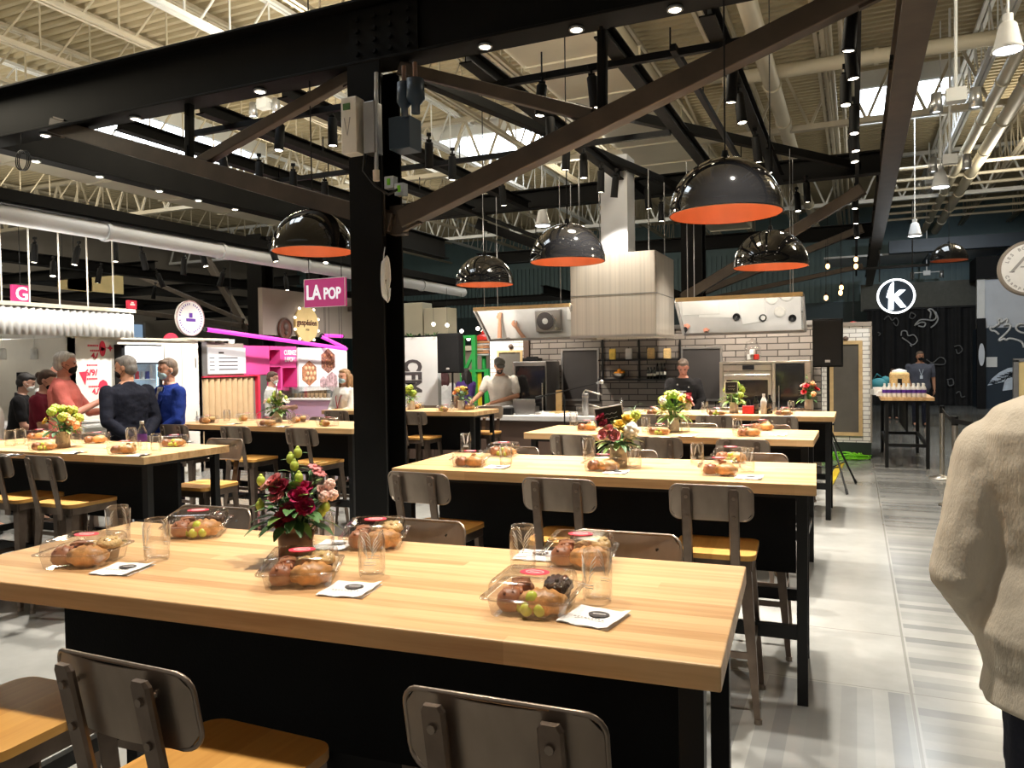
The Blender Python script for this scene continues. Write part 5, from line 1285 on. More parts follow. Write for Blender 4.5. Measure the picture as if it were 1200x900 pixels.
# ------------------------------------------------------------------ stalls on the left (fronts run along Y)
SX=-9.6
M['pink_sign']=em('lit pink sign face',(.60,.05,.22),.45)
M['sign_white']=em('lit white sign letters',(1,.97,.98),.7)
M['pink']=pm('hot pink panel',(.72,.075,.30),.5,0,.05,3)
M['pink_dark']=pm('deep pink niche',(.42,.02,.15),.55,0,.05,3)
M['lilac']=pm('lilac counter front',(.56,.36,.52),.5,0,.05,3)
M['tan']=pm('tan scalloped board',(.58,.40,.22),.6,0,.08,5)
M['neon']=em('magenta neon tube',(.85,.06,.58),1.25)
M['screen']=em('white menu screen',(1,.95,.92),.55)
M['fridge_lit']=em('lit fridge header',(1,1,1),1.1)
M['fridge_in']=em('fridge interior light panel',(.55,.78,1.0),2.4)
M['red_print']=pm('red print',(.70,.03,.07),.6,0,.05)
M['magenta']=pm('magenta sign',(.45,.02,.13),.5,0,.05)
M['gold']=pm('gold sign face',(.80,.60,.26),.5,0,.06,4)
M['leather']=pm('dark brown leather sign',(.10,.035,.02),.5,0,.3,12)
def Yx(px,X=SX): return gx(px,430,X).y
def Zx(px,py,X=SX): return gx(px,py,X).z
# corrugated canopy fascia
VX=-9.3; y0=4.6; y1=Yx(158,VX); zt=Zx(158,367,VX); zb=Zx(158,396,VX)
r=thing('stall_canopy','white corrugated metal canopy over the left stall','canopy',(VX,(y0+y1)/2,zb))
mb=MB(); n=int((y1-y0)/.02); vs=[]
for z in (zb,zt):
    for o in (0,.012):
        for i in range(n+1): vs.append(Vector((VX+o*-1+.016*sin(i*2*pi/4.6),y0+(y1-y0)*i/n,z)))
N=n+1; fs=[]
for i in range(n): fs+= [(i,i+1,2*N+i+1,2*N+i),(N+i,3*N+i,3*N+i+1,N+i+1),(i,N+i,N+i+1,i+1),(2*N+i,2*N+i+1,3*N+i+1,3*N+i)]
mb.add(vs,fs,0,True); mb.build('corrugated_fascia',M['white'],r)
mb=MB(); mb.bx(VX-.35,VX+.03,y0,y1+.02,zt,zt+.03); mb.bx(VX-.02,VX+.025,y0,y1+.02,zt,zt+.05); mb.build('cap',M['duct'],r)
mb=MB(); mb.bx(VX-1.9,VX-.02,y0,y1,zb+.02,zb+.05); mb.build('soffit',M['white'],r)
for i,px in enumerate((3,36,71,104,134)):
    y=Yx(px,VX); mb=MB(); mb.cyl((VX+.02,y,zt+.03),(VX+.02,y,3.42),.010,n=8); single(mb,'hanger_rod',M['warm_white'],'thin pale hanger rod above the white canopy, %s from the left'%ORD[i+1],'rod',group='hanger rods over the white canopy')
# stall shell
yw=Yx(84); yf=Yx(236)
mb=MB(); mb.bx(-11.6,-11.5,4.4,yf,0,2.6); struct(mb,'stall_back_wall',M['white'],'white back wall inside the left stall')
mb=MB(); mb.bx(SX-.08,SX,yw,Yx(146),0,Zx(150,397)); mb.bx(SX-.08,SX,Yx(190),yf,0,Zx(150,397)); mb.bx(SX-.08,SX,Yx(146),Yx(190),Zx(150,405),Zx(150,397)); mb.bx(-11.5,SX,yw,yw+.06,0,Zx(150,397)); mb.bx(-11.5,SX,yf-.06,yf,0,Zx(150,397)); struct(mb,'stall_front_wall',M['warm_white'],'white painted stall wall with red price graphics')
mb=MB(); mb.bx(SX-.12,SX+.04,yw,yf+.05,Zx(150,398),Zx(150,395.5)); struct(mb,'trim_4',M['duct'],'cream cap rail of the white stall wall')
mb=MB()
for i in range(20): mb.bx(-11.5,-11.48,4.5+i*.16,4.5+i*.16+.012,.9,2.4)
struct(mb,'trim_5',M['duct'],'vertical battens on the stall back wall')
# wall graphics (flat prints)
def onwall(px,py,X=SX+.003): return gx(px,py,X)
r=thing('wall_graphic','red price graphics printed on the white stall wall','wall graphic',onwall(105,440))
def blob(px,py,w,h,name,mat='red_print',n=20,fn=None):
    c=onwall(px,py); mb=MB(); A=facing(c,(0,1,0),(0,0,1)); pts=[(w/2*cos(2*pi*k/n),h/2*sin(2*pi*k/n)) for k in range(n)] if fn is None else fn
    mb.prism(pts,0,.003,0,A); return mb.build(name,M[mat],r)
s_=.0135
blob(120,408.5,.10,.22,'egg_shape'); blob(120,409,.06,.05,'egg_smile','warm_white')
blob(97.5,443,1,1,'slice_shape',fn=[(-.06,.08),(.06,.09),(.03,-.10)])
blob(121,452,1,1,'pot_shape',fn=[(-.07,.02),(-.05,.06),(0,.085),(.05,.06),(.07,.02),(.06,-.07),(-.06,-.07)])
blob(129,408,1,1,'leaf_shape',fn=[(-.05,0),(-.015,.015),(0,.05),(.015,.015),(.05,0),(.015,-.015),(0,-.05),(-.015,-.015)])
for (px,py,tx,sz) in ((111,417,'4,/',.10),(107,437,'6/9/',.12),(112,459,'4,/',.10)):
    text(tx,sz,facing(onwall(px,py),(0,1,0),(0,0,1)),'price_text',M['red_print'],r,.002,bold=.004)
for i,(px,py) in enumerate(((109,405),(112,411),(108,428),(108,444),(110,453))):
    mb=MB(); c=onwall(px,py)
    for k in range(6): mb.box(c+Vector((0,-.07+.028*k,0)),(.004,.018,.026))
    mb.build('small_lettering',M['red_print'],r)
# fridge
fy0,fy1=Yx(143,-9.45),Yx(190,-9.45); zt=Zx(168,404,-9.45)
r=thing('drinks_fridge','glass door drinks fridge with white lit header between the two suited men','fridge',(-9.6,(fy0+fy1)/2,0))
mb=MB(); X0=-10.2; mb.bx(X0,-9.45,fy0,fy0+.05,.1,zt); mb.bx(X0,-9.45,fy1-.05,fy1,.1,zt); mb.bx(X0,-9.45,fy0,fy1,zt-.05,zt); mb.bx(X0,-9.45,fy0,fy1,.1,.35); mb.bx(X0,X0+.04,fy0,fy1,.1,zt); mb.build('casing',M['black'],r)
hz=Zx(168,425,-9.45); mb=MB(); mb.bx(-9.46,-9.40,fy0+.05,fy1-.01,hz,zt-.02); mb.build('lit_header',M['fridge_lit'],r,bev=.02)
mb=MB(); mb.bx(X0+.05,X0+.06,fy0+.06,fy1-.06,.4,hz-.02); mb.build('light_panel',M['fridge_in'],r)
mb=MB(); mb.bx(X0+.06,-9.47,fy1-.060,fy1-.052,.36,hz-.02); mb.bx(X0+.06,-9.47,fy0+.052,fy0+.060,.36,hz-.02); mb.build('lining',M['white_and_skylit'],r)
for yy in (fy0+.075,fy1-.075): mb=MB(); mb.bx(-9.475,-9.465,yy-.012,yy+.012,.40,hz-.03); mb.build('added_glow_strip',M['fridge_in'],r)  # glowing strips added to brighten the fridge lining
for k in range(4):
    z=.42+k*.36; mb=MB(); mb.bx(X0+.06,-9.52,fy0+.05,fy1-.05,z,z+.012); mb.build('shelf',M['white_and_skylit'],r)
mb=MB(); mb.bx(-9.455,-9.445,fy0+.07,fy1-.07,.4,hz-.03); d=mb.build('door_glass',M['pane'],r); mb=MB(); mb.cyl((-9.42,fy0+.12,.8),(-9.42,fy0+.12,1.4),.012,n=8); mb.build('handle',M['black'],d)
r0=None; k=0; cols=['red_print','white_and_skylit','blue_label','steel','rose_red','fl_yellow']
for sh in range(1,4):
    for j in range(6):
        y=fy0+.12+j*(fy1-fy0-.24)/5; z=.432+sh*.36; k+=1
        mb=MB(); mb.lathe((-9.62,y,z),[(0,0),(.028,0),(.03,.01),(.03,.10),(.024,.115),(0,.115)],n=12); single(mb,'drink_can',M[cols[(j+sh)%6]],'drink can in the fridge, %s shelf from the top, %s from left'%(ORD[4-sh],ORD[j+1]),'can',group='cans in the fridge')
# white double door right of fridge
y0=Yx(192); y1=Yx(231); r=thing('utility_cabinet','white flush cabinet doors right of the drinks fridge','cabinet',(SX,(y0+y1)/2,0))
ym=(y0+y1)/2; mb=MB(); mb.bx(SX,SX+.025,y0,ym-.004,.05,Zx(200,404)); d1=mb.build('door',M['warm_white'],r,bev=.003); mb=MB(); mb.bx(SX,SX+.025,ym+.004,y1,.05,Zx(200,404)); d2=mb.build('door',M['warm_white'],r,bev=.003)
for z in (.9,1.75):
    mb=MB(); mb.cyl((SX+.035,y1-.06,z-.08),(SX+.035,y1-.06,z+.08),.008,n=8); mb.build('handle',M['steel'],d2)
# stall 1 counter with till and pendants
r=thing('stall_counter','white service counter of the left stall behind the salmon shirt','counter',(-9.7,6.0,0)); mb=MB(); mb.bx(-10.2,-9.5,4.6,yw-.02,.95,1.0); mb.build('top',M['white'],r,bev=.005); mb=MB(); mb.bx(-10.15,-9.6,4.65,yw-.05,0,.95); mb.build('front',M['warm_white'],r)
p=gx(34,447,-10.6); r=thing('till_screen','black till screen between the two women in the left stall','screen',(p.x,p.y,1.0)); mb=MB(); mb.box(p,(.03,.34,.26)); mb.build('display',M['black'],r,bev=.006); mb=MB(); mb.cyl((p.x,p.y,1.0),(p.x,p.y,p.z-.1),.02,n=8); mb.cyl((p.x,p.y,1.0),(p.x,p.y,1.015),.08,n=14); mb.build('foot',M['black'],r)
for i,px in enumerate((3,40,73)):
    p=gx(px,416,-10.3); r=thing('small_pendant','small white cylinder pendant inside the left stall, %s'%ords(3)[i],'pendant lamp',p,0,'small pendants in the stall'); mb=MB(); mb.lathe(p,[(0,.09),(.03,.09),(.045,.07),(.045,-.06),(.04,-.06),(.03,.05),(0,.06)],n=18); mb.build('shade',M['white'],r); mb=MB(); mb.cyl(p+Vector((0,0,.08)),(p.x,p.y,2.5),.004,n=5); mb.build('cord',M['white'],r)
# small rack at the foot of the wall graphic
p=gx(112,487,-9.2); r=thing('menu_rack','low white rack with paper menus between salmon shirt and navy suit','rack',(p.x,p.y,0)); zz=p.z
mb=MB(); mb.bx(p.x-.2,p.x+.2,p.y-.35,p.y+.35,zz-.14,zz-.11); mb.bx(p.x-.2,p.x-.17,p.y-.35,p.y+.35,0,zz-.14); mb.bx(p.x+.17,p.x+.2,p.y-.35,p.y-.32,0,zz-.14); mb.bx(p.x+.17,p.x+.2,p.y+.32,p.y+.35,0,zz-.14); mb.build('body',M['white'],r)
for k in range(2): mb=MB(); mb.box((p.x+.05,p.y-.1,zz-.10+.035*k),(.22,.32,.02),rz=.05*k); mb.build('paper_tray',M['paper'],r)
# menu block + tan slats
ya,yb_=Yx(236),Yx(310)
r=thing('menu_stall','menu counter block with tan scalloped board under a white screen','counter',(SX,(ya+yb_)/2,0))
zl=Zx(260,441); mb=MB(); mb.bx(SX-.5,SX-.02,ya,yb_,0,zl); mb.bx(SX-.5,SX-.02,ya,Yx(287),zl,Zx(260,402)); mb.build('carcass',M['taupe'],r)
mb=MB(); n=9; 
for i in range(n):
    yy0=ya+.03+i*(Yx(298)-ya-.05)/n; w=(Yx(298)-ya-.05)/n; pts=[(-w/2,-.02)]+[(-w/2+w*k/8,.045*sin(pi*k/8)) for k in range(9)]+[(w/2,-.02)]
    mb.prism([(b,-a) for a,b in pts],.25,zl-.03,0,T(SX-.02,yy0+w/2,0),smooth=True)
mb.build('scalloped_board',M['tan'],r)
mb=MB(); mb.bx(SX-.02,SX+.05,ya,Yx(302),zl-.012,zl+.008); mb.bx(SX-.02,SX+.05,Yx(299.5),Yx(302),.2,zl-.012); mb.build('red_edge',M['red_print'],r)
mb=MB(); mb.bx(SX-.02,SX+.03,Yx(302.3),Yx(311),0,zl+.0); mb.bx(SX-.02,SX+.02,ya,Yx(242),zl+.01,Zx(240,401)); mb.build('dark_post',M['steel_dark'],r)
mb=MB(); mb.bx(SX-.01,SX+.03,Yx(243),Yx(286.5),Zx(243,438.5),Zx(243,407)); sc2=mb.build('menu_screen',M['screen'],r)
mb=MB()
for k in range(4):
    z=Zx(262,420+4.5*k); mb.bx(SX+.03,SX+.032,Yx(244),Yx(250),z,z+.014); mb.bx(SX+.03,SX+.034,Yx(255),Yx(277),z,z+.018)
mb.bx(SX+.03,SX+.032,Yx(255),Yx(261),Zx(262,414.5),Zx(262,412.5)); mb.build('menu_lines',M['ink'],sc2)
mb=MB(); mb.bx(SX-.3,SX+.06,Yx(218),Yx(266),Zx(240,399),Zx(240,396.5)); mb.build('top_board',M['duct'],r)
for i,px in enumerate((248,258,271)):
    p=gx(px,402,SX-.1); mb=MB(); mb.lathe(p-Vector((0,0,.08)),[(0,0),(.06,0),(.065,.02),(.05,.10),(.055,.14),(0,.14)],n=14); single(mb,'white_jar',M['pot_white'],'small white jar on top of the menu block, %s'%ords(3)[i],'jar',group='jars on the menu block')
# pink stall block
ya,yb_=Yx(288),Yx(350); PX=SX-.05
r=thing('pink_shelf','hot pink shelf block with open niches and white lettering','shelf',(PX,(ya+yb_)/2,Zx(320,456)))
zt=Zx(300,405); zb=Zx(320,456); zm=Zx(300,439)
mb=MB(); mb.bx(PX-.4,PX-.36,ya,yb_,zm,zt); mb.bx(PX-.36,PX,ya,Yx(316,PX),zm,zt); y2=Yx(316.5,PX);y3=Yx(328.5,PX);y4=Yx(331,PX)
mb.bx(PX-.36,PX,y2,yb_,Zx(330,410),zt); mb.bx(PX-.36,PX,y3,y4,zb,Zx(330,410)); mb.bx(PX-.36,PX,y2,y3,Zx(322,430),Zx(322,427)); mb.bx(PX-.36,PX,y4,yb_,Zx(340,431),Zx(340,410)); mb.bx(PX-.36,PX,Yx(348.5,PX),yb_,zb,Zx(340,431)); mb.bx(PX-.36,PX,y2,yb_,zb-.03,zb); mb.build('carcass',M['pink'],r)
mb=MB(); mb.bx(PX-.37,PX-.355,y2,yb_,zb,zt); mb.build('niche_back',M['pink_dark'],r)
A=facing(gx(340,413.5,PX+.003),(0,1,0),(0,0,1)); text('CUISINEZ',.125,A,'lettering',M['white'],r,.003,bold=.004,sx=.62); A=facing(gx(340,421.5,PX+.003),(0,1,0),(0,0,1)); text('LAPOP !',.125,A,'lettering',M['white'],r,.003,bold=.004,sx=.66)
# hexagon poster
ya,yb_=Yx(350),Yx(407); r=thing('hexagon_poster','white wall poster with brown hexagon waffle pictures','poster',(SX,(ya+yb_)/2,Zx(380,456)))
mb=MB(); mb.bx(SX-.04,SX,ya,yb_,Zx(380,457),Zx(380,408)); mb.build('sheet',M['white'],r)
M['waffle']=pm('waffle picture',(.36,.15,.07),.6,0,.6,16); M['waffle2']=pm('chocolate picture',(.28,.12,.08),.6,0,.7,22); M['photo_grey']=pm('grey pink picture',(.45,.30,.30),.6,0,.6,16)
for px,py,rr,mt,nm_ in ((362.5,437.5,.245,'waffle','left_picture'),(384.5,423,.25,'waffle2','upper_picture'),(389,447,.20,'photo_grey','lower_picture'),(379,448,.12,'photo_grey','small_picture')):
    c=gx(px,py,SX+.002); mb=MB(); mb.prism([(rr*cos(pi/6+pi*k/3),rr*sin(pi/6+pi*k/3)) for k in range(6)],0,.004,0,facing(c,(0,1,0),(0,0,1))); f=mb.build('hexagon_picture',M[mt],r)
    if rr>.2:
        mb=MB()
        for a in range(3):
            for b in range(3): mb.ell(c+Vector((.006,(a-1)*rr*.42+(.05 if b%2 else 0),(b-1)*rr*.40)),(.008,rr*.17,rr*.15),n=8,m=5)
        mb.build('waffle_squares',M['tan' if mt=='waffle' else 'orange' if False else 'waffle'],f)
# lilac counter in front
cy=11.15; a=gy(335,470,cy); b=gy(391,470,cy); zt=gy(360,467,cy).z
r=thing('lilac_counter','lilac service counter of the pink stall','counter',((a.x+b.x)/2,cy,0)); mb=MB(); mb.bx(a.x,b.x,cy,cy+.5,.08,zt-.03); mb.build('front',M['lilac'],r); mb=MB(); mb.bx(a.x-.02,b.x+.02,cy-.03,cy+.52,zt-.03,zt); mb.build('top',M['white'],r,bev=.005); mb=MB(); mb.bx(a.x+.03,b.x-.03,cy+.04,cy+.46,0,.08); mb.build('plinth',M['black'],r)
q0=gy(344,466,cy+.2); q1=gy(388,466,cy+.2); r=thing('display_case','clear sneeze guard case on the lilac counter','case',((q0.x+q1.x)/2,cy+.25,zt))
mb=MB(); mb.bx(q0.x,q1.x,cy+.08,cy+.085,zt,zt+.2); mb.bx(q0.x,q1.x,cy+.08,cy+.45,zt+.2,zt+.205); mb.bx(q0.x,q0.x+.005,cy+.08,cy+.45,zt,zt+.2); mb.bx(q1.x-.005,q1.x,cy+.08,cy+.45,zt,zt+.2); mb.build('glass_panel',M['pane'],r)
for i in range(9):
    x=q0.x+.05+i*(q1.x-q0.x-.1)/8; mb=MB(); mb.lathe((x,cy+.2,zt),[(0,0),(.026,0),(.032,.075),(.034,.085),(0,.08)],n=12); single(mb,'dessert_cup',M['tan'],'tan dessert cup in the case on the lilac counter, %s'%ords(9)[i],'cup',group='dessert cups in the case')
p=gy(338,457,cy+.2); r=thing('card_terminal','grey till terminal on the left end of the lilac counter','terminal',(p.x,cy+.2,zt)); mb=MB(); mb.box((p.x,cy+.2,zt+.10),(.22,.05,.19)); mb.build('display',M['steel'],r,bev=.006); mb=MB(); mb.box((p.x,cy+.24,zt+.012),(.14,.14,.024)); mb.build('foot',M['black'],r)
# neon bars
def neon(a,b,l):
    a=Vector(a);b=Vector(b); r=thing('neon_bar',l,'neon light',a); mb=MB(); mb.cyl(a,b,.035,n=10); mb.build('tube',M['neon'],r); mb=MB(); mb.cyl(a.lerp(b,.15),(a.lerp(b,.15).x,a.lerp(b,.15).y,4.0),.004,n=5); mb.cyl(a.lerp(b,.85),(a.lerp(b,.85).x,a.lerp(b,.85).y,4.0),.004,n=5); mb.build('hanger_rod',M['black'],r); mb=MB(); d=(b-a).normalized(); mb.cyl(a-d*.02,a+d*.01,.038,n=10); mb.cyl(b-d*.01,b+d*.02,.038,n=10); mb.build('end_cap',M['black'],r)
neon(gx(241,386,SX+.35),gx(406,409,SX+.35),'long magenta neon bar sloping over the pink stall'); neon(gx(376,394,SX+.1),gx(405,408,SX+.34),'short magenta neon bar meeting the long one at the right'); neon(gx(378,393,SX+.1),gx(401,394,SX+.05),'short level magenta neon bar at the right of the pink stall')
# taupe bulkhead with round signs
BX=SX-.9; mb=MB(); mb.bx(BX-.1,BX,Yx(309,BX),Yx(440,BX),Zx(350,394,BX),Zx(350,342,BX)); struct(mb,'bulkhead_wall',M['taupe'],'taupe bulkhead above the pink stall')
c=gx(360,380,BX+.06); rr=(gx(373.5,380,BX).y-gx(347,380,BX).y)/2
r=thing('round_sign','round gold sign with small bulbs on the taupe bulkhead','sign',c); A=facing(c,(0,1,0),(0,0,1))
mb=MB(); mb.cyl(A@Vector((0,0,-.05)),A@Vector((0,0,0)),rr,n=36); mb.build('disc',M['gold'],r); text('gaspésien',rr*.46,A@T(0,.03,.002),'lettering',M['leather'],r,.003,bold=.004)
text('1920',rr*.16,A@T(0,-rr*.32,.002),'lettering',M['leather'],r,.002)
for k in range(10):
    a=2*pi*k/10+.3; mb=MB(); q=A@Vector((rr*1.06*cos(a),rr*1.06*sin(a),-.01)); mb.ell(q,.03,n=10,m=7); mb.build('bulb',M['bulb_soft'],r)
c=gx(335,386,BX+.06); r=thing('crest_sign','oval dark brown crest sign left of the gold sign','sign',c); A=facing(c,(0,1,0),(0,0,1)); ry=(gx(343,386,BX).y-gx(327,386,BX).y)/2
mb=MB(); mb.cyl((0,0,-.03),(0,0,0),1,n=32,M=A@Matrix.Diagonal((ry,ry*1.15,1,1))); mb.build('plate',M['leather'],r)
mb=MB(); mb.tube([A@Vector((ry*.9*cos(t),ry*1.03*sin(t),.005)) for t in [2*pi*k/28 for k in range(28)]],.02,n=6,closed=True); mb.build('rim',M['brown_lam'],r)
mb=MB(); mb.ell(A@Vector((0,.05,0)),(.05,ry*.34,ry*.4)); mb.ell(A@Vector((0,-ry*.35,0)),(.05,ry*.2,ry*.25)); mb.build('crest_relief',M['brown_lam'],r)
# LA POP hanging sign
ys=9.4; a=gy(357.5,329,ys); b=gy(405,325.5,ys); c=gy(405,357.5,ys); w=b.x-a.x; h=b.z-c.z+.02; ctr=Vector(((a.x+b.x)/2,ys,(a.z+c.z)/2+.0))
r=thing('hanging_sign','pink LA POP hanging sign left of the big column','sign',ctr); mb=MB(); mb.box(ctr,(w,.05,h)); mb.build('sign_box',M['pink_sign'],r,bev=.004)
mb=MB(); f=.008
for q in ((0,h/2,w,f),(0,-h/2,w,f)): mb.box(ctr+Vector((0,-.026,q[1])),(q[2],.006,q[3]))
for sg in (-1,1): mb.box(ctr+Vector((sg*w/2,-.026,0)),(f,.006,h))
mb.build('edge',M['pot_white'],r)
A=facing(ctr+Vector((0,-.027,0)),(1,0,0),(0,0,1)); text('LA',h*.72,A@T(-w*.455,.0,0),'lettering',M['sign_white'],r,.004,'LEFT',sx=.78,bold=.007); text('POP',h*.56,A@T(-w*.02,-h*.055,0),'lettering',M['sign_white'],r,.004,'LEFT',sx=.72,bold=.007)
mb=MB()
for sg in (-1,1): mb.cyl(ctr+Vector((sg*w*.4,0,h/2)),ctr+Vector((sg*w*.4,0,1.0)),.006,n=6)
mb.build('hanger_rod',M['black'],r)
# other hanging signs on the left
def rsign(c,R,right,label,face,ring,rot=0,txt=None,tm=None):
    r=thing('round_sign',label,'sign',c); A=facing(c,right,(0,0,1)); mb=MB(); mb.cyl(A@Vector((0,0,-.05)),A@Vector((0,0,0)),R,n=40); mb.build('disc',M[face],r)
    mb=MB(); mb.tube([A@Vector((R*.99*cos(t),R*.99*sin(t),0)) for t in [2*pi*k/40 for k in range(40)]],R*.03,n=6,closed=True); mb.build('rim',M[ring],r)
    mb=MB()
    for k in range(34):
        a=2*pi*k/34
        if k%9==8: continue
        mb.box((R*.80*cos(a),R*.80*sin(a),.003),(R*.06,R*.10,.004),0,A,rz=a) if False else mb.box((0,0,0),(R*.11,R*.05,.004),0,A@T(R*.80*cos(a),R*.80*sin(a),.003)@RZ(a))
    mb.build('ring_lettering',M[tm or 'greyink'],r); return r,A
r,A=rsign(gx(223.5,373,-10.4),.30,(0,1,0),'round white sign with ring lettering above the menu block','pot_white','photo_grey',tm='purple'); mb=MB(); mb.box((0,-.03,.004),(.20,.05,.006),0,A); mb.box((0,.05,.004),(.07,.08,.006),0,A); mb.build('emblem',M['purple'],r)
c=gx(24,345,-10.0); r=thing('hanging_sign','magenta square sign with a white swirl above the white canopy','sign',c); mb=MB(); mb.box(c,(.05,.24,.24)); mb.build('sign_box',M['magenta'],r,bev=.004); A=facing(c+Vector((.027,0,0)),(0,1,0),(0,0,1)); text('G',.24,A,'letter',M['white'],r,.004,bold=.004); mb=MB(); mb.cyl(c+Vector((0,0,.12)),c+Vector((0,0,1.0)),.005,n=6); mb.build('hanger_rod',M['black'],r)
c=gx(201,393,-10.3); r=thing('arch_sign','small red arched sign on top of the stall wall','sign',c); A=facing(c-Vector((0,0,.12)),(0,1,0),(0,0,1)); mb=MB(); mb.prism([(.16*cos(pi*k/16),.16*sin(pi*k/16)) for k in range(17)],-.03,0,0,A); mb.build('arch',M['red_print'],r); mb=MB(); mb.bx(c.x-.03,c.x,c.y-1.1,c.y+.15,c.z-.16,c.z-.12); mb.build('base_strip',M['red_print'],r)
c=gx(154,357,-10.8); r=thing('hanging_sign','small red sign behind the right end of the white canopy','sign',c); A=facing(c+Vector((.026,0,0)),(0,1,0),(0,0,1)); mb=MB(); mb.box(c,(.05,.17,.14)); mb.build('sign_box',M['red_print'],r,bev=.004); mb=MB(); mb.box((0,0,0),(.09,.03,.004),0,A); mb.box((0,.03,0),(.05,.02,.004),0,A); mb.build('emblem',M['white'],r)
# far wall window band and lit boards behind the truss
M['win_blue']=em('blue daylight window',(.28,.42,.60),.7)
mb=MB(); 
for i in range(7): mb.bx(-26.95,-26.9,8+i*2.2,9.9+i*2.2,2.6,3.5,0); 
for i in range(8): mb.bx(-26.97,-26.86,7.8+i*2.2,8.0+i*2.2,2.5,3.6,1)
struct(mb,'window_5',[M['win_blue'],M['wall_grey']],'bluish window band high on the far left wall')
for i,(px,py,w,h) in enumerate(((112,328,.9,.55),(88,330,.5,.4))):
    c=gx(px,py,-16.0); o=thing('light_board','pale cream board hanging far behind the white canopy, %s'%('right' if i==0 else 'left'),'board',c); mb=MB(); mb.box(c,(.05,w*1.6,h)); mb.build('panel',M['gold'],o); mb=MB(); mb.cyl(c+Vector((0,-w*.6,h/2)),c+Vector((0,-w*.6,1.6)),.01,n=5); mb.cyl(c+Vector((0,w*.6,h/2)),c+Vector((0,w*.6,1.6)),.01,n=5); mb.build('hanger_rod',M['black'],o)
# shop block and shelves beyond the banner
r=thing('shop_unit','grey shop unit with shelf of lamps beyond the white banner','unit',(-9.6,17.5,0)); mb=MB(); a=gy(470,385,17); b=gy(566,385,17); mb.bx(a.x,b.x,17,18.2,0,2.0); mb.build('body',M['taupe'],r); mb=MB(); mb.bx(a.x,b.x,16.9,17.0,2.0,2.12); mb.build('ledge',M['duct'],r)
for i,(x0,x1,y0,y1) in enumerate(((478,500,356,385),(501,529,362,385))):
    a=gy(x0,y0,17.4); b=gy(x1,y1,17.4); mb=MB(); mb.bx(a.x,b.x,17.2,17.7,2.12,a.z); o=thing('extract_box','grey extractor box above the shop unit, %s one'%('left' if i==0 else 'right'),'extractor',((a.x+b.x)/2,17.2,2.12)); mb.build('casing',M['duct'],o,bev=.01); mb=MB(); mb.bx(a.x+.03,b.x-.03,17.19,17.2,2.2,2.26); mb.build('slot',M['black'],o)
for i,(px,py) in enumerate(((541,388),(549,397),(560,385),(566,389),(508,380),(524,381))):
    p=gy(px,py,16.5); r=thing('hanging_bulb','small warm bulb behind the banner and speaker, %s'%ords(6)[i],'bulb',p,0,'warm bulbs behind the banner'); mb=MB(); mb.ell(p,.045,n=10,m=7); mb.build('bulb',M['lens_warm'],r); mb=MB(); mb.cyl(p,p+Vector((0,0,.9)),.004,n=5); mb.build('cord',M['black'],r)
# white banner
yb=12.4; a=gy(463,396,yb); b=gy(512.5,396,yb); zt=a.z
r=thing('banner_panel','white freestanding banner panel with black CFM letters right of the column','banner',((a.x+b.x)/2,yb,0)); mb=MB(); mb.bx(a.x,b.x,yb,yb+.12,.03,zt); mb.build('panel',M['white'],r,bev=.004)
c=gy(483,443,yb-.002); A=Matrix(((0,1,0,c.x),(0,0,-1,c.y),(-1,0,0,c.z),(0,0,0,1))); text('CFM.',.50,A,'lettering',M['ink'],r,.004,bold=.018,sx=.64)
mb=MB(); mb.bx(a.x-.05,b.x+.05,yb-.1,yb+.22,0,.03); mb.build('foot',M['steel_dark'],r)
r=thing('planter_strip','strip of green foliage along the top of the banner panel','plant',((a.x+b.x)/2,yb+.06,zt)); mb=MB(); rd=random.Random(4)
for i in range(90):
    q=Vector((rd.uniform(a.x,b.x),yb+.06+rd.uniform(-.05,.05),zt)); leaf(mb,q,(rd.uniform(-1,1),rd.uniform(-1,1),rd.uniform(.2,1)),(0,0,1.01),.13,.02)
mb.build('foliage',M['leaf'],r); mb=MB(); mb.bx(a.x,b.x,yb+.01,yb+.11,zt,zt+.03); mb.build('trough',M['black'],r)
# green booth
M['green']=pm('bright green frame',(.03,.42,.08),.4,0,.06,6); M['yellow']=pm('yellow panel',(.82,.60,.02),.45,0,.05,6); M['blue']=pm('blue dispenser',(.02,.05,.16),.35,0,.1,6)
yg=14.4; P=lambda px,py:gy(px,py,yg)
r=thing('green_booth','bright green framed kiosk with yellow panel behind the DJ','kiosk',(P(556,470).x,yg,0))
for px in (541,555,569.5):
    x=P(px,430).x; mb=MB(); mb.bx(x-.045,x+.045,yg,yg+.09,0,P(px,393 if px<565 else 432).z); mb.build('post',M['green'],r)
mb=MB(); mb.bx(P(539,430).x,P(556,430).x,yg+.01,yg+.08,P(540,397).z,P(540,393).z); mb.bar(P(545,432)+Vector((0,.05,0)),P(553,415)+Vector((0,.05,0)),.06); mb.bx(P(539,430).x,P(571,430).x,yg+.01,yg+.08,P(540,436).z,P(540,433).z); mb.build('rail',M['green'],r)
mb=MB(); mb.bx(P(544,430).x,P(562,430).x,yg+.09,yg+.13,.2,P(550,434).z); mb.build('yellow_panel',M['yellow'],r); mb=MB(); mb.bx(P(562,430).x,P(567,430).x,yg+.09,yg+.13,.2,P(550,432).z); mb.build('dark_panel',M['black'],r)
c=P(557,408)+Vector((0,.4,0)); zz=c.z; r=thing('tray_tower','tower of orange and white round trays under a red lid behind the DJ','tray stack',(c.x,c.y,zz-.2))
for k in range(6):
    mb=MB(); mb.lathe((c.x,c.y,zz-.16+.055*k),[(0,0),(.20,0),(.23,.03),(.23,.036),(0,.03)],n=26); mb.build('tray',M['fl_orange' if k%2 else 'pot_white'],r)
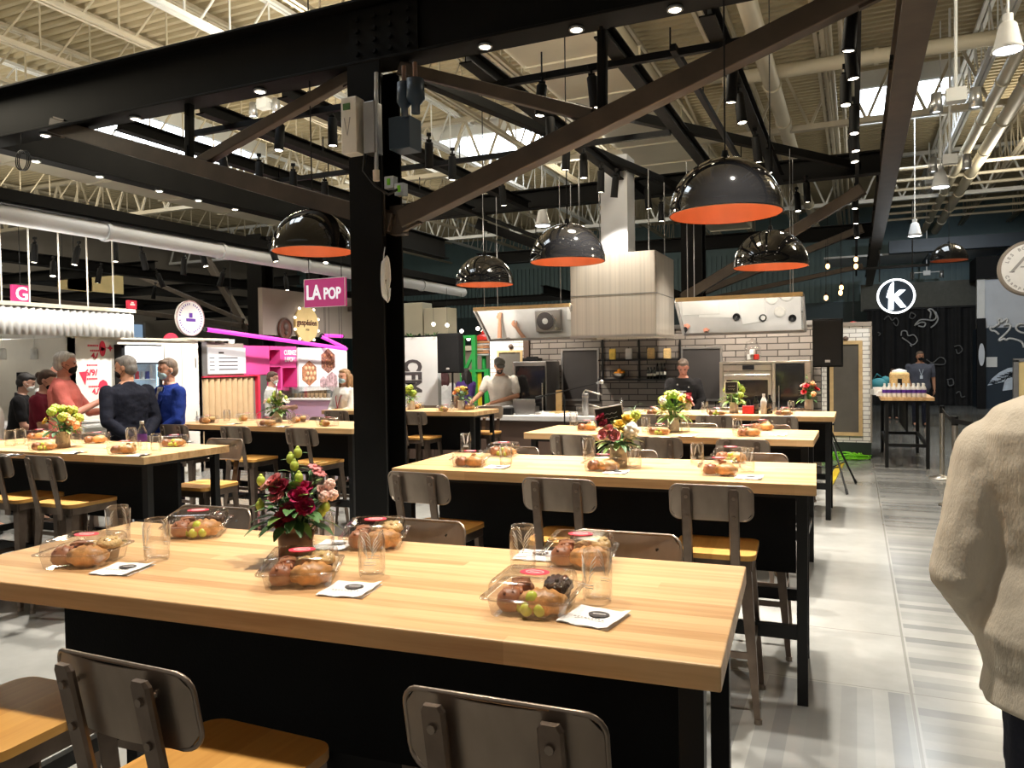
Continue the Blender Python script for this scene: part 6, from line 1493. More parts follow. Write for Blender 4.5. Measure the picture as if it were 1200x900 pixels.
mb=MB(); mb.lathe((c.x,c.y,zz+.17),[(.26,0),(.25,.03),(.13,.11),(.05,.14),(0,.14)],n=26); mb.build('lid',M['red_paint'],r); mb=MB(); mb.ell((c.x,c.y,zz+.34),(.05,.05,.05)); mb.build('knob',M['red_paint'],r); mb=MB(); mb.cyl((c.x,c.y,0),(c.x,c.y,zz-.16),.05,n=10); mb.build('stand',M['green'],r)
q=P(573.5,418); r=thing('drink_dispenser','blue drinks dispenser left of the pine board','dispenser',(q.x,yg+.3,0)); a=P(568.5,402); b=P(578,433); mb=MB(); mb.bx(a.x,b.x,yg+.2,yg+.5,b.z,a.z); mb.build('tank',M['blue'],r,bev=.01); mb=MB(); mb.bx(a.x+.02,b.x-.02,yg+.19,yg+.2,b.z+.1,(a.z+b.z)/2+.08); mb.build('front_label',M['white_and_skylit'],r); mb=MB(); mb.bx(a.x-.03,b.x+.03,yg+.15,yg+.55,0,b.z); mb.build('pedestal',M['dark_green'],r)
# ------------------------------------------------------------------ aisle and far right
TAB['K']=(.70,14.1,90,2.3,.72,'tall table by the aisle with the bottles'); table('K')
M['navy']=pm('navy sign face',(.012,.028,.05),.45,0,.1,4)
M['neon_white']=em('white lit tube',(.93,.97,1),3.2)
M['blue_wall']=pm('dark blue stall wall',(.012,.026,.042),.6,0,.1,2)
M['curtain']=pm('black curtain',(.012,.0115,.012),.9,0,.25,3,.2,20)
M['teal_bag']=pm('teal cloth',(.01,.13,.16),.7,0,.15,10)
bt=None; k=0
for j in range(4):
    for i in range(9):
        k+=1; p=Vector((.40+.066*i,13.05+.075*j,TZ)); lab='small clear bottle with purple label on the aisle table, %s row, %s from left'%(['front','second','third','back'][j],ORD[i+1])
        if bt is None:
            bottle(p,lab,'pot_white','purple',.98,'white'); bt=[o for o in COL.objects if o.get('label')==lab][0]; bt['group']='bottles on the aisle table'
        else: dup(bt,p,0,lab)
p=gy(1054,447,13.9); p.z=TZ; r=thing('drinks_urn','beige drinks dispenser behind the small bottles on the aisle table','dispenser',p); mb=MB(); mb.bx(p.x-.14,p.x+.14,13.8,14.1,TZ,TZ+.36); mb.build('tank',M['crumb'],r,bev=.03); mb=MB(); mb.lathe((p.x,13.95,TZ+.36),[(.11,0),(.11,.03),(.04,.05),(0,.06)],n=20); mb.build('lid',M['white'],r); mb=MB(); mb.cyl((p.x,13.76,TZ+.07),(p.x,13.8,TZ+.07),.02,n=10); mb.bx(p.x-.03,p.x+.03,13.74,13.8,TZ+.16,TZ+.26); mb.build('tap',M['black'],r)
for i,(px,py,w,h) in enumerate(((1036,460,.22,.05),(1030,457,.20,.09))):
    p=gy(px,py,13.5+.4*i); p.z=TZ; mb=MB(); mb.box((p.x,p.y,TZ+h/2),(w,.25,h),rz=.2*i)
    for q in range(3): mb.box((p.x+.01*q,p.y,TZ+h+.012*q),(w*.9,.22,.012),rz=.1*q)
    single(mb,'napkin_stack',M['paper'],'white stack of paper napkins on the aisle table, %s one'%('nearer' if i==0 else 'farther'),'napkins')
p=gy(1030,448,14.5); p.z=TZ; mb=MB(); mb.ell((p.x,14.5,TZ+.13),(.16,.12,.13)); mb.ell((p.x+.1,14.52,TZ+.20),(.08,.08,.09)); mb.ell((p.x-.1,14.5,TZ+.09),(.1,.1,.09)); mb.tube([(p.x-.08,14.5,TZ+.24),(p.x-.03,14.48,TZ+.33),(p.x+.05,14.5,TZ+.26)],.012,n=6); single(mb,'cloth_bag',M['teal_bag'],'crumpled teal cloth bag on the aisle table','bag')
# stanchions
def stanchion(px,py,label):
    p=gz(px,py,0); r=thing('stanchion',label,'barrier post',p); mb=MB(); mb.lathe(p,[(0,0),(.16,0),(.165,.012),(.14,.025),(.05,.045),(.03,.06),(0,.06)],n=30); mb.build('base',M['steel'],r); mb=MB(); mb.cyl(p+Vector((0,0,.05)),p+Vector((0,0,.93)),.031,n=18); mb.build('post',M['steel'],r); mb=MB(); mb.cyl(p+Vector((0,0,.90)),p+Vector((0,0,1.0)),.035,n=18); mb.build('cassette',M['black'],r); return p
p1=stanchion(1104,561,'chrome barrier post standing farther back beside the aisle'); p2=stanchion(1119,593,'chrome barrier post nearer the cream sweater')
def belt(a,b,l):
    a=Vector(a)+Vector((0,0,.95)); b=Vector(b)+Vector((0,0,.95)); r=thing('barrier_belt',l,'belt',a); mb=MB(); pts=[a.lerp(b,i/8)-Vector((0,0,.03*sin(pi*i/8))) for i in range(9)]
    for u,v in zip(pts,pts[1:]): mb.bar(u,v,.006,.05)
    mb.build('strap',M['black'],r); mb=MB(); mb.box(b,(.04,.02,.06)); mb.build('clip',M['black'],r)
d=(p2-p1).normalized(); belt(p1+d*.035,p2-d*.035,'black barrier belt between the two chrome posts'); belt(p2+d*.035,p2+Vector((.9,-1.5,0)),'black barrier belt running off behind the cream sweater')
stp=p2+Vector((.93,-1.55,0)); r=thing('stanchion','chrome barrier post hidden behind the cream sweater','barrier post',stp); mb=MB(); mb.lathe(stp,[(0,0),(.16,0),(.165,.012),(.05,.045),(0,.06)],n=26); mb.build('base',M['steel'],r); mb=MB(); mb.cyl(stp+Vector((0,0,.05)),stp+Vector((0,0,1.0)),.031,n=16); mb.build('post',M['steel'],r)
# cables on the floor
M['lime']=pm('lime green cable',(.20,.62,.02),.5,0,.1,20)
r=gz(992,538,0); mb=MB(); rd=random.Random(2); pts=[]
for i in range(120):
    a=i*.55; R=.16+.14*rd.random(); pts.append(Vector((r.x-.12+R*1.7*cos(a),r.y+R*.9*sin(a),.012+.10*rd.random()*max(0,1-abs(R-.2)*4))))
mb.tube(pts,.009,n=6); o=single(mb,'cable_coil',M['lime'],'lime green cable coil on the floor by the white brick pillar','cable')
a=gz(981,560,0); b=gz(1003,530,0); mb=MB(); mb.bar(gz(972,568,0)+Vector((0,0,.01)),gz(986,543,0)+Vector((0,0,.01)),.09,.012); single(mb,'floor_tape',M['yellow'],'yellow cable cover strip under the speaker tripod','tape')
# ----- black curtain with chalk animals
CYR=30.6; x0=gy(1016,430,CYR).x; x1=gy(1143,430,CYR).x; z1=gy(1080,362,CYR).z
r=thing('black_curtain','large black curtain with chalk animal drawings closing the far end','curtain',((x0+x1)/2,CYR,0))
mb=MB(); n=90; vs=[]
for j in range(9):
    for i in range(n+1):
        u=i/n; x=x0+(x1-x0)*u; y=CYR+.07*sin(u*40+j*.3)+.05*sin(u*93); vs.append(Vector((x,y,.02+(z1-.02)*j/8)))
mb.add(vs,[(j*(n+1)+i,j*(n+1)+i+1,(j+1)*(n+1)+i+1,(j+1)*(n+1)+i) for j in range(8) for i in range(n)],0,True); mb.build('cloth',M['curtain'],r)
mb=MB(); mb.cyl((x0-.1,CYR,z1+.02),(x1+.1,CYR,z1+.02),.04,n=8); mb.build('rail',M['black'],r)
mb=MB(); mb.bx(x0-.2,x1+.3,CYR+.1,CYR+.3,z1+.0,z1+.95); o=struct(mb,'curtain_header_wall',pm('olive grey board',(.085,.085,.07),.7),'olive grey band above the black curtain')
M['chalk_dim']=pm('dim grey chalk',(.16,.16,.16),.9,0,.3,20); M['chalk_pale']=pm('pale chalk line',(.45,.45,.45),.9,0,.2,20)  # fainter and paler chalk strokes
def sketch(root,Y,strokes,mat,rad=.03,name='chalk_drawing'):
    mb=MB()
    for s in strokes:
        pts=[gy(x,y,Y) for x,y in s]
        # smooth the stroke
        out=[]
        for i in range(len(pts)-1):
            p0=pts[max(0,i-1)];p1=pts[i];p2=pts[i+1];p3=pts[min(len(pts)-1,i+2)]
            for k in range(4):
                t=k/4; out.append(.5*((2*p1)+(p2-p0)*t+(2*p0-5*p1+4*p2-p3)*t*t+(3*p1-p0-3*p2+p3)*t**3))
        out.append(pts[-1]); mb.tube(out,rad,n=4)
    return mb.build(name,M[mat],root)
def kz(x,y): return (1000+x*200/947,290+y*190/900)
YS=CYR-.15
sketch(r,YS,[[kz(*q) for q in ((340,435),(365,405),(400,400),(440,405),(460,385),(440,345),(415,345),(430,360),(425,395))],[kz(*q) for q in ((455,355),(470,395),(455,425),(430,445))],[kz(*q) for q in ((350,430),(375,415),(400,420),(390,440),(360,435))]],'chalk_pale',.028)
sketch(r,YS,[[kz(*q) for q in ((265,490),(270,465),(295,465),(305,490),(335,485),(355,515),(330,540),(300,520),(270,500))],[kz(*q) for q in ((315,540),(325,550))]],'chalk_pale',.02)
sketch(r,YS,[[kz(*q) for q in ((170,400),(195,380),(215,405),(235,390),(250,410),(240,435),(220,415))],[kz(*q) for q in ((320,360),(345,375),(330,395),(312,385),(320,360))],[kz(*q) for q in ((560,550),(590,545),(605,570),(580,590),(570,565))],[kz(*q) for q in ((520,735),(550,730),(555,760),(530,765),(525,740))],[kz(*q) for q in ((405,620),(440,640),(480,610),(510,625),(500,650),(430,645))],[kz(*q) for q in ((570,810),(590,800),(600,830),(620,825))],[kz(*q) for q in ((135,470),(150,478),(140,490))]],'chalk_dim',.02)
# ----- lit k sign
yk=20.5; c=gy(1050,347,yk); R=.5*(gy(1073,347,yk).x-gy(1027,347,yk).x)
r=thing('round_sign','round navy sign with white lit ring and letter k','sign',c); A=facing(c,(1,0,0),(0,0,1))
mb=MB(); mb.cyl(A@Vector((0,0,-.14)),A@Vector((0,0,0)),R*.97,n=48); mb.build('sign_box',M['navy'],r)
mb=MB(); mb.tube([A@Vector((R*.94*cos(t),R*.94*sin(t),0)) for t in [2*pi*k/56 for k in range(56)]],R*.055,n=8,closed=True); mb.build('lit_ring',M['neon_white'],r)
def kk(x,y): return ((x-375)/175*R,-(y-355)/160*R)
mb=MB(); mb.prism([kk(*q) for q in ((305,478),(308,370),(288,362),(305,300),(325,250),(348,225),(356,230),(354,335),(352,478))][::-1],0,.03,0,A); mb.prism([kk(*q) for q in ((352,345),(405,300),(460,302),(392,362),(465,458),(415,460),(352,385))][::-1],0,.031,0,A); mb.build('letter_k',M['neon_white'],r)
mb=MB()
for sg in (-1,1): mb.cyl(c+Vector((sg*.35,.07,R*.85)),c+Vector((sg*.35,.07,2.2)),.015,n=6)
mb.bx(c.x-.9,c.x+.7,yk+.03,yk+.1,c.z+R+.25,c.z+R+.31); mb.build('hanger_rod',M['black'],r)
# ----- pale ceiling band and beam near the far end
mb=MB(); mb.bx(1.0,10.8,28.2,28.6,gy(1120,292,28.2).z,gy(1120,277,28.2).z); o=thing('steel_beam','dark blue beam high across the far right end','beam',(5,28.2,5)); mb.build('beam_run',M['navy'],o)
mb=MB(); mb.bx(-1,10.8,29.0,31.8,gy(1100,306,29).z+.3,gy(1100,306,29).z+.36); o=thing('ceiling_panel','pale panelled ceiling strip above the teal cladding','ceiling panel',(5,30,5)); mb.build('panel',M['duct_grey'],o)
for xx in (2.2,4.4,6.6): mb=MB(); mb.bx(xx,xx+.25,29.0,31.8,gy(1100,306,29).z+.24,gy(1100,306,29).z+.3); mb.build('cross_rib',M['navy'],o)
# ----- dark blue stall with pig mural
YB2=29.0; x0=gy(1147,430,YB2).x; zt=gy(1170,384,YB2).z
mb=MB(); mb.bx(x0,10.9,YB2,YB2+1.4,0,zt); struct(mb,'blue_stall_wall',M['blue_wall'],'dark blue stall wall with white pig mural')
zt2=gy(1170,326,YB2).z; mb=MB(); mb.bx(x0+.15,10.9,YB2+.1,YB2+.15,zt,zt2,0); mb.bx(x0-.05,x0+.17,YB2,YB2+.2,zt,zt2,1); mb.bx(x0+1.3,x0+1.34,YB2+.06,YB2+.1,zt,zt2,2); mb.bx(x0-.1,10.9,YB2-.2,YB2+1.4,zt2,zt2+.7,3)
struct(mb,'blue_stall_upper_wall',[M['duct_grey'],M['white'],M['greyink'],M['black_matt']],'grey upper panel of the dark blue stall')
r=thing('wall_mural','white line mural of a pig and a patterned wing on the dark blue wall','mural',gy(1175,425,YB2-.01))
def pz(x,y): return (1100+x*100/750,360+y*120/900)
YM=YB2-.02
sketch(r,YM,[[pz(*q) for q in ((530,240),(495,210),(462,205),(450,172),(480,178),(505,160),(530,145),(520,115),(540,100),(555,115),(545,135),(590,105),(605,112),(590,150),(570,160),(600,150),(628,155),(625,190),(585,235),(535,280),(540,295),(575,275),(590,290),(620,275),(680,285),(735,310),(748,355))],[pz(*q) for q in ((760,150),(720,145),(690,160),(680,185),(700,210),(740,225),(770,225))]],'white',.034,'pig_outline')
def poly(pts,Y,mat,name,d=.015):
    q=[gy(*p,Y) for p in pts]; c=q[0]; mb=MB(); mb.prism([(v.x,v.z) for v in q][::-1],0,d,0,Matrix(((1,0,0,0),(0,0,-1,Y),(0,1,0,0),(0,0,0,1)))); return mb.build(name,M[mat],r)
M['pale_blue']=pm('pale blue paint',(.62,.70,.80),.7,0,.15,6)
poly([pz(*q) for q in ((428,690),(470,625),(530,575),(610,535),(690,522),(695,560),(640,580),(590,620),(575,655),(500,672))],YM,'pale_blue','wing_shape'); poly([pz(*q) for q in ((560,735),(580,650),(620,610),(690,590),(695,715),(620,728))],YM,'pale_blue','wing_shape'); poly([pz(*q) for q in ((660,765),(680,720),(700,715),(700,770))],YM,'pale_blue','wing_shape')
mb=MB()
rd=random.Random(6)
for i in range(46):
    x=rd.uniform(455,690); lo=690-(x-428)*.12; hi=690-sqrt(max(0,(x-428)/262))*150; y=rd.uniform(hi+14,max(hi+16,min(lo-10,hi+60))); q=gy(*pz(x,y),YM-.018); mb.box(q,(.10,.006,.025))
mb.build('wing_pattern',M['blue_wall'],r)
q=gy(*pz(466,482),YM); mb=MB(); mb.box(q,(.30,.02,.32)); single(mb,'notice_sheet',M['white'],'white square notice on the dark blue wall','notice')
c=gy(*pz(377,417),YB2-.3); r=thing('oval_panel','pale grey oval plaque on a dark post beside the blue wall','plaque',(c.x,c.y,0)); mb=MB(); mb.cyl((0,0,-.02),(0,0,.02),1,n=30,M=facing(c,(1,0,0),(0,0,1))@Matrix.Diagonal((.085,.36,1,1))); mb.build('oval_face',M['duct_grey'],r); mb=MB(); mb.bx(c.x-.12,c.x+.12,c.y+.03,c.y+.2,0,2.9); mb.build('post',M['black_matt'],r)
# pine framed board edge behind sweater
ye=16.5; a=gy(1192,424,ye); b=gy(1235,464,ye); r=thing('framed_board','pine framed board standing behind the cream sweater at the right edge','board',((a.x+b.x)/2,ye,0)); mb=MB(); mb.bx(a.x,b.x,ye,ye+.05,.55,a.z); mb.build('panel',M['gold'],r); mb=MB(); mb.bx(a.x-.06,a.x+.02,ye-.02,ye+.07,0,a.z+.03); mb.bx(b.x-.02,b.x+.06,ye-.02,ye+.07,0,a.z+.03); mb.bx(a.x-.06,b.x+.06,ye-.02,ye+.07,a.z,a.z+.06); mb.build('frame',M['steel_dark'],r)
# big round white sign at the right edge
ys=13.2; c=gy(1207,314,ys); R=gy(1207,314,ys).x-gy(1172.5,314,ys).x
r=thing('round_sign','large round white hanging sign at the right edge with black drawing','sign',c); A=facing(c,(1,0,0),(0,0,1))
mb=MB(); mb.cyl(A@Vector((0,0,-.08)),A@Vector((0,0,0)),R,n=56); mb.build('disc',M['pot_white'],r)
mb=MB(); mb.tube([A@Vector((R*cos(t),R*sin(t),-.04)) for t in [2*pi*k/48 for k in range(48)]],.045,n=6,closed=True); mb.build('rim',M['taupe'],r)
mb=MB(); mb.bar(A@Vector((-.62*R,-.12*R,.004)),A@Vector((-.02*R,.62*R,.004)),.10*R,.01,up=(0,1,0)); mb.bar(A@Vector((.62*R,-.12*R,.004)),A@Vector((.02*R,.62*R,.004)),.10*R,.01,up=(0,1,0)); mb.bar(A@Vector((-.70*R,-.12*R,.004)),A@Vector((-.52*R,-.12*R,.004)),.04*R,.01,up=(0,1,0)); mb.bar(A@Vector((-.32*R,.06*R,.004)),A@Vector((.32*R,.06*R,.004)),.05*R,.01,up=(0,1,0)); mb.build('drawing',M['greyink'],r)
def arc(s,R0,a0,st,flip=False):
    for i,ch in enumerate(s):
        if ch==' ': continue
        a=radians(a0+st*i); q=A@T(R0*cos(a),R0*sin(a),.003)@RZ(a+(pi/2 if flip else -pi/2)); text(ch,R*.17,q,'ring_letter',M['greyink'],r,.002,bold=.002)
arc('LES BONS',R*.82,160,-11); arc('Champs',R*.84,202,11,True)
mb=MB(); mb.cyl(c+Vector((0,-.04,R)),c+Vector((0,-.04,3.2)),.012,n=6); mb.build('hanger_rod',M['black'],r)
# red enamel shade behind right speaker
p=gy(1000,385,15.0); r=thing('red_lamp','red enamel lamp shade above the white brick pillar','lamp',p); mb=MB(); mb.lathe(p,[(.24,0),(.235,.02),(.12,.06),(.05,.12),(0,.13)],n=26); mb.build('shade',M['red_paint'],r); mb=MB(); mb.cyl(p+Vector((0,0,.12)),p+Vector((0,0,1.2)),.006,n=6); mb.build('cord',M['black'],r)
# junction boxes on the big column
r=thing('control_box','cream control unit with small green display on the big column','control box',gy(408,180,5.6)); P=lambda x,y,Y=5.55:gy(x,y,Y)
a=P(399,115); b=P(418,178); mb=MB(); mb.bx(a.x,b.x,5.55,5.68,b.z,a.z); mb.build('housing',M['warm_white'],r,bev=.008); d0=P(402,122,5.545); d1=P(410,128,5.545); mb=MB(); mb.bx(d0.x,d1.x,5.54,5.55,d1.z,d0.z); mb.build('display',M['leaf'],r); mb=MB(); q=P(407,138); mb.tube([q+Vector((-.03,-.005,0)),q+Vector((.0,-.005,-.15)),q+Vector((.03,-.005,0))],.004,n=5); mb.build('emblem',M['greyink'],r)
a=P(420,117,5.5); b=P(434,176,5.5); mb=MB(); mb.bx(a.x,b.x,5.56,5.69,b.z,a.z); single(mb,'electrical_box',M['steel_dark'],'grey electrical box beside the cream control unit on the column','electrical box',bev=.006)
a=gx(440,138,-3.68); b=gx(474,172,-3.68); r=thing('electrical_box','blue black electrical box on the right side of the big column','electrical box',a); a=P(455,138,5.62); b=P(480,172,5.62); mb=MB(); mb.bx(a.x,b.x,5.62,5.82,b.z,a.z); mb.build('housing',M['navy'],r,bev=.006); mb=MB(); mb.bx(a.x-.008,a.x+.004,5.64,5.80,b.z+.02,a.z-.02); mb.build('cover',M['steel_dark'],r)
for i,(px,py) in enumerate(((455,213),(467,221))):
    a=P(px-5,py-6,5.62); b=P(px+6,py+7,5.62); r=thing('switch_box','small grey switch box with lime label low on the column, %s'%('left' if i==0 else 'right'),'switch',a); mb=MB(); mb.bx(a.x,b.x,5.62,5.69,b.z,a.z); mb.build('housing',M['alu'],r,bev=.004); mb=MB(); m_=(a.x+b.x)/2; mb.bx(m_-.015,m_+.015,5.615,5.62,(a.z+b.z)/2-.025,(a.z+b.z)/2+.03); mb.build('label',M['lime'],r)
mb=MB(); mb.cyl(P(441,85,5.6),P(441,210,5.6),.018,n=8); o=thing('conduit_pipe','thin grey conduit pipe running down the big column','conduit',P(441,210,5.6)); mb.build('run',M['alu'],o); mb=MB(); q=P(441,212,5.6); mb.cyl(q,q+Vector((0,0,.09)),.03,n=10); mb.build('fitting',M['clay_pale'],o)
mb=MB(); mb.tube([P(428,180,5.58),P(426,200,5.58),P(440,218,5.56),P(455,228,5.56),P(466,222,5.58)],.012,n=6); single(mb,'black_cable',M['black'],'black looped cable on the column below the control unit','cable')
for i,(px,py,w) in enumerate(((474,120,.10),(487,116,.12))):
    q=P(px,py,5.6); r=thing('valve_unit','dark bell shaped actuator right of the column top, %s'%('left' if i==0 else 'right'),'actuator',q); mb=MB(); mb.lathe(q,[(0,.16),(w*.6,.16),(w*.65,.0),(w*.3,-.05),(w*.3,-.12),(0,-.12)],n=14); mb.build('body',M['navy'],r); mb=MB(); mb.cyl(q+Vector((0,0,.16)),q+Vector((0,0,.3)),.02,n=8); mb.build('stem',M['clay'],r)
# white rope coil on the column
q=gx(453,330,-3.70); r=thing('rope_coil','white coiled rope hanging on the big column','rope',q); qp=[]
for k in range(4):
    for i in range(16):
        a=2*pi*i/16; qp.append(Vector((-3.715+.012*k,q.y-.02+.035*cos(a)*(1+.1*k),q.z+.02+(.16+.012*k)*sin(a))))
mb=MB(); mb.tube(qp,.008,n=6); mb.build('coil',M['white'],r); mb=MB(); mb.tube([qp[4],qp[4]+Vector((0,.01,.06)),qp[4]+Vector((0,.03,.12))],.005,n=5); mb.build('tail',M['white'],r)
# wire loop under the left end of the big beam
q=gy(25,188,5.7); mb=MB(); 
for k in range(3): mb.tube([q+Vector((.095*cos(t)+.01*k,0.012*k,.11*sin(t))) for t in [2*pi*i/24 for i in range(24)]],.006,n=5,closed=True)
mb.tube([q+Vector((0,0,.1)),q+Vector((.01,0,.25)),Vector((q.x,q.y+.02,4.3))],.005,n=5); single(mb,'wire_loop',M['black'],'black coil of wire hanging below the left end of the big beam','wire')
# ------------------------------------------------------------------ people
def skin(n,c): M[n]=pm(n,c,.5,0,.06,18)
skin('skin fair',(.62,.34,.24)); skin('skin tan',(.46,.23,.14)); skin('skin ruddy',(.60,.26,.18)); skin('skin brown',(.26,.12,.07))
def cloth(n,c,r=.85,b=.25): M[n]=pm(n,c,r,0,.10,10,b,70,spec=.2)
cloth('salmon polo',(.66,.17,.14)); cloth('navy suit',(.005,.006,.013)); cloth('blue suit',(.010,.030,.20)); cloth('black top',(.014,.013,.014)); cloth('maroon top',(.16,.015,.03)); cloth('white shirt',(.74,.72,.68)); cloth('linen shirt',(.60,.56,.50)); cloth('floral top',(.10,.05,.22)); cloth('grey polo',(.10,.11,.15)); cloth('dark denim',(.016,.018,.030)); cloth('black trousers',(.012,.012,.013)); cloth('red trousers',(.42,.07,.07)); cloth('grey cap',(.10,.095,.085)); cloth('red cloth',(.35,.03,.04))
M['cream knit']=pm('cream knit',(.60,.54,.44),.95,0,.10,6,.22,200,(1,1,.35),spec=.2)
for n,c in (('hair silver',(.50,.47,.43)),('hair grey',(.17,.155,.14)),('hair dark',(.016,.012,.010)),('hair brown',(.07,.035,.02)),('hair greybrown',(.14,.10,.075)),('hair light',(.26,.15,.07)),('hair red',(.06,.012,.012))): M[n]=pm(n,c,.6,0,.3,40,.4,140,(1,1,.3))
cloth('black mask',(.012,.012,.012)); cloth('blue mask',(.42,.62,.72)); cloth('white mask',(.80,.80,.78)); M['eye']=pm('dark eye',(.02,.014,.01),.2); M['lips']=pm('lips',(.42,.14,.12),.5); M['shoe']=pm('black shoe',(.014,.013,.012),.4,0,.1)
def RS(mb,name,mat,root,vox,it=4,extra=None,loc=True):
    o=mb.build(name,mat,root,local=True,shade=True); m=o.modifiers.new('remesh','REMESH'); m.mode='VOXEL'; m.voxel_size=vox; m.use_smooth_shade=True
    if it: s=o.modifiers.new('smooth','SMOOTH'); s.iterations=it; s.factor=.5
    if extra:
        t=bpy.data.textures.new('folds','CLOUDS'); t.noise_scale=extra[1]; d=o.modifiers.new('folds','DISPLACE'); d.texture=t; d.strength=extra[0]; d.mid_level=.5; d.texture_coords='LOCAL'
    return o
def limb(mb,pts,rs,n=12):
    # tapered limb with rounded ends
    pts=[Vector(p) for p in pts]; P=[];R=[]
    for i in range(len(pts)-1):
        for k in range(5):
            t=k/5; P.append(pts[i].lerp(pts[i+1],t)); R.append(rs[i]+(rs[i+1]-rs[i])*t)
    P.append(pts[-1]);R.append(rs[-1]); mb.tube(P,R,n)
    for p,r in zip(pts,rs): mb.ell(p,r*.99,n=12,m=8)
def hand(mb,W,d,nrm,k,curl=.5,side=1):
    """palm + five fingers; d = pointing direction, nrm = palm-facing direction"""
    d=Vector(d).normalized(); nrm=Vector(nrm); nrm=(nrm-d*nrm.dot(d)).normalized(); s=d.cross(nrm)*side
    Rm=Matrix((s,nrm,d)).transposed()
    mb.ell(W+d*.05*k,(.040*k,.017*k,.052*k),R=Rm)
    mb.ell(W+d*.01*k,(.028*k,.020*k,.03*k),R=Rm)
    for i,(x,L) in enumerate(((-.030,.066),(-.010,.076),(.010,.072),(.029,.056))):
        b=W+d*(.088-.004*abs(i-1))*k+s*x*k; p=[b-d*.02*k,b]; a=0
        for q in range(3):
            a+=curl*(.55+.25*q); p.append(p[-1]+(d*cos(a)+nrm*sin(a))*L*k*(.42,.32,.26)[q]+s*x*.12*k)
        mb.tube(p,[.0095*k,.0095*k,.009*k,.0085*k,.0065*k],8); mb.ell(p[-1],.0066*k,n=8,m=5)
    b=W+d*.03*k-s*.030*k; p=[b,b-s*.022*k+d*.018*k+nrm*.012*k,b-s*.030*k+d*.045*k+nrm*.022*k,b-s*.024*k+d*.068*k+nrm*.028*k]
    mb.tube(p,[.013*k,.012*k,.010*k,.008*k],8); mb.ell(p[-1],.008*k,n=8,m=5)
def person(label,pos,rz,H=1.75,skn='skin fair',hair=('short','hair dark'),mask=None,top=('shirt','white shirt','short'),legs='dark denim',R=None,L=None,lean=0,head=(0,0),beard=False,cap=None,vox=.010,wide=1.0,curl=(.5,.5),hn=((-1,0,0),(1,0,0)),hd=(None,None),extra=None,folds=.02,legspread=.10,drop=0):
    k=H/1.75; r=thing('person',label,'person',pos,rz)
    ln=radians(lean)
    def up(p):   # bend at the hips
        p=Vector(p)
        if lean and p.z>.90*k:
            q=p-Vector((0,0,.92*k)); f=min(1,(p.z-.90*k)/(.25*k)); q=Matrix.Rotation(-ln*f,3,'X')@q; return q+Vector((0,0,.92*k))
        return p
    def K(p): return Vector(p)*k
    TS=[(.82,.13,.10,0),(.92,.165,.115,0),(1.0,.158,.11,.005),(1.08,.148,.105,.01),(1.20,.165,.115,.012),(1.30,.182,.12,.012),(1.38,.180,.112,.005),(1.435,.15,.085,0),(1.465,.09,.065,-.005),(1.50,.062,.06,-.002)]
    def tors(mb,g=0,z0=.82,z1=1.5,hemg=0,sh=0):
        secs=[]; 
        zs=sorted(set([z0]+[t[0] for t in TS if z0<t[0]<z1]+[z1]))
        for z in zs:
            for a,b in zip(TS,TS[1:]):
                if a[0]<=z<=b[0]: t=(z-a[0])/(b[0]-a[0]); w=a[1]+(b[1]-a[1])*t; dd=a[2]+(b[2]-a[2])*t; yc=a[3]+(b[3]-a[3])*t; break
            else: w,dd,yc=(TS[0][1],TS[0][2],0) if z<.82 else TS[-1][1:4]
            gg=g+hemg*max(0,(1.1-z)/.3); w=(w*wide+gg)*k; dd=(dd*(1+(wide-1)*.8)+gg)*k
            secs.append([up(Vector((w*(abs(cos(a))**.8)*(1 if cos(a)>0 else -1),yc*k+dd*(abs(sin(a))**.9)*(1 if sin(a)>0 else -1),z*k))) for a in [2*pi*i/20 for i in range(20)]])
        mb.loft(secs)
    sx=.185*wide
    Sh={1:up(K((sx-drop*.2,0,1.405-drop))),-1:up(K((-sx+drop*.2,0,1.405-drop)))}
    arms={}
    for sd,A in ((1,R),(-1,L)):
        if A is None: A=((sd*(sx+.05),-.02,1.12),(sd*(sx+.055),.05,.875))
        arms[sd]=(K(A[0]),K(A[1]))
    b=MB(); tors(b); 
    nk=up(K((0,0,1.47))); hc=up(K((0,.025,1.635)))
    yaw,pitch=head; HR=Matrix.Rotation(radians(yaw),3,'Z')@Matrix.Rotation(-radians(pitch)-ln*.3,3,'X')
    # keep the chin off the chest when the head is lowered
    hc=hc+HR@Vector((0,0,0)); 
    limb(b,[nk,hc+HR@Vector((0,-.015,-.06))*k],[.058*k,.052*k])
    for sd in (1,-1):
        E,Wr=arms[sd]
        limb(b,[Sh[sd],E,Wr],[.056*k,.042*k,.027*k])
        i=0 if sd==1 else 1
        dd=Vector(hd[i]) if hd[i] else (Wr-E)
        hand(b,Wr,dd,Vector(hn[i]),k,curl[i],sd)
        hip=K((sd*.088,0,.90)); kn=K((sd*(legspread),.015,.49)); an=K((sd*(legspread+.005),-.01,.085))
        limb(b,[hip,kn,an],[.088*k,.058*k,.038*k]); limb(b,[an,an+K((sd*.012,.12,-.045))],[.038*k,.03*k])
    # head: skull, face, jaw, nose, ears
    def hp(x,y,z): return hc+HR@(Vector((x,y,z))*k)
    def he(c,rad,mb=b,n=18,m=12): mb.ell(hp(*c),tuple(q*k for q in rad),R=HR,n=n,m=m)
    he((0,-.005,.03),(.076,.094,.085)); he((0,.022,-.02),(.066,.072,.085)); he((0,.030,-.072),(.044,.048,.040)); he((0,.085,-.012),(.013,.020,.026),n=10,m=7); he((0,.080,.028),(.045,.016,.014),n=10,m=6); he((0,.082,-.058),(.026,.014,.014),n=10,m=6)
    for sd in (1,-1): he((sd*.077,-.005,-.005),(.010,.018,.030),n=10,m=7)
    RS(b,'body',M[skn],r,vox*.8,3)
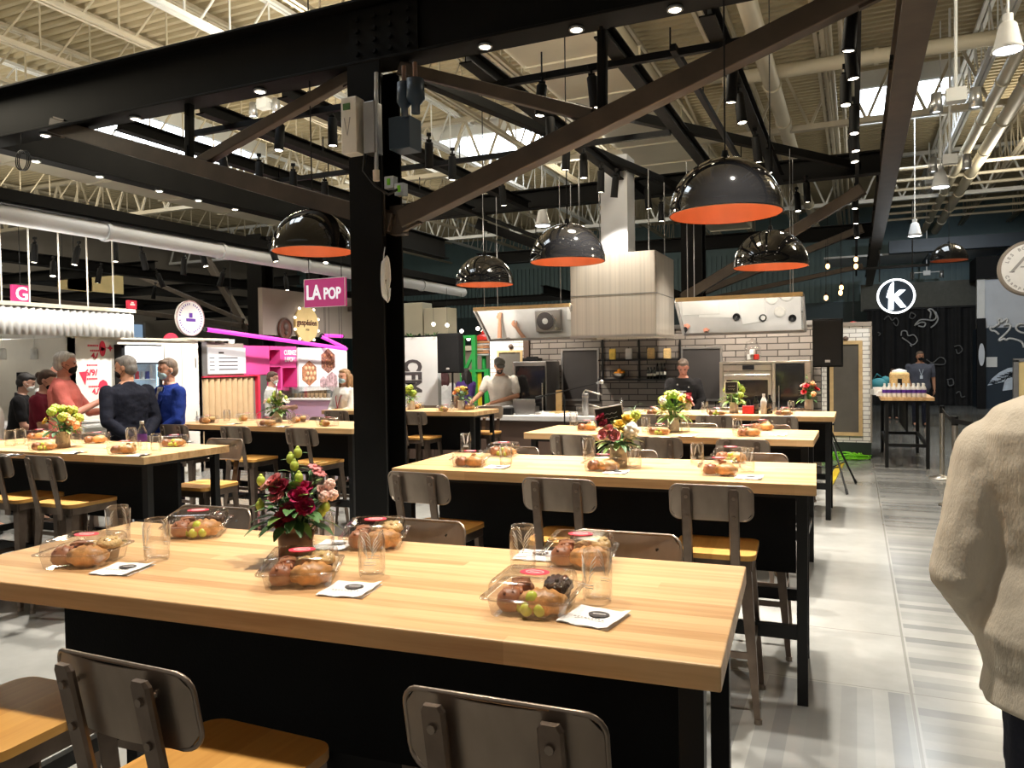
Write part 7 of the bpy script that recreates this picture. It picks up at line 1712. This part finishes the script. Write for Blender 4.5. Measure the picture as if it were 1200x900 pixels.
    for sd in (1,-1):
        mb=MB(); mb.ell(hp(sd*.030,.084,.008),(.012*k,.007*k,.007*k),R=HR,n=10,m=6); mb.build('eye',M['eye'],r,local=True)
        mb=MB(); mb.tube([hp(sd*.014,.091,.027),hp(sd*.032,.090,.033),hp(sd*.050,.076,.026)],[.003*k,.004*k,.002*k],6); mb.build('eyebrow',M[hair[1]],r,local=True)
    if not mask and not beard: mb=MB(); mb.ell(hp(0,.094,-.058),(.022*k,.006*k,.006*k),R=HR,n=10,m=6); mb.build('mouth',M['lips'],r,local=True)
    # hair
    st,hm=hair; h=MB()
    if st!='none':
        he((0,-.020,.045),(.083,.092,.085),h); he((0,-.045,-.005),(.078,.068,.075),h)
        if st=='short': he((0,.035,.085),(.058,.05,.030),h)
        if st=='fringe': he((0,.040,.078),(.066,.052,.036),h); 
        if st in('long','bun'): he((0,.030,.085),(.064,.05,.032),h)
        if st=='long':
            for x in (-.05,0,.05): limb(h,[hp(x,-.06,0),hp(x*1.2,-.085,-.14),hp(x*1.1,-.10,-.30)],[.055*k,.052*k,.03*k])
            for sd in (1,-1): limb(h,[hp(sd*.072,0,.03),hp(sd*.085,.0,-.10),hp(sd*.08,.02,-.22)],[.025*k,.028*k,.014*k])
        if st=='bun': he((0,-.11,.03),(.045,.042,.042),h)
        RS(h,'hair',M[hm],r,.008,2)
    if beard: h=MB(); he((0,.038,-.082),(.050,.050,.040),h); he((0,.062,-.045),(.052,.036,.022),h); RS(h,'beard',M[hm],r,.007,2)
    if cap:
        h=MB(); he((0,-.008,.062),(.088,.104,.078),h); RS(h,'cap',M[cap],r,.008,2); mb=MB(); mb.ell(hp(0,.115,.055),(.068*k,.055*k,.008*k),R=HR@Matrix.Rotation(radians(-12),3,'X'),n=16,m=6); mb.build('cap_brim',M[cap],r,local=True)
    if mask:
        h=MB(); he((0,.050,-.048),(.060,.052,.050),h); he((0,.080,-.022),(.024,.026,.024),h); mm=RS(h,'face_mask',M[mask],r,.006,3)
        mb=MB()
        for sd in (1,-1):
            mb.tube([hp(sd*.055,.050,-.02),hp(sd*.074,.02,-.005),hp(sd*.086,-.012,.005)],.002*k,4); mb.tube([hp(sd*.055,.045,-.07),hp(sd*.072,.01,-.04),hp(sd*.086,-.012,-.02)],.002*k,4)
        mb.build('ear_loop',M[mask],mm,local=True)
    # top
    kind,tm,sl=top; c=MB()
    z0={'shirt':.80,'jacket':.76,'sweater':.755,'coat':.62,'tucked':.93}[kind]; g={'shirt':.016,'jacket':.024,'sweater':.024,'coat':.028,'tucked':.015}[kind]
    tors(c,g,z0,1.475,.045 if kind=='sweater' else .012)
    for sd in (1,-1):
        E,Wr=arms[sd]; mul=1.0 if kind!='sweater' else 1.08
        if sl=='short':
            m=Sh[sd].lerp(E,.72); limb(c,[Sh[sd],m],[.072*k*mul,.064*k*mul])
        elif sl=='long': limb(c,[Sh[sd],E,E.lerp(Wr,.96)],[.072*k*mul,.060*k*mul,.042*k*mul])
        elif sl=='roll': limb(c,[Sh[sd],E,E.lerp(Wr,.35)],[.070*k,.058*k,.05*k])
    if kind in('shirt','jacket','coat','tucked'):
        mb_=[up(K((.070*cos(t),.066*sin(t)-.004,1.478+.012*(-sin(t))))) for t in [2*pi*i/18 for i in range(18)]]; c.tube(mb_,.016*k,7,closed=True)
    tp=RS(c,{'shirt':'shirt','jacket':'jacket','sweater':'sweater','coat':'coat','tucked':'shirt'}[kind],M[tm],r,vox,4,(folds,.09))
    # trousers
    c=MB(); 
    secs=[]
    for z,w,d_ in ((.80,.135,.11),(.86,.168,.125),(.93,.172,.122),(1.0,.162,.115)):
        secs.append([Vector((w*wide*k*cos(a),d_*k*sin(a)*(1+(wide-1)*.6),z*k)) for a in [2*pi*i/18 for i in range(18)]])
    c.loft(secs)
    for sd in (1,-1): limb(c,[K((sd*.09,0,.86)),K((sd*legspread,.015,.49)),K((sd*(legspread+.005),-.008,.07))],[.100*k,.074*k,.062*k])
    RS(c,'trousers',M[legs],r,vox,3,(folds*.7,.08))
    for sd in (1,-1):
        c=MB(); a=K((sd*(legspread+.005),-.03,.035)); c.ell(a+K((0,.0,.02)),tuple(q*k for q in (.042,.055,.05))); c.ell(a+K((sd*.012,.10,0)),tuple(q*k for q in (.045,.085,.034))); c.box(a+K((sd*.008,.06,-.024)),(.075*k,.24*k,.02*k)); RS(c,'shoe',M['shoe'],r,.010,2)
    if extra: extra(r,k,up,K,hp)
    return r
def at(px,d,py=450):
    p=EYE+CAM@Vector((px-CX,-(py-CY),-F))*(d/F); return Vector((p.x,p.y,0))
def facing_deg(px,deg):
    """rotation so that the person faces image-right (0), towards us (-90), image-left (180), away (90), as seen along the sight line at px"""
    a=atan2(ray(px,430).y,ray(px,430).x)  # world heading of the sight line
    return a-pi/2+radians(deg)-pi/2
def top_h(px,py,d): return H-(py-pj(at(px,d)+Vector((0,0,H)))[1])/F*d
def suit(col,tie):
    def f(r,k,up,K,hp):
        mb=MB(); pts=[(-.055,1.46),(.055,1.46),(.0,1.20)]
        fr=[up(K((x,.172 if z<1.4 else .105,z))) for x,z in pts]; bk=[p-Vector((0,.03,0)) for p in fr]
        mb.add(fr+bk,[(0,1,2),(5,4,3),(0,3,4,1),(1,4,5,2),(2,5,3,0)]); mb.build('shirt_front',M['white shirt'],r,local=True)
        mb=MB(); a=[up(K((x,y,z))) for x,y,z in ((-.018,.122,1.445),(.018,.122,1.445),(.026,.178,1.27),(0,.184,1.22),(-.026,.178,1.27))]; b=[p-Vector((0,.012,0)) for p in a]
        mb.add(a+b,[(0,1,2,3,4),(9,8,7,6,5)]+[(i,5+i,5+(i+1)%5,(i+1)%5) for i in range(5)]); mb.build('tie',M[tie],r,local=True)
        for sd in (1,-1):
            mb=MB(); a=[up(K((sd*x,y,z))) for x,y,z in ((.045,.095,1.475),(.085,.105,1.455),(.10,.158,1.32),(.01,.182,1.16),(.0,.180,1.18))]; b=[p-Vector((0,.012,0)) for p in a]
            mb.add(a+b,[(0,1,2,3,4),(9,8,7,6,5)]+[(i,5+i,5+(i+1)%5,(i+1)%5) for i in range(5)]); mb.build('lapel',M[col],r,local=True)
    return f
# --- group at the left stall
d=8.0; p=at(74,d); hh=top_h(80,413,d)
sal=person('silver haired person in salmon polo and black mask holding a phone, left stall',p,facing_deg(74,-8),hh,'skin ruddy',('short','hair silver'),'black mask',('shirt','salmon polo','short'),'red trousers',R=((.27,.10,1.14),(.15,.34,1.27)),L=((-.22,.20,1.14),(-.16,.44,1.17)),head=(-2,4),wide=1.12,curl=(.9,.35),hn=((-1,.2,.2),(.3,0,-1)))
def handpt(r,loc,k): return wm(r)@(Vector(loc)*k)
k=hh/1.75; q=handpt(sal,(.135,.43,1.335),k); r=thing('phone','grey phone held up by the salmon polo person','phone',q); mb=MB(); A=T(*q)@RZ(facing_deg(74,-8))@RX(.3); mb.box((0,0,0),(.075,.012,.15),0,A); mb.build('phone_body',M['steel_dark'],r,bev=.004); mb=MB(); mb.box((0,-.0065,0),(.066,.001,.135),0,A); mb.build('screen',M['black_glass'],r)
q0=handpt(sal,(-.165,.415,1.168),k); mb=MB(); mb.cyl(q0-Vector((.012,.005,0)),q0+Vector((.012,.005,0)),.036,n=16); single(mb,'wrist_watch',M['black'],'black watch on the reaching wrist of the salmon polo person','watch')
d=7.8; p=at(149,d); hh=top_h(140,418,d)
person('grey haired person in dark navy jacket seen from behind, hands behind back',p,facing_deg(149,118),hh,'skin tan',('short','hair grey'),'black mask',('jacket','navy suit','long'),'black trousers',R=((.245,-.07,1.12),(.06,-.19,.93)),L=((-.245,-.07,1.12),(-.02,-.21,.91)),head=(42,6),wide=1.08,hn=((0,-1,0),(0,-1,0)),hd=((-1,-.1,-.4),(1,-.1,-.5)))
d=8.2; p=at(199,d); hh=top_h(196,421,d)
person('person in bright blue suit and pale blue mask facing the stall group',p,facing_deg(199,208),hh,'skin fair',('short','hair greybrown'),'blue mask',('jacket','blue suit','long'),'dark denim',R=((.24,.06,1.12),(.04,.24,.95)),L=((-.24,.06,1.12),(-.02,.25,.93)),head=(0,3),hn=((-1,0,0),(1,0,0)),hd=((-1,.4,-.3),(1,.4,-.4)),extra=suit('blue suit','steel_dark'))
d=9.0; p=at(17,d); hh=top_h(17,437,d)
person('black haired person in black top and white mask behind the left table',p,facing_deg(17,-10),hh,'skin fair',('fringe','hair dark'),'white mask',('shirt','black top','short'),'black trousers',R=((.22,.12,1.10),(.10,.36,.98)),L=((-.20,.15,1.12),(-.10,.36,1.05)),head=(0,16),lean=8,wide=.92,hn=((-1,0,-.5),(1,0,-.5)))
d=8.5; p=at(45,d); hh=top_h(48,434,d)
mar=person('brown haired person in maroon top holding a dark apron, left stall',p,facing_deg(45,-25),hh,'skin fair',('bun','hair brown'),'black mask',('shirt','maroon top','short'),'black trousers',R=((.22,.12,1.12),(.05,.30,1.10)),L=((-.20,.14,1.12),(-.05,.30,1.12)),head=(-5,18),lean=6,wide=.94)
q=handpt(mar,(.10,.36,.97),hh/1.75); mb=MB(); 
vs=[];n=8
for j in range(n+1):
    for i in range(n+1): vs.append(q+RT*(-.12+.24*i/n*(1+.25*j/n)-.03*j/n)+Vector((0,0,.16-.42*j/n))-BK*(.02*sin(i*1.7+j*.4)))
fs=[(j*(n+1)+i,j*(n+1)+i+1,(j+1)*(n+1)+i+1,(j+1)*(n+1)+i) for j in range(n) for i in range(n)]; mb.add(vs,fs,0,True); o=single(mb,'folded_apron',M['black top'],'dark cloth apron held by the maroon top person','apron'); sm=o.modifiers.new('thick','SOLIDIFY'); sm.thickness=.012
d=7.9; p=at(-16,d); person('person in white short sleeves cut off by the left edge',p,facing_deg(0,-15),1.60,'skin fair',('short','hair brown'),'white mask',('shirt','white shirt','short'),'dark denim',R=((.22,.06,1.10),(.16,.25,.98)),L=None,head=(0,10))
d=9.7; p=at(66,d); person('person with pinkish bald head behind the salmon polo',p,facing_deg(66,-70),top_h(66,428,d),'skin ruddy',('none','hair silver'),'white mask',('shirt','white shirt','short'),'dark denim',head=(0,5))
# --- pink stall staff
d=12.4; p=at(318,d); person('dark haired person in white at the pink stall till',p,facing_deg(318,-15),top_h(318,436,d),'skin fair',('short','hair brown'),'white mask',('shirt','white shirt','short'),'black trousers',R=((.22,.10,1.10),(.10,.32,1.12)),L=((-.22,.12,1.10),(-.10,.34,1.12)),head=(0,8),wide=.92)
d=10.9; p=at(405,d); hh=top_h(405,433,d)
def lanyard(r,k,up,K,hp):
    mb=MB()
    for sd in (1,-1): mb.tube([up(K((sd*.07,.04,1.49))),up(K((sd*.05,.16,1.33))),up(K((0,.175,1.16)))],.006*k,5)
    mb.box(up(K((0,.18,1.12))),(.07*k,.008,.09*k)); mb.build('lanyard',M['red cloth'],r,local=True)
person('long haired person in white coat, pale mask and red lanyard before the pink stall',p,facing_deg(405,222),hh,'skin fair',('long','hair light'),'blue mask',('coat','white shirt','long'),'dark denim',R=((.22,.10,1.14),(.04,.28,1.10)),L=((-.22,.10,1.14),(-.02,.28,1.08)),head=(5,2),wide=.92,extra=lanyard,hd=((-1,.4,.1),(1,.4,0)))
# --- DJ, guests behind, chef
p=gy(588,450,11.22); p.z=0; hh=top_h(586,412,dep(Vector((p.x,p.y,1.6))))
person('DJ in pale short sleeved shirt, grey cap and beard leaning over the deck',p,facing_deg(590,-100),1.77,'skin tan',('none','hair dark'),None,('shirt','linen shirt','short'),'dark denim',R=((.30,.20,1.18),(.42,.48,1.03)),L=((-.27,.16,1.14),(.10,.42,1.04)),lean=13,head=(18,24),beard=True,cap='grey cap',wide=1.12,hn=((0,0,-1),(0,0,-1)))
d=15.3; p=at(546,d); person('dark long haired person in purple floral top by the green kiosk',p,facing_deg(546,120),top_h(546,432,d),'skin brown',('long','hair dark'),'white mask',('shirt','floral top','short'),'dark denim',R=((.22,.12,1.1),(.12,.3,1.15)),head=(20,0),wide=.95)
d=15.6; p=at(521,d); person('dark red haired person in white top below the left loudspeaker',p,facing_deg(521,95),top_h(521,434,d),'skin fair',('long','hair red'),None,('shirt','white shirt','short'),'black trousers',head=(0,0),wide=.95)
p=gy(801,450,11.22); p.z=0; hh=top_h(800,421,dep(Vector((p.x,p.y,1.6))))
def chefbits(r,k,up,K,hp):
    for i,(x,z) in enumerate(((-.08,1.36),(.08,1.40))): mb=MB(); mb.ell(up(K((x,.150,z))),(.012*k,.008*k,.012*k),n=10,m=6); mb.build('button',M['white'],r,local=True)
    mb=MB(); mb.box(up(K((.01,.158,1.30))),(.11*k,.008,.018*k)); mb.build('name_strip',M['white'],r,local=True)
    mb=MB(); mb.box(up(K((-.07,.160,1.20))),(.10*k,.012,.16*k)); mb.build('red_pocket',M['red cloth'],r,local=True)
person('chef in black jacket looking down at the kitchen island',p,facing_deg(801,-92),1.69,'skin ruddy',('short','hair greybrown'),None,('jacket','black top','long'),'black trousers',R=((.27,.08,1.14),(.16,.30,1.00)),L=((-.27,.08,1.14),(-.17,.28,1.00)),lean=8,head=(0,30),wide=1.06,extra=chefbits,hn=((0,0,-1),(0,0,-1)))
# --- far right
d=18.7; p=at(1078,d); hh=top_h(1080,412,d)
def lany2(r,k,up,K,hp):
    mb=MB()
    for sd in (1,-1): mb.tube([up(K((sd*.07,.04,1.49))),up(K((sd*.04,.165,1.33))),up(K((0,.175,1.2)))],.007*k,5)
    mb.box(up(K((0,.18,1.16))),(.06*k,.008,.08*k)); mb.build('lanyard',M['pale_blue'],r,local=True)
person('person in dark grey polo and dark mask standing before the black curtain',p,facing_deg(1080,-80),hh,'skin tan',('short','hair greybrown'),'black mask',('shirt','grey polo','short'),'dark denim',wide=1.28,head=(8,4),extra=lany2,R=((.25,-.02,1.12),(.22,.16,.98)))
d=21.0; p=at(1046,d); person('smaller person in black with white mask behind the bottle table',p,facing_deg(1046,-70),top_h(1046,432,d),'skin fair',('short','hair brown'),'white mask',('shirt','black top','short'),'black trousers',head=(0,0))
# --- cream sweater, close at the right edge
d=1.84; p=at(1288,d); person('person in cream knitted sweater seen from behind at the right edge',p,facing_deg(1243,97),1.86,'skin fair',('short','hair brown'),None,('sweater','cream knit','long'),'dark denim',R=((.29,.0,1.10),(.18,.22,.98)),L=((-.272,-.03,1.04),(-.20,.17,.86)),wide=1.2,vox=.009,folds=.010,drop=.075,head=(-30,5))
# ------------------------------------------------------------------ split loose pieces of rods, plates, couplings into parts of their own
def islands(me):
    key={}; idx=[]
    for v in me.vertices:
        k=(round(v.co.x,4),round(v.co.y,4),round(v.co.z,4)); idx.append(key.setdefault(k,len(key)))
    par=list(range(len(key)))
    def find(a):
        while par[a]!=a: par[a]=par[par[a]]; a=par[a]
        return a
    for p in me.polygons:
        f=find(idx[p.vertices[0]])
        for v in p.vertices: par[find(idx[v])]=f
    out={}
    for p in me.polygons: out.setdefault(find(idx[p.vertices[0]]),[]).append(p.index)
    return list(out.values())
def split_parts(names):
    for o in list(COL.objects):
        if o.type!='MESH' or o.parent is None or o.data.users>1: continue
        if o.name.split('.')[0] not in names: continue
        me=o.data; isl=islands(me)
        if len(isl)<2 or len(isl)>60: continue
        nm_=o.name.split('.')[0]
        for k,faces in enumerate(isl):
            vm={}; vs=[]; fs=[]
            for fi in faces:
                f=[]
                for v in me.polygons[fi].vertices:
                    if v not in vm: vm[v]=len(vs); vs.append(tuple(me.vertices[v].co))
                    f.append(vm[v])
                fs.append(f)
            m2=bpy.data.meshes.new(nm_); m2.from_pydata(vs,[],fs)
            for mt in me.materials: m2.materials.append(mt)
            m2.polygons.foreach_set('use_smooth',[me.polygons[fi].use_smooth for fi in faces]); m2.update()
            c=o.copy(); c.data=m2; COL.objects.link(c)
        bpy.data.objects.remove(o)
split_parts({'hanger_rod','coupling','dark_post','flange','end_plate','bolt','hanger','side_wall','drawing','lettering_bar','mixer_knob','filter','upright','rail','leg_plate','end_cap','cross_rib','ear_loop'})
